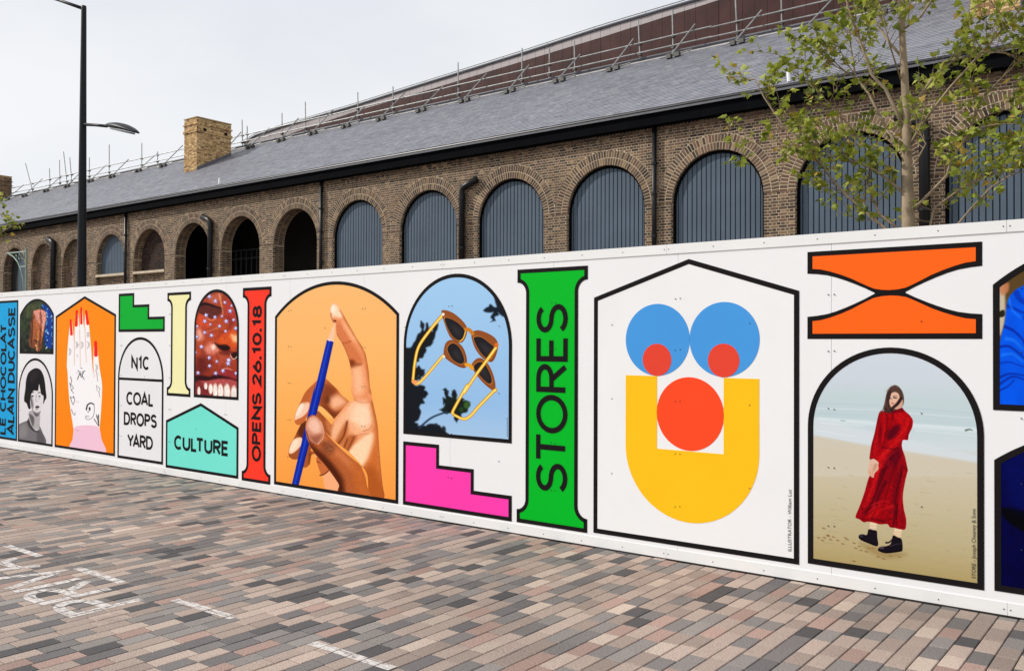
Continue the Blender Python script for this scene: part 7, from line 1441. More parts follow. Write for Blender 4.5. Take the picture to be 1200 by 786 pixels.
# ------------------------------------------------------------------ brick building
BY, TH = 22.0, 0.53                       # face of the wall, its thickness
AR, SPR, RING = 1.315, 5.49, 0.405        # arch radius, springing height, depth of the two brick rings
bld = empty('brick_building', (-30, BY, 0))
tag(bld, 'long brown brick building with a row of round arches under a grey slate roof', 'building')
ARCH = [(-55.0, 'blind'), (-51.6, 'half'), (-48.2, 'blind'), (-44.8, 'blind'), (-41.35, 'shortdoor'), (-37.93, 'bricked'), (-34.5, 'open'), (-31.07, 'window'),
        (-27.58, 'open'), (-24.08, 'door'), (-20.60, 'door'), (-17.10, 'door'), (-13.62, 'door'), (-10.16, 'door'), (-6.71, 'door'), (-3.28, 'door'), (0.17, 'door'), (3.62, 'door')]
BX0, BX1, WTOP = -74.0, 8.0, 7.70
def roof_z(y): return 8.10 + 0.536 * (y - 21.6)
RIDGE_Y = 29.5

# core of the wall (the mortar seen between the bricks), pierced by the arches
mb = MB(); prev = BX0; NA = 20
for c, kind in ARCH:
    mb.box(prev, c - AR, BY, BY + TH, 0, WTOP)
    xs = [c - AR * math.cos(PI * i / NA) for i in range(NA + 1)]; zs = [SPR + AR * math.sin(PI * i / NA) for i in range(NA + 1)]
    for i in range(NA):
        a, b, za, zb = xs[i], xs[i + 1], zs[i], zs[i + 1]
        mb.add([(a, BY, za), (b, BY, zb), (b, BY, WTOP), (a, BY, WTOP), (a, BY + TH, za), (b, BY + TH, zb), (b, BY + TH, WTOP), (a, BY + TH, WTOP)],
               [(0, 1, 2, 3), (4, 7, 6, 5), (0, 4, 5, 1), (3, 2, 6, 7)])
    prev = c + AR
mb.box(prev, BX1, BY, BY + TH, 0, WTOP)
mb.build('wall', M['mortar'], bld)
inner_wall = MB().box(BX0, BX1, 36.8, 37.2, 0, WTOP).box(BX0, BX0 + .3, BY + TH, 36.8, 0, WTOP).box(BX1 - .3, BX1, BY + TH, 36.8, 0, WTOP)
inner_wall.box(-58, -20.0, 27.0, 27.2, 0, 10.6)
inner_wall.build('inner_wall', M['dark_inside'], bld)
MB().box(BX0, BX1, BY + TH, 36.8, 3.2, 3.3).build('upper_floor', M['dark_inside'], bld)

BRICK_PAL = [(16, (102, 83, 69)), (14, (91, 75, 63)), (12, (80, 67, 58)), (10, (112, 91, 73)), (8, (124, 102, 80)), (7, (68, 58, 52)), (6, (99, 75, 64)), (4, (140, 118, 94)), (3, (58, 51, 48))]
bm_i = piece_material('stock_brick', BRICK_PAL, False, 0.9, 0.25, 30, 0.18, 0.33, 0.4, 0.2, stain=((60, 50, 43), 0.55, 0.62, 0.45), moss=((182, 164, 138), 0.8, 0.62, 0.5))
bm_o = piece_material('stock_brick_near', BRICK_PAL, True, 0.9, 0.25, 30, 0.18, 0.33, 0.4, 0.2, stain=((60, 50, 43), 0.55, 0.62, 0.45), moss=((182, 164, 138), 0.8, 0.62, 0.5))
bricks = []; full = []
def add_brick(xb0, xb1, xt0, xt1, z0, z1, proud, depth=0.03):
    y = BY - proud
    bricks.append([(xb0, y, z0), (xb1, y, z0), (xb1, BY + depth, z0), (xb0, BY + depth, z0), (xt0, y, z1), (xt1, y, z1), (xt1, BY + depth, z1), (xt0, BY + depth, z1)])
H_ = 0.0775; JT = 0.017
def gaps(z):
    """arch openings (with their rings above the springing) at height z"""
    out = []
    for c, kind in ARCH:
        if z > SPR + 0.004:
            rr = AR + RING + 0.012; q = rr * rr - (z - SPR) ** 2
            if q > 0: out.append((c - math.sqrt(q), c + math.sqrt(q)))
        else: out.append((c - AR, c + AR))
    return out
zc = 3.05; k = 0
while zc < WTOP - 0.07:
    zb, zt = zc, zc + H_ - JT; gb, gt = gaps(zb), gaps(zt)
    if zb > SPR - 0.05 and zb <= SPR + 0.004: gb = gaps(SPR - .1); gt = gb
    corbel = 0.0
    if 7.49 < zb < 7.56: corbel = 0.035
    dent = 7.42 < zb <= 7.49
    step = 0.225 if k % 2 == 0 else 0.1125
    x = -62.0 + (0.0 if k % 2 == 0 else 0.0562)
    edges_b = sorted(gb); edges_t = sorted(gt)
    while x < 4.5:
        x2 = x + step - JT
        pr = 0.0025 + rnd.uniform(0, 0.003) + corbel + (0.022 if dent and int(x / 0.1125) % 2 == 0 else 0)
        l0, l1, t0, t1 = x, x2, x, x2; ok = True
        for (a, b) in edges_b:
            if a <= l0 and b >= l1: ok = False
            elif a < l1 and b > l1 - 1e-6 and a > l0: l1 = a
            elif b > l0 and a < l0 + 1e-6 and b < l1: l0 = b
        tt = True
        for (a, b) in edges_t:
            if a <= t0 and b >= t1: tt = False
            elif a < t1 and b >= t1 and a > t0: t1 = a
            elif b > t0 and a <= t0 and b < t1: t0 = b
        if not ok and tt:                      # only the top edge clears the arch: a cut wedge
            if t1 - t0 > 0.02: m_ = t0 if (t0 > x + 1e-6) else t1; l0 = l1 = m_; ok = True
        if ok and not tt: ok = False
        if ok and (l1 - l0 > 0.012 or t1 - t0 > 0.02): add_brick(l0, l1, t0, t1, zb, zt, pr)
        x += step
    zc += H_; k += 1
for c, kind in ARCH:                           # two rings of bricks on edge round every arch
    for r0, r1, nb in ((AR, AR + 0.190, 50), (AR + 0.210, AR + RING, 57)):
        for i in range(nb):
            a0 = PI * (i + 0.12) / nb; a1 = PI * (i + 0.88) / nb; pr = BY - 0.0025 - rnd.uniform(0, 0.003)
            q = [(c - r0 * math.cos(a0), SPR + r0 * math.sin(a0)), (c - r0 * math.cos(a1), SPR + r0 * math.sin(a1)), (c - r1 * math.cos(a1), SPR + r1 * math.sin(a1)), (c - r1 * math.cos(a0), SPR + r1 * math.sin(a0))]
            dp = BY + 0.03
            bricks.append([(*q[0][:1], pr, q[0][1]), (q[1][0], pr, q[1][1]), (q[1][0], dp, q[1][1]), (q[0][0], dp, q[0][1]),
                           (q[3][0], pr, q[3][1]), (q[2][0], pr, q[2][1]), (q[2][0], dp, q[2][1]), (q[3][0], dp, q[3][1])])
B = np.array(bricks); cen = B.mean(axis=1)
hidden = cen[:, 2] < 1.647 + 0.755 * 22 / 6.13 - 1.1
vis = [i for i in range(len(B)) if not hidden[i]]
near = nearest([cen[i] for i in vis], 300); near = set(vis[i] for i in near)
shared = {}
for i in sorted(near):
    v = B[i] - cen[i]; key = tuple(np.round(v.ravel(), 2))
    if key not in shared: shared[key] = mesh_np('brick', v, BOXF); shared[key].materials.append(bm_o)
    link('brick', shared[key], None, bld, tuple(cen[i]))
o = link('brickwork', bricks_mesh('brickwork', B[[i for i in range(len(B)) if i not in near]]), bm_i, bld); o['kind'] = 'stuff'

# brick faces inside the open arches (the reveals): coursed blocks on the jamb that can be seen, and on the soffit
rev = []
for c, kind in ARCH:
    if kind in ('door',): dmax = 0.10
    else: dmax = TH - 0.02
    z = 3.05; kk = 0
    while z < SPR - 0.04:
        y = BY + 0.02 + (0.0 if kk % 2 else 0.055)
        while y < BY + dmax:
            y1 = min(y + 0.1025 if dmax < 0.3 else y + 0.2, BY + dmax)
            for sx in (-1, 1):
                x0 = c + sx * AR; x1 = x0 - sx * 0.006
                rev.append([(x1, y, z), (x1, y1, z), (x0, y1, z), (x0, y, z), (x1, y, z + H_ - JT), (x1, y1, z + H_ - JT), (x0, y1, z + H_ - JT), (x0, y, z + H_ - JT)])
            y = y1 + JT
        z += H_; kk += 1
    for i in range(52):
        a0 = PI * (i + .09) / 52; a1 = PI * (i + .91) / 52; y = BY + 0.035
        while y < BY + dmax:
            y1 = min(y + 0.2, BY + dmax); ri, ro = AR - .006, AR + .004
            q = [(c - r_ * math.cos(a_), SPR + r_ * math.sin(a_)) for a_ in (a0, a1) for r_ in (ri, ro)]
            rev.append([(q[0][0], y, q[0][1]), (q[0][0], y1, q[0][1]), (q[1][0], y1, q[1][1]), (q[1][0], y, q[1][1]), (q[2][0], y, q[2][1]), (q[2][0], y1, q[2][1]), (q[3][0], y1, q[3][1]), (q[3][0], y, q[3][1])])
            y = y1 + JT
o = link('reveal_brickwork', bricks_mesh('reveal_brickwork', rev), bm_i, bld); o['kind'] = 'stuff'

# plank doors, bricked-up arches, sills
door_paint = material('door_paint', lin((80, 94, 108)), 0.5, noise=0.10, nscale=1.1, spec=0.25)
door_back = material('door_groove', lin((12, 15, 19)), 0.8)
def half_disc(c, y, y2, r, z0, n=24):
    p = [(c - r, z0), (c + r, z0)] + [(c + r * math.cos(PI * i / n), SPR + r * math.sin(PI * i / n)) for i in range(n + 1)]
    m = MB(); k = len(p); m.add([(a, y, b) for a, b in p] + [(a, y2, b) for a, b in p], [tuple(range(k)), tuple(range(k, 2 * k))[::-1]] + [(i, k + i, k + (i + 1) % k, (i + 1) % k) for i in range(k)]); return m
def plank_door(c, z0, y, x0=None):
    d = half_disc(c, y + 0.03, y + 0.06, AR - 0.002, z0).build('door', door_back, bld)
    pw = 0.1385; x = c - AR + 0.004 if x0 is None else x0
    while x < c + AR - 0.02:
        a, b = x, min(x + pw - 0.024, c + AR - 0.004)
        def top(q): return SPR + math.sqrt(max(0.0, (AR - 0.004) ** 2 - (q - c) ** 2))
        za, zb, zm = top(a), top(b), top((a + b) / 2); yf = y + rnd.uniform(-.002, .002); ch = 0.006
        m = MB(); m.add([(a, yf + ch, z0), (a + ch, yf, z0), (b - ch, yf, z0), (b, yf + ch, z0), (a, yf + .029, z0), (b, yf + .029, z0),
                         (a, yf + ch, za), (a + ch, yf, za), ((a + b) / 2, yf, zm), (b - ch, yf, zb), (b, yf + ch, zb), (a, yf + .029, za), (b, yf + .029, zb)],
                        [(0, 1, 7, 6), (1, 2, 9, 8, 7), (2, 3, 10, 9), (3, 5, 12, 10), (4, 0, 6, 11), (6, 7, 8, 9, 10, 12, 11)])
        m.build('plank', door_paint, d)
        x += pw
    return d
for c, kind in ARCH:
    if kind == 'door':
        d = plank_door(c, 3.4, BY + 0.15)
        fr_ = MB(); n_ = 24; ro, ri = AR - .008, AR - .075
        pr_ = [(-1, 3.4)] + [(-math.cos(PI * i / n_), SPR + math.sin(PI * i / n_)) for i in range(n_ + 1)] + [(1, 3.4)]
        def fp(k, rr): u, z = pr_[k]; return (c + u * rr, z if k in (0, n_ + 2) else SPR + (z - SPR) * rr)
        for k in range(n_ + 2):
            q = [fp(k, ro), fp(k + 1, ro), fp(k + 1, ri), fp(k, ri)]
            fr_.add([(a, BY + .105, b) for a, b in q] + [(a, BY + .178, b) for a, b in q], [(0, 1, 2, 3), (4, 7, 6, 5), (3, 2, 6, 7), (0, 4, 5, 1)])
        fr_.build('door_shade_frame', M['black_paint'], d)  # black frame added round the door, standing in for the arch edge's shadow too
    elif kind == 'shortdoor':
        plank_door(c, 4.90, BY + 0.26); MB().box(c - AR + .002, c + AR - .002, BY - 0.03, BY + 0.25, 4.79, 4.898).build('sill', M['stone'], bld)
        MB().box(c - AR + .001, c + AR - .001, BY + 0.20, BY + 0.5, 3.3, 4.788).build('infill_wall', M['mortar'], bld)
    elif kind == 'bricked':
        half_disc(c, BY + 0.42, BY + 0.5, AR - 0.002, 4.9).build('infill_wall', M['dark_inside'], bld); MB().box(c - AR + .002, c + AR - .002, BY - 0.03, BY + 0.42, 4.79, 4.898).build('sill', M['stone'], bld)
        MB().box(c - AR + .001, c + AR - .001, BY + 0.20, BY + 0.5, 3.3, 4.788).build('infill_wall', M['mortar'], bld)
    elif kind == 'blind': half_disc(c, BY + 0.30, BY + 0.45, AR - 0.002, 3.3).build('infill_wall', M['mortar'], bld)
    elif kind == 'half':
        plank_door(c, 3.4, BY + 0.40, c - 0.35)
    elif kind == 'window':
        w = MB(); y = 25.4
        for z in (3.4, 4.35, 4.72, 5.55, 5.95): w.box(-36.6, -33.4, y, y + .05, z, z + .05)
        for q in range(9): w.box(-36.6 + q * .4, -36.56 + q * .4, y + .003, y + .047, 3.4, 6.0)
        w.build('window_frame', material('window_paint', lin((92, 94, 98)), 0.6), bld)
infill = []; infill_dark = []
for c, kind in ARCH:                           # courses of brick on the walled-up arches
    yf = {'blind': BY + 0.29, 'bricked': BY + 0.41}.get(kind)
    lo = {'shortdoor': BY + 0.19, 'bricked': BY + 0.19}.get(kind)
    for (yy, za, zb) in ((yf, 4.92 if kind == 'bricked' else 3.3, SPR + AR), (lo, 3.3, 4.76)):
        if yy is None: continue
        z = za; k = 0
        while z + H_ - JT < zb:
            hw = AR if z + H_ < SPR else math.sqrt(max(0, AR * AR - (z + H_ - SPR) ** 2))
            step = 0.225 if k % 2 else 0.1125; x = c - AR + (0 if k % 2 else .056)
            while x < c + hw:
                a, b = max(x, c - hw + .004), min(x + step - JT, c + hw - .004)
                if b - a > 0.02:
                    f = yy - rnd.uniform(-.003, .003); (infill_dark if kind == 'bricked' and za > 4.9 else infill).append([(a, f, z), (b, f, z), (b, yy + .02, z), (a, yy + .02, z), (a, f, z + H_ - JT), (b, f, z + H_ - JT), (b, yy + .02, z + H_ - JT), (a, yy + .02, z + H_ - JT)])
                x += step
            z += H_; k += 1
o = link('infill_brickwork', bricks_mesh('infill_brickwork', infill), bm_i, bld); o['kind'] = 'stuff'
DARK_PAL = [(5, (66, 50, 42)), (5, (54, 42, 37)), (4, (74, 54, 45)), (3, (46, 37, 34))]  # darker reddish-brown brick for the walled-up arch
o = link('dark_infill_brickwork', bricks_mesh('dark_infill_brickwork', infill_dark), piece_material('dark_red_brick', DARK_PAL, False, 0.9, 0.2, 30, 0.2, 0.5, 0.4, 0.2), bld); o['kind'] = 'stuff'

# roof: boarding under single slates
mb = MB(); e0, rt = 21.62, roof_z(RIDGE_Y)
mb.add([(BX0, e0, roof_z(e0) - .02), (BX1, e0, roof_z(e0) - .02), (BX1, RIDGE_Y, rt - .02), (BX0, RIDGE_Y, rt - .02), (BX0, 37.4, roof_z(e0) - .02), (BX1, 37.4, roof_z(e0) - .02),
        (BX0, e0, roof_z(e0) - .14), (BX1, e0, roof_z(e0) - .14), (BX1, RIDGE_Y, rt - .14), (BX0, RIDGE_Y, rt - .14), (BX0, 37.4, roof_z(e0) - .14), (BX1, 37.4, roof_z(e0) - .14)],
       [(0, 1, 2, 3), (3, 2, 5, 4), (6, 9, 8, 7), (9, 10, 11, 8), (0, 6, 7, 1), (4, 5, 11, 10), (0, 3, 9, 6), (3, 4, 10, 9), (1, 7, 8, 2), (2, 8, 11, 5)])
roof = mb.build('roof', M['lead'], bld)
SL_PAL = [(10, (127, 128, 136)), (10, (122, 123, 132)), (8, (132, 133, 139)), (8, (118, 120, 129)), (5, (125, 123, 134)), (3, (112, 113, 122))]
sl_i = piece_material('slate', SL_PAL, False, 0.5, 0.12, 14, 0.07, 0.3, 0.4, 0.5)
sl_o = piece_material('slate_near', SL_PAL, True, 0.5, 0.12, 14, 0.07, 0.3, 0.4, 0.5)
un = math.sqrt(1 + 0.536 ** 2); dy, dz = 1 / un, 0.536 / un; ny, nz = -0.536 / un, 1 / un
slope_len = (RIDGE_Y - e0) * un; EXP, SW = 0.205, 0.255
slates = []; sv = []
def slate_v(w, l, lift):
    """local: x along the roof, then up the slope, then out of it"""
    def P(a, s, h): return (a, s * dy + h * ny, s * dz + h * nz)
    t = 0.006
    return np.array([P(-w / 2, 0, lift - t), P(w / 2, 0, lift - t), P(w / 2, l, 0), P(-w / 2, l, 0), P(-w / 2, 0, lift + t), P(w / 2, 0, lift + t), P(w / 2, l, 0.004), P(-w / 2, l, 0.004)])
SVAR = [slate_v(SW - 0.003, EXP + 0.03, 0.008 + q) for q in (0, 0.0015, 0.004)]
rows = int(slope_len / EXP)
for r_ in range(rows):
    s = r_ * EXP; x = -70.0 + (SW / 2 if r_ % 2 else 0)
    while x < 6.5:
        sv.append((x + SW / 2 + rnd.uniform(-.003, .003), e0 + s * dy, roof_z(e0) - 0.012 + s * dz + rnd.uniform(-.001, .001), rnd.randrange(3))); x += SW
SVA = np.array([q[:3] for q in sv])
near = nearest(SVA, 300)
sm = [mesh_np('slate', v, BOXF) for v in SVAR]
for m_ in sm: m_.materials.append(sl_o)
for i in sorted(near): link('slate', sm[sv[i][3]], None, roof, sv[i][:3])
far = [i for i in range(len(sv)) if i not in near]
o = link('slate_field', bricks_mesh('slate_field', np.array([SVAR[sv[i][3]] + SVA[i] for i in far])), sl_i, roof); o['kind'] = 'stuff'
MB().tube([(BX0, RIDGE_Y, rt + .01), (BX1, RIDGE_Y, rt + .01)], 0.09, 8).build('ridge_cap', M['lead'], roof)
MB().box(BX0, BX1, 21.70, 21.99, 7.66, 8.09).build('fascia', M['black_paint'], bld)
MB().tube([(BX0, 21.655, 8.055), (BX1, 21.655, 8.055)], 0.045, 10).build('gutter', M['black_pipe'], bld)

def downpipe(x, r, elbow=None, top=7.67):
    m = MB(); y = BY - 0.03 - r
    if elbow is None: m.tube([(x, y, 3.0), (x, y, top)], r, 10)
    else: m.tube([(x, y, 3.0), (x, y, top), (x + elbow * .03, y, top + .10), (x + elbow * .12, y, top + .17), (x + elbow * .62, y + 0.02, top + .36)], r, 12)
    o = m.build('downpipe', M['black_pipe'], bld, smooth=True)
    for z in (4.6, 5.75, 6.6) if elbow is None else (4.7, 6.3):
        if z < top: MB().tube([(x, y, z), (x, y, z + .07)], r * 1.22, 12).build('pipe_collar', M['black_pipe'], o)
    return o
for x in (-39.78, -25.93, -11.96): downpipe(x, 0.065)
downpipe(-46.72, 0.14, -1, 6.62); downpipe(-32.93, 0.11, -1, 6.62); downpipe(-18.97, 0.10, 1, 6.55); downpipe(-4.98, 0.12, -1, 6.6)
pipe_end = M['galv']

# chimneys stand through the slates
YEL = [(12, (204, 172, 122)), (10, (192, 160, 112)), (8, (214, 186, 140)), (6, (176, 144, 102)), (5, (158, 126, 92)), (3, (130, 104, 78))]
ym = piece_material('yellow_brick', YEL, False, 0.9, 0.2, 30, 0.08, 0.8, 0.4, 0.2)
bmr = piece_material('brown_brick', BRICK_PAL, False, 0.9, 0.2, 30, 0.1, 0.8, 0.4, 0.2)
mort2 = material('chimney_mortar', lin((176, 148, 106)), 0.95, noise=0.15, nscale=4)
def chimney(x0, x1, y0, y1, ztop, mat, label=None, holes=False):
    zb = roof_z(y0) - 0.4
    core = MB().box(x0 + .01, x1 - .01, y0 + .01, y1 - .01, zb, ztop - .02).build('chimney', mort2, bld)
    if label: core['label'] = label
    arr = []; z = zb + .1; k = 0
    while z + .0745 < ztop + .01:
        zt = z + H_ - JT; fromtop = ztop - z
        p = 0.05 if (0.30 < fromtop < 0.40 or 0.62 < fromtop < 0.72) else 0.0
        st = 0.225 if k % 2 else 0.1125
        def run(a, b):
            out = []; q = a
            while q < b - .02: out.append((q, min(q + st - JT, b))); q += st
            return out
        for a, b in run(x0 - p, x1 + p):
            f = y0 - p - rnd.uniform(0, .004); arr.append([(a, f, z), (b, f, z), (b, y0 + .03, z), (a, y0 + .03, z), (a, f, zt), (b, f, zt), (b, y0 + .03, zt), (a, y0 + .03, zt)])
            f = y1 + p; arr.append([(b, f, z), (a, f, z), (a, y1 - .03, z), (b, y1 - .03, z), (b, f, zt), (a, f, zt), (a, y1 - .03, zt), (b, y1 - .03, zt)])
        for a, b in run(y0 - p + .001, y1 + p):
            f = x1 + p + rnd.uniform(0, .004); arr.append([(f, a, z), (f, b, z), (x1 - .03, b, z), (x1 - .03, a, z), (f, a, zt), (f, b, zt), (x1 - .03, b, zt), (x1 - .03, a, zt)])
            f = x0 - p; arr.append([(f, b, z), (f, a, z), (x0 + .03, a, z), (x0 + .03, b, z), (f, b, zt), (f, a, zt), (x0 + .03, a, zt), (x0 + .03, b, zt)])
        z += H_; k += 1
    o = link('chimney_brickwork', bricks_mesh('chimney_brickwork', arr), mat, core); o['kind'] = 'stuff'
    MB().box(x0 - .02, x1 + .02, y0 - .02, y1 + .02, ztop + .002, ztop + .05).build('chimney_cap', mort2, core)
    h = .16
    for xx0, xx1 in ((x1 + .006, x1 + .03), (x0 - .03, x0 - .006)):
        fl = MB()
        fl.add([(xx0, y0, roof_z(y0)), (xx1, y0, roof_z(y0)), (xx1, y1, roof_z(y1)), (xx0, y1, roof_z(y1)), (xx0, y0, roof_z(y0) + h), (xx1, y0, roof_z(y0) + h), (xx1, y1, roof_z(y1) + h), (xx0, y1, roof_z(y1) + h)],
               [(0, 3, 2, 1), (4, 5, 6, 7), (0, 1, 5, 4), (1, 2, 6, 5), (2, 3, 7, 6), (3, 0, 4, 7)])
        fl.build('flashing', M['lead'], core)
    if holes:
        for y in (y0 + .42, y1 - .36): MB().tube([(x1 - .02, y, ztop - .56), (x1 + .09, y, ztop - .56)], .075, 10).build('chimney_vent', M['black_paint'], core)
chimney(-40.92, -39.80, 25.62, 27.62, 12.92, ym, 'yellow brick chimney on the slate slope', True)
chimney(-4.62, -3.5, 25.05, 27.05, 12.6, ym, 'yellow brick chimney behind the tree')
chimney(-72.2, -69.4, 28.4, 29.4, 13.75, bmr, 'brown brick chimney at the far end of the ridge')
for x in (-32.15, -8.1):
    MB().tube([(x, 21.75, roof_z(21.75)), (x - .03, 21.78, roof_z(21.75) + .26)], .045, 8).build('roof_vent', M['white_rail'], bld)

# ------------------------------------------------------------------ raised roof structure behind the ridge
EY = 30.25
ext = empty('rooftop_extension', (-15, EY, 11)); tag(ext, 'dark red-brown panelled structure rising in a curve behind the slate ridge', 'building')
def top_z(x): return float(np.interp(x, [-42.5, -41.4, -38.9, -33, -29.5, -22.7, -18.8, -14.5, -8, 4], [12.75, 13.02, 13.17, 13.40, 13.60, 13.95, 14.20, 14.36, 14.68, 15.3]))
def mid_z(x): return float(np.interp(x, [-42.5, -37, -32.9, -29.5, -19, -15.5, -13.5, -8, 4], [12.35, 12.85, 13.16, 13.3, 13.85, 14.08, 14.2, 14.5, 15.0]))
clad = material('brown_cladding', lin((66, 38, 35)), 0.6, noise=0.3, nscale=1.6, spec=0.2)
light = material('pale_sheet', lin((168, 158, 157)), 0.4, noise=0.06, nscale=1.5)
x = -42.4
while x < 4:
    x2 = x + 0.46; j = 0.005; yo = rnd.uniform(-.006, .006)
    for nm, lo0, lo1, hi0, hi1, mt in (('cladding_panel', 11.2, 11.2, mid_z(x), mid_z(x2), clad), ('upper_panel', mid_z(x) + .012, mid_z(x2) + .012, top_z(x), top_z(x2), light)):
        a, b = x + j, x2 - j; y0, y1 = EY + yo, EY + .05
        MB().add([(a, y0, lo0), (b, y0, lo1), (b, y1, lo1), (a, y1, lo0), (a, y0, hi0), (b, y0, hi1), (b, y1, hi1), (a, y1, hi0)],
                 [(0, 3, 2, 1), (4, 5, 6, 7), (0, 1, 5, 4), (1, 2, 6, 5), (2, 3, 7, 6), (3, 0, 4, 7)]).build(nm, mt, ext)
    x = x2
bk = MB(); cp = MB(); xs = [-42.4 + i * 1.16 for i in range(41)]
for a, b in zip(xs[:-1], xs[1:]):
    bk.add([(a, EY + .06, 11), (b, EY + .06, 11), (b, EY + 5, 11), (a, EY + 5, 11), (a, EY + .06, top_z(a)), (b, EY + .06, top_z(b)), (b, EY + 5, top_z(b) - .4), (a, EY + 5, top_z(a) - .4)], [(4, 5, 6, 7), (0, 1, 5, 4), (2, 3, 7, 6)])
bk.build('roof_deck', M['lead'], ext)
cp.tube([(q, EY - .02, top_z(q) + .05) for q in xs], 0.06, 6); cp.build('edge_trim', M['lead'], ext)
cp = MB().tube([(q, EY - .05, top_z(q) + .16) for q in xs], 0.02, 6)
for q in xs[::2]: cp.tube([(q, EY - .05, top_z(q)), (q, EY - .05, top_z(q) + .16)], 0.015, 5)
cp.build('edge_rail', M['galv'], ext)

# ------------------------------------------------------------------ scaffold guard rail along the ridge
GY = 29.35
gr = empty('scaffold_guardrail', (-30, GY, 12.3)); tag(gr, 'galvanised scaffold tube guard rail running along the roof ridge', 'scaffold')
posts = [(-67.07, -65.9, 14.5), (-63.4, -63.3, 13.7), (-61.95, -61.86, 14.1), (-61.39, -60.84, 14.6), (-60.51, -60.19, 14.1), (-57.86, -57.84, 13.76), (-55.33, -55.3, 14.27), (-51.44, -51.42, 13.85),
         (-49.66, -49.65, 13.1), (-46.4, -46.4, 13.6), (-43.6, -43.6, 13.4), (-41.28, -41.23, 13.75), (-40.82, -40.81, 13.35), (-37.85, -37.82, 13.59), (-35.98, -35.94, 13.87), (-32.09, -32.05, 13.69), (-29.7, -29.68, 13.56), (-25.69, -25.66, 13.92),
         (-22.18, -22.17, 13.85), (-20.79, -20.79, 13.58), (-19.59, -19.55, 13.64), (-16.7, -16.62, 13.82), (-15.28, -15.24, 13.86), (-12.84, -12.76, 13.9), (-11.2, -11.17, 13.9), (-9.0, -9.0, 13.8), (-6.6, -6.6, 13.8), (-4.0, -4.0, 13.8), (-1.5, -1.5, 13.8)]
TR = 0.027
for xt, xb, zt in posts:
    MB().tube([(xb, GY - .02, rt + .02), (xt, GY - .02, zt)], TR, 7).build('post', M['galv'], gr)
    for z in (12.5, 12.9):
        MB().box(xb - .06, xb + .06, GY - .09, GY + .04, z - .05, z + .05).build('clamp', M['clamp'], gr)
for z, y in ((12.52, GY - .085), (12.90, GY - .085)):
    x = -70
    while x < 4:
        MB().tube([(x, y + rnd.uniform(-.01, .01), z + rnd.uniform(-.03, .03)), (x + 6.3, y, z + rnd.uniform(-.03, .03))], TR, 7).build('rail', M['galv'], gr); x += 6.25
x = -68.0
while x < 2:                                       # braces lean down the slope to a weighted foot
    yb = GY - rnd.uniform(.75, 1.05); q = rnd.uniform(.5, .8)
    zb = roof_z(yb) + .07
    MB().tube([(x, yb, zb), (x + q, GY - .04, 12.95 + rnd.uniform(-.1, .2))], TR, 7).build('brace', M['galv'], gr)
    MB().tube([(x - .35, yb - .03, zb + .01), (x + .75, yb + .25, zb + .19)], TR, 7).build('ledger', M['galv'], gr)
    for s_ in (0, .28): MB().box(x - .09 + s_, x + .09 + s_, yb - .1 + s_ * .3, yb + .07 + s_ * .3, zb - .06 + s_ * .15, zb + .09 + s_ * .15).build('clamp', M['clamp'], gr)
    x += 2.45 if x > -42 else 2.9
MB().box(BX0, BX1, GY - .35, GY - .13, roof_z(GY - .35) + .01, roof_z(GY - .35) + .05).build('scaffold_board', material('scaffold_board', lin((186, 182, 176)), 0.7, noise=0.2, nscale=3), gr)

# ------------------------------------------------------------------ lamp post behind the hoarding
LX, LY = -18.03, 9.0
lp = empty('street_lamp', (LX, LY, 0)); tag(lp, 'tall black street lamp with two arms standing behind the white hoarding', 'street lamp')
lamp_m = material('lamp_paint', (0.005, 0.006, 0.009), 0.45, noise=0.15, nscale=3, spec=0.25)
MB().tube([(LX, LY, 0), (LX, LY, .9), (LX, LY, .95), (LX, LY, 3.0), (LX, LY, 8.46), (LX, LY, 8.50)], [.13, .13, .098, .09, .050, .046], 16).build('pole', lamp_m, lp, True)
a1 = MB().tube([(LX, LY, 6.075), (LX + .5, LY, 5.99), (LX + .95, LY, 5.90)], [.032, .03, .03], 10).build('arm', lamp_m, lp, True)
a2 = MB().tube([(LX, LY, 8.44), (LX - 1.05, LY, 8.86), (LX - 1.9, LY, 9.18)], [.036, .032, .03], 10).build('arm', lamp_m, lp, True)
def lamp_head(ox, oz, dx, dz_, parent, L=1.32):
    m = MB(); n = 14; ring_ = 14; V = []; d = Vector((dx, 0, dz_)).normalized(); upv = Vector((-d.z, 0, d.x)) * (1 if d.x > 0 else -1); sd_ = Vector((0, 1, 0))
    for i in range(n + 1):
        t = i / n; w = .17 * math.sin(PI * min(1, t * .93 + .05)) ** .75 + .012; h = .085 * math.sin(PI * min(1, (t * .9 + .07))) ** .8 + .008
        c = Vector((ox, LY, oz)) + d * (L * t) + upv * (.03 * math.sin(PI * t))
        for k in range(ring_):
            a = 2 * PI * k / ring_; V.append(c + sd_ * (w * math.cos(a)) + upv * (h * math.sin(a) if math.sin(a) > 0 else .35 * h * math.sin(a)))
    F = [(i * ring_ + k, i * ring_ + (k + 1) % ring_, (i + 1) * ring_ + (k + 1) % ring_, (i + 1) * ring_ + k) for i in range(n) for k in range(ring_)]
    F += [tuple(range(ring_))[::-1], tuple(range(n * ring_, (n + 1) * ring_))]
    o = m.add(V, F).build('lamp_head', lamp_m, parent, True)
    c = Vector((ox, LY, oz)) + d * (L * .52) - upv * .042
    q = MB(); k = 16; q.add([c + d * (.42 * math.cos(2 * PI * i / k)) + sd_ * (.13 * math.sin(2 * PI * i / k)) for i in range(k)] + [c + upv * .03 + d * (.42 * math.cos(2 * PI * i / k)) + sd_ * (.13 * math.sin(2 * PI * i / k)) for i in range(k)],
                            [tuple(range(k))] + [(i, (i + 1) % k, k + (i + 1) % k, k + i) for i in range(k)])
    q.build('lamp_glass', material('lamp_glass', lin((150, 152, 154)), 0.2), o)
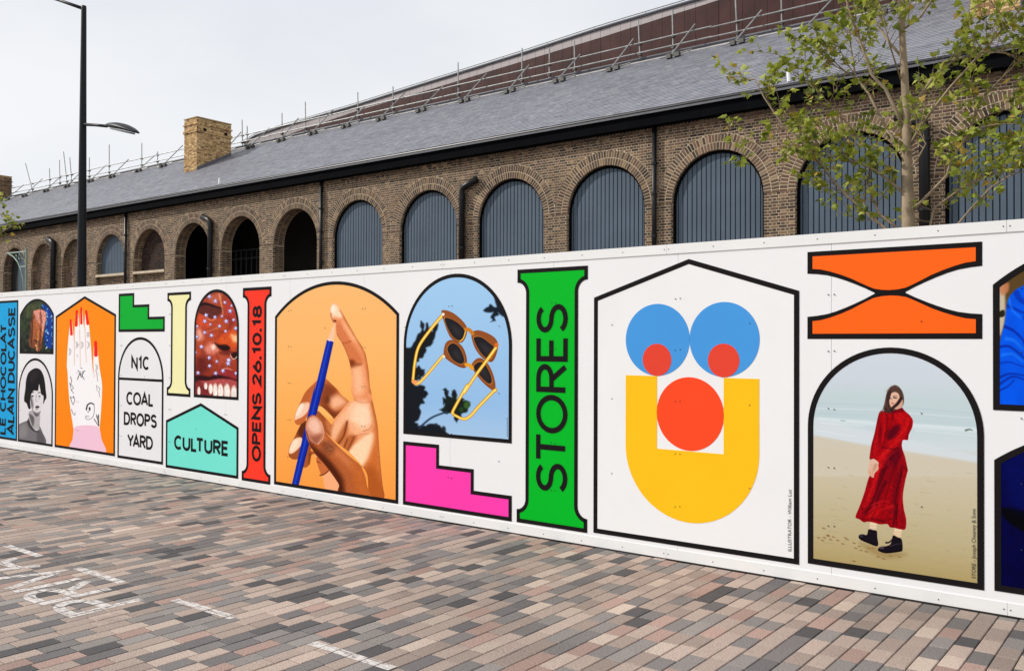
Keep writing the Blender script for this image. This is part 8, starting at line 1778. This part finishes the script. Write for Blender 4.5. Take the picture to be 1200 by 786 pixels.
lamp_head(LX + .93, 5.905, 1.0, -.26, a1, 1.22); lamp_head(LX - 1.88, 9.175, -1.0, .36, a2, 1.22)

# ------------------------------------------------------------------ old pale green bracket post, far left
gx, gy = -46.70, 20.5
br = empty('bracket_post', (gx, gy, 0)); tag(br, 'old pale green iron post with a curved openwork bracket, far left by the arches', 'post')
gm = material('pale_green_paint', lin((132, 152, 140)), 0.6, noise=0.15, nscale=5)
MB().tube([(gx, gy, 0), (gx, gy, 6.35)], .05, 10).build('post', gm, br)
MB().tube([(gx, gy, 6.16), (gx - 2.15, gy, 6.2)], .042, 8).build('arm', gm, br)
MB().tube([(gx - 2.0, gy, 6.17), (gx - 1.45, gy, 6.0), (gx - .95, gy, 5.7), (gx - .55, gy, 5.25), (gx - .3, gy, 4.7), (gx - .22, gy, 4.0), (gx - .2, gy, 3.4)], .036, 8).build('curved_brace', gm, br)
MB().tube([(gx, gy, 5.42), (gx - .6, gy, 5.42)], .035, 6).build('tie_bar', gm, br)
for q, a in ((-.75, .13), (-1.15, .11), (-.35, .15)): MB().tube([(gx + q + a * math.cos(t * PI / 8), gy, 5.95 + a * math.sin(t * PI / 8)) for t in range(17)], .02, 6).build('scroll', gm, br)

# ------------------------------------------------------------------ trees
bark = material('plane_bark', lin((150, 132, 108)), 0.9, noise=0.28, nscale=7, bump=0.4, bscale=30)
twig_m = material('twig_bark', lin((132, 112, 88)), 0.9, noise=0.25, nscale=10)
def leaf_material(name, per_object):
    m = bpy.data.materials.new(name); m.use_nodes = True; t = m.node_tree; t.nodes.clear(); L = t.links.new
    out = t.nodes.new('ShaderNodeOutputMaterial')
    if per_object: v = t.nodes.new('ShaderNodeObjectInfo').outputs['Random']
    else: v = t.nodes.new('ShaderNodeNewGeometry').outputs['Random Per Island']
    r = t.nodes.new('ShaderNodeValToRGB'); r.color_ramp.interpolation = 'CONSTANT'
    pal = [(0, (134, 146, 46)), (.24, (152, 162, 58)), (.44, (110, 124, 42)), (.58, (166, 174, 68)), (.76, (182, 184, 86)), (.89, (84, 100, 36)), (.94, (172, 146, 62))]
    for k, (p, c) in enumerate(pal):
        e = r.color_ramp.elements[k] if k < 2 else r.color_ramp.elements.new(p)
        e.position = p; e.color = (*lin(c), 1)
    L(v, r.inputs['Fac'])
    d = t.nodes.new('ShaderNodeBsdfPrincipled'); d.inputs['Roughness'].default_value = 0.5; d.inputs['Specular IOR Level'].default_value = 0.35; L(r.outputs['Color'], d.inputs['Base Color'])
    tr = t.nodes.new('ShaderNodeBsdfTranslucent'); L(r.outputs['Color'], tr.inputs['Color'])
    mx = t.nodes.new('ShaderNodeMixShader'); mx.inputs[0].default_value = 0.38; L(d.outputs[0], mx.inputs[1]); L(tr.outputs[0], mx.inputs[2]); L(mx.outputs[0], out.inputs['Surface'])
    return m
lf_o, lf_i = leaf_material('leaf_near', True), leaf_material('leaf', False)
LOB = [(0, -.12), (.16, -.05), (.42, -.10), (.36, .10), (.56, .34), (.30, .36), (.27, .50), (0, .95), (-.27, .50), (-.30, .36), (-.56, .34), (-.36, .10), (-.42, -.10), (-.16, -.05)]
def leaf_verts(fold, curl):
    v = [(0, .12, 0)] + [(x, y, abs(x) * fold - max(0, y) ** 2 * curl) for x, y in LOB]; return np.array(v)
LV = [leaf_verts(.25, .25), leaf_verts(-.2, .35), leaf_verts(.45, .1)]
NL = len(LOB)
LF = np.array([(0, 1 + i, 1 + (i + 1) % NL) for i in range(NL)])
def rot_to(tip, nrm):
    y = tip.normalized(); z = (nrm - y * nrm.dot(y)).normalized(); x = y.cross(z); return Matrix((x, y, z)).transposed()
def grow(branches, seed, leaf_size=(.085, .14), density=1.0):
    """branches: (points, r0, r1, leaf start fraction) -> (branch tubes, twigs, leaves)"""
    rr = random.Random(seed); twigs = []; leaves = []
    def leaf_at(p, out, hang=.5):
        s = rr.uniform(*leaf_size); tip = (out + Vector((rr.uniform(-.6, .6), rr.uniform(-.6, .6), rr.uniform(-.9, .35) * hang))).normalized()
        nrm = Vector((rr.uniform(-.8, .8), rr.uniform(-1.0, .5), rr.uniform(.15, 1.1)))
        m = rot_to(tip, nrm); st = tip * s * .45
        leaves.append((np.array(m), np.array(p + st), s, rr.randrange(3)))
    def sprout(p, d, ln, r, depth):
        pts = [p]; q = p; dd = d.normalized(); n = max(3, int(ln / .07))
        for i in range(n):
            dd = (dd + Vector((rr.uniform(-.22, .22), rr.uniform(-.22, .22), rr.uniform(-.14, .24)))).normalized(); q = q + dd * (ln / n); pts.append(q)
            if i >= 1:
                for _ in range(1 if rr.random() < .75 * density else 0):
                    sd_ = Vector((rr.uniform(-1, 1), rr.uniform(-1, 1), rr.uniform(-.4, .5))); leaf_at(q, sd_.normalized())
            if depth and rr.random() < .30: sprout(q, (dd + Vector((rr.uniform(-1, 1), rr.uniform(-1, 1), rr.uniform(-.2, .7)))), ln * .55, r * .7, depth - 1)
        for _ in range(2 if rr.random() < density else 1): leaf_at(q, dd)
        twigs.append((pts, [r * (1 - .7 * i / n) for i in range(n + 1)]))
    for pts, r0, r1, t0 in branches:
        n = len(pts)
        seglen = [0]
        for i in range(n - 1): seglen.append(seglen[-1] + (pts[i + 1] - pts[i]).length)
        tot = seglen[-1]; s = tot * t0
        while s < tot:
            i = max(k for k in range(n) if seglen[k] <= s); i = min(i, n - 2); f = (s - seglen[i]) / max(1e-6, seglen[i + 1] - seglen[i])
            p = pts[i].lerp(pts[i + 1], f); d = (pts[i + 1] - pts[i]).normalized()
            side = Vector((rr.uniform(-1, 1), rr.uniform(-1, 1), rr.uniform(-.3, .8)))
            sprout(p, d * .6 + side, rr.uniform(.14, .48), .005, 2 if rr.random() < .35 else 1)
            s += rr.uniform(.07, .17) / density
        sprout(pts[-1], pts[-1] - pts[-2], .28, r1, 1)
    return twigs, leaves
def build_tree(root, trunk_pts, trunk_r, branches, seed, near_max=300, leaf_size=(.085, .14), density=1.0):
    MB().tube(trunk_pts, trunk_r, 12).build('trunk', bark, root, True)
    for pts, r0, r1, t0 in branches:
        n = len(pts); MB().tube(pts, [r0 + (r1 - r0) * i / (n - 1) for i in range(n)], 7).build('branch', bark, root, True)
    twigs, leaves = grow(branches, seed, leaf_size, density)
    tw = MB()
    for p, r in twigs: tw.tube(p, r, 4, False)
    o = tw.build('twigs', twig_m, root); o['kind'] = 'stuff'
    near = nearest([l[1] for l in leaves], near_max)
    lm = [mesh_np('leaf', v, LF) for v in LV]
    for m_ in lm: m_.materials.append(lf_o)
    far = []
    for i, (m, p, s, k) in enumerate(leaves):
        if i in near:
            o = link('leaf', lm[k], None, root, tuple(p)); o.rotation_mode = 'QUATERNION'; o.rotation_quaternion = Matrix(m).to_quaternion(); o.scale = (s, s, s)
        else: far.append((LV[k] * s) @ m.T + p)
    if far:
        far = np.array(far); n = len(far); nv = far.shape[1]
        F = (LF[None] + (np.arange(n) * nv)[:, None, None]).reshape(-1, 3)
        o = link('foliage', mesh_np('foliage', far.reshape(-1, 3), F), lf_i, root); o['kind'] = 'stuff'
    return len(leaves)
TY = 9.5
tree = empty('plane_tree', (-2.33, TY, 0)); tag(tree, 'young plane tree with sparse lobed leaves rising behind the hoarding at the right', 'tree', 'trees behind the hoarding')
rt_ = random.Random(3)
def limb(p2, r0, r1, t0, y0=0.0, y1=0.0):
    n = len(p2); return ([Vector((a, TY + y0 + (y1 - y0) * i / (n - 1) + (rt_.uniform(-.04, .04) if i else 0), b)) for i, (a, b) in enumerate(p2)], r0, r1, t0)
trunk = [(-2.30, TY, 0), (-2.29, TY, 1.2), (-2.305, TY, 2.4), (-2.315, TY, 2.83), (-2.32, TY, 3.15), (-2.325, TY, 3.4), (-2.33, TY, 3.89), (-2.35, TY, 4.35), (-2.37, TY, 4.73), (-2.39, TY, 5.25), (-2.37, TY, 5.9), (-2.40, TY, 6.5), (-2.36, TY, 7.0)]
trunk_r = [.09, .078, .070, .065, .058, .052, .043, .037, .032, .027, .021, .014, .008]
LB = [
 limb([(-2.34, 3.8), (-2.41, 3.99), (-2.51, 4.23), (-2.62, 4.37), (-2.71, 4.67), (-2.83, 5.08), (-2.86, 5.31), (-2.9, 5.8)], .026, .008, .4, 0, -.35),
 limb([(-2.37, 4.54), (-2.53, 4.76), (-2.68, 5.01), (-2.83, 5.3), (-3.0, 5.7)], .02, .007, .3, 0, .5),
 limb([(-2.35, 3.16), (-2.47, 3.29), (-2.62, 3.42), (-2.8, 3.52), (-3.0, 3.6)], .019, .006, .15, 0, -.2),
 limb([(-2.36, 2.65), (-2.53, 2.83), (-2.71, 3.0), (-2.89, 3.18), (-3.05, 3.39), (-3.24, 3.7), (-3.54, 4.0), (-3.71, 4.3), (-3.82, 4.52), (-3.95, 4.55)], .022, .005, .12, 0, -.3),
 limb([(-2.35, 3.59), (-2.53, 3.83), (-2.74, 4.27), (-2.92, 4.52), (-2.99, 4.89), (-3.05, 5.2)], .022, .006, .4, 0, .45),
 limb([(-2.34, 2.75), (-2.62, 3.0), (-2.74, 3.32), (-2.71, 3.63), (-2.86, 3.84), (-3.15, 3.95), (-3.47, 3.83)], .018, .005, .15, 0, .25),
 limb([(-2.86, 3.84), (-3.05, 4.1), (-3.25, 4.35), (-3.42, 4.55)], .009, .004, .2, .25, .1),
 limb([(-2.92, 4.52), (-3.2, 4.72), (-3.45, 4.95)], .008, .004, .2, .4, .2),
 limb([(-3.54, 4.0), (-3.62, 3.9), (-3.72, 3.8)], .006, .004, .1, -.2, -.3),
 limb([(-2.30, 3.64), (-2.21, 3.78), (-2.13, 3.86), (-1.91, 4.12), (-1.74, 4.27), (-1.61, 4.39), (-1.43, 4.56), (-1.28, 4.7), (-1.0, 4.95)], .022, .007, .45, 0, -.35),
 limb([(-2.31, 2.95), (-2.13, 3.13), (-1.96, 3.3), (-1.91, 3.47), (-1.74, 3.71), (-1.69, 3.88), (-1.56, 4.04), (-1.33, 4.28), (-1.05, 4.5)], .022, .007, .2, 0, -.15),
 limb([(-2.31, 2.6), (-2.13, 2.83), (-2.10, 3.01), (-1.85, 3.2), (-1.56, 3.31), (-1.31, 3.39), (-1.0, 3.5)], .018, .006, .2, 0, .3),
 limb([(-2.3, 2.4), (-2.0, 2.66), (-1.83, 2.81), (-1.72, 2.95), (-1.54, 3.13), (-1.36, 3.2), (-1.15, 3.25)], .015, .005, .5, 0, -.3),
 limb([(-2.31, 3.95), (-2.24, 4.12), (-2.07, 4.36), (-1.91, 4.48), (-1.69, 4.53), (-1.51, 4.55), (-1.2, 4.62)], .019, .006, .35, 0, .4),
 limb([(-2.37, 4.82), (-2.18, 4.9), (-2.01, 5.07), (-1.8, 5.4)], .017, .006, .3, 0, -.2),
 limb([(-2.31, 3.39), (-2.2, 3.5), (-2.13, 3.62), (-2.18, 3.75), (-2.1, 3.95)], .012, .005, .3, 0, -.25),
 limb([(-2.35, 4.94), (-2.41, 5.07), (-2.3, 5.3), (-2.1, 5.6)], .012, .005, .3, 0, .3),
 limb([(-1.61, 4.39), (-1.4, 4.35), (-1.2, 4.15)], .008, .004, .2, -.25, -.1), limb([(-1.74, 3.71), (-1.5, 3.7), (-1.25, 3.66)], .008, .004, .2, -.1, -.25), limb([(-1.69, 3.88), (-1.45, 3.88), (-1.2, 3.8)], .008, .004, .2, -.1, .2),
 limb([(-2.37, 5.6), (-2.7, 6.0), (-3.1, 6.3)], .016, .005, .3, 0, -.3), limb([(-2.38, 5.8), (-2.0, 6.2), (-1.7, 6.6)], .016, .005, .3, 0, .3), limb([(-2.38, 4.3), (-2.42, 4.6), (-2.44, 5.0)], .012, .005, .4, 0, -.6),
 limb([(-2.34, 3.7), (-2.36, 4.0), (-2.3, 4.3)], .012, .005, .5, 0, .6)]
build_tree(tree, trunk, trunk_r, [(p_, q0 * .8, q1 * .8, t_) for p_, q0, q1, t_ in LB], 11, 300, (.045, .09), 1.85)
TX, TY = -24.55, 9.5
tree2 = empty('plane_tree', (TX, TY, 0)); tag(tree2, 'leafy branch ends of a tree standing just beyond the left edge of the view', 'tree', 'trees behind the hoarding')
LB = [limb([(TX, 3.0), (TX + .5, 3.4), (TX + .9, 3.7), (TX + 1.35, 3.85)], .03, .008, .3, 0, -.2), limb([(TX, 3.5), (TX + .6, 4.0), (TX + 1.2, 4.35), (TX + 1.75, 4.45)], .03, .008, .3, 0, .2), limb([(TX, 3.9), (TX + .5, 4.5), (TX + .95, 4.85)], .03, .008, .3),
      limb([(TX, 3.2), (TX - .6, 3.8), (TX - 1.3, 4.2)], .03, .008, .3), limb([(TX, 3.8), (TX - .5, 4.6), (TX - .8, 5.3)], .03, .008, .3), limb([(TX, 4.3), (TX + .3, 5.0), (TX + .35, 5.5)], .03, .008, .3, 0, .3),
      limb([(TX + .6, 4.0), (TX + 1.0, 4.05), (TX + 1.3, 4.15)], .012, .005, .1, .1, -.1)]
build_tree(tree2, [(TX, TY, 0), (TX, TY, 2), (TX, TY, 4), (TX + .05, TY, 6)], [.12, .1, .07, .015], LB, 5, 0, (.07, .13), 0.9)
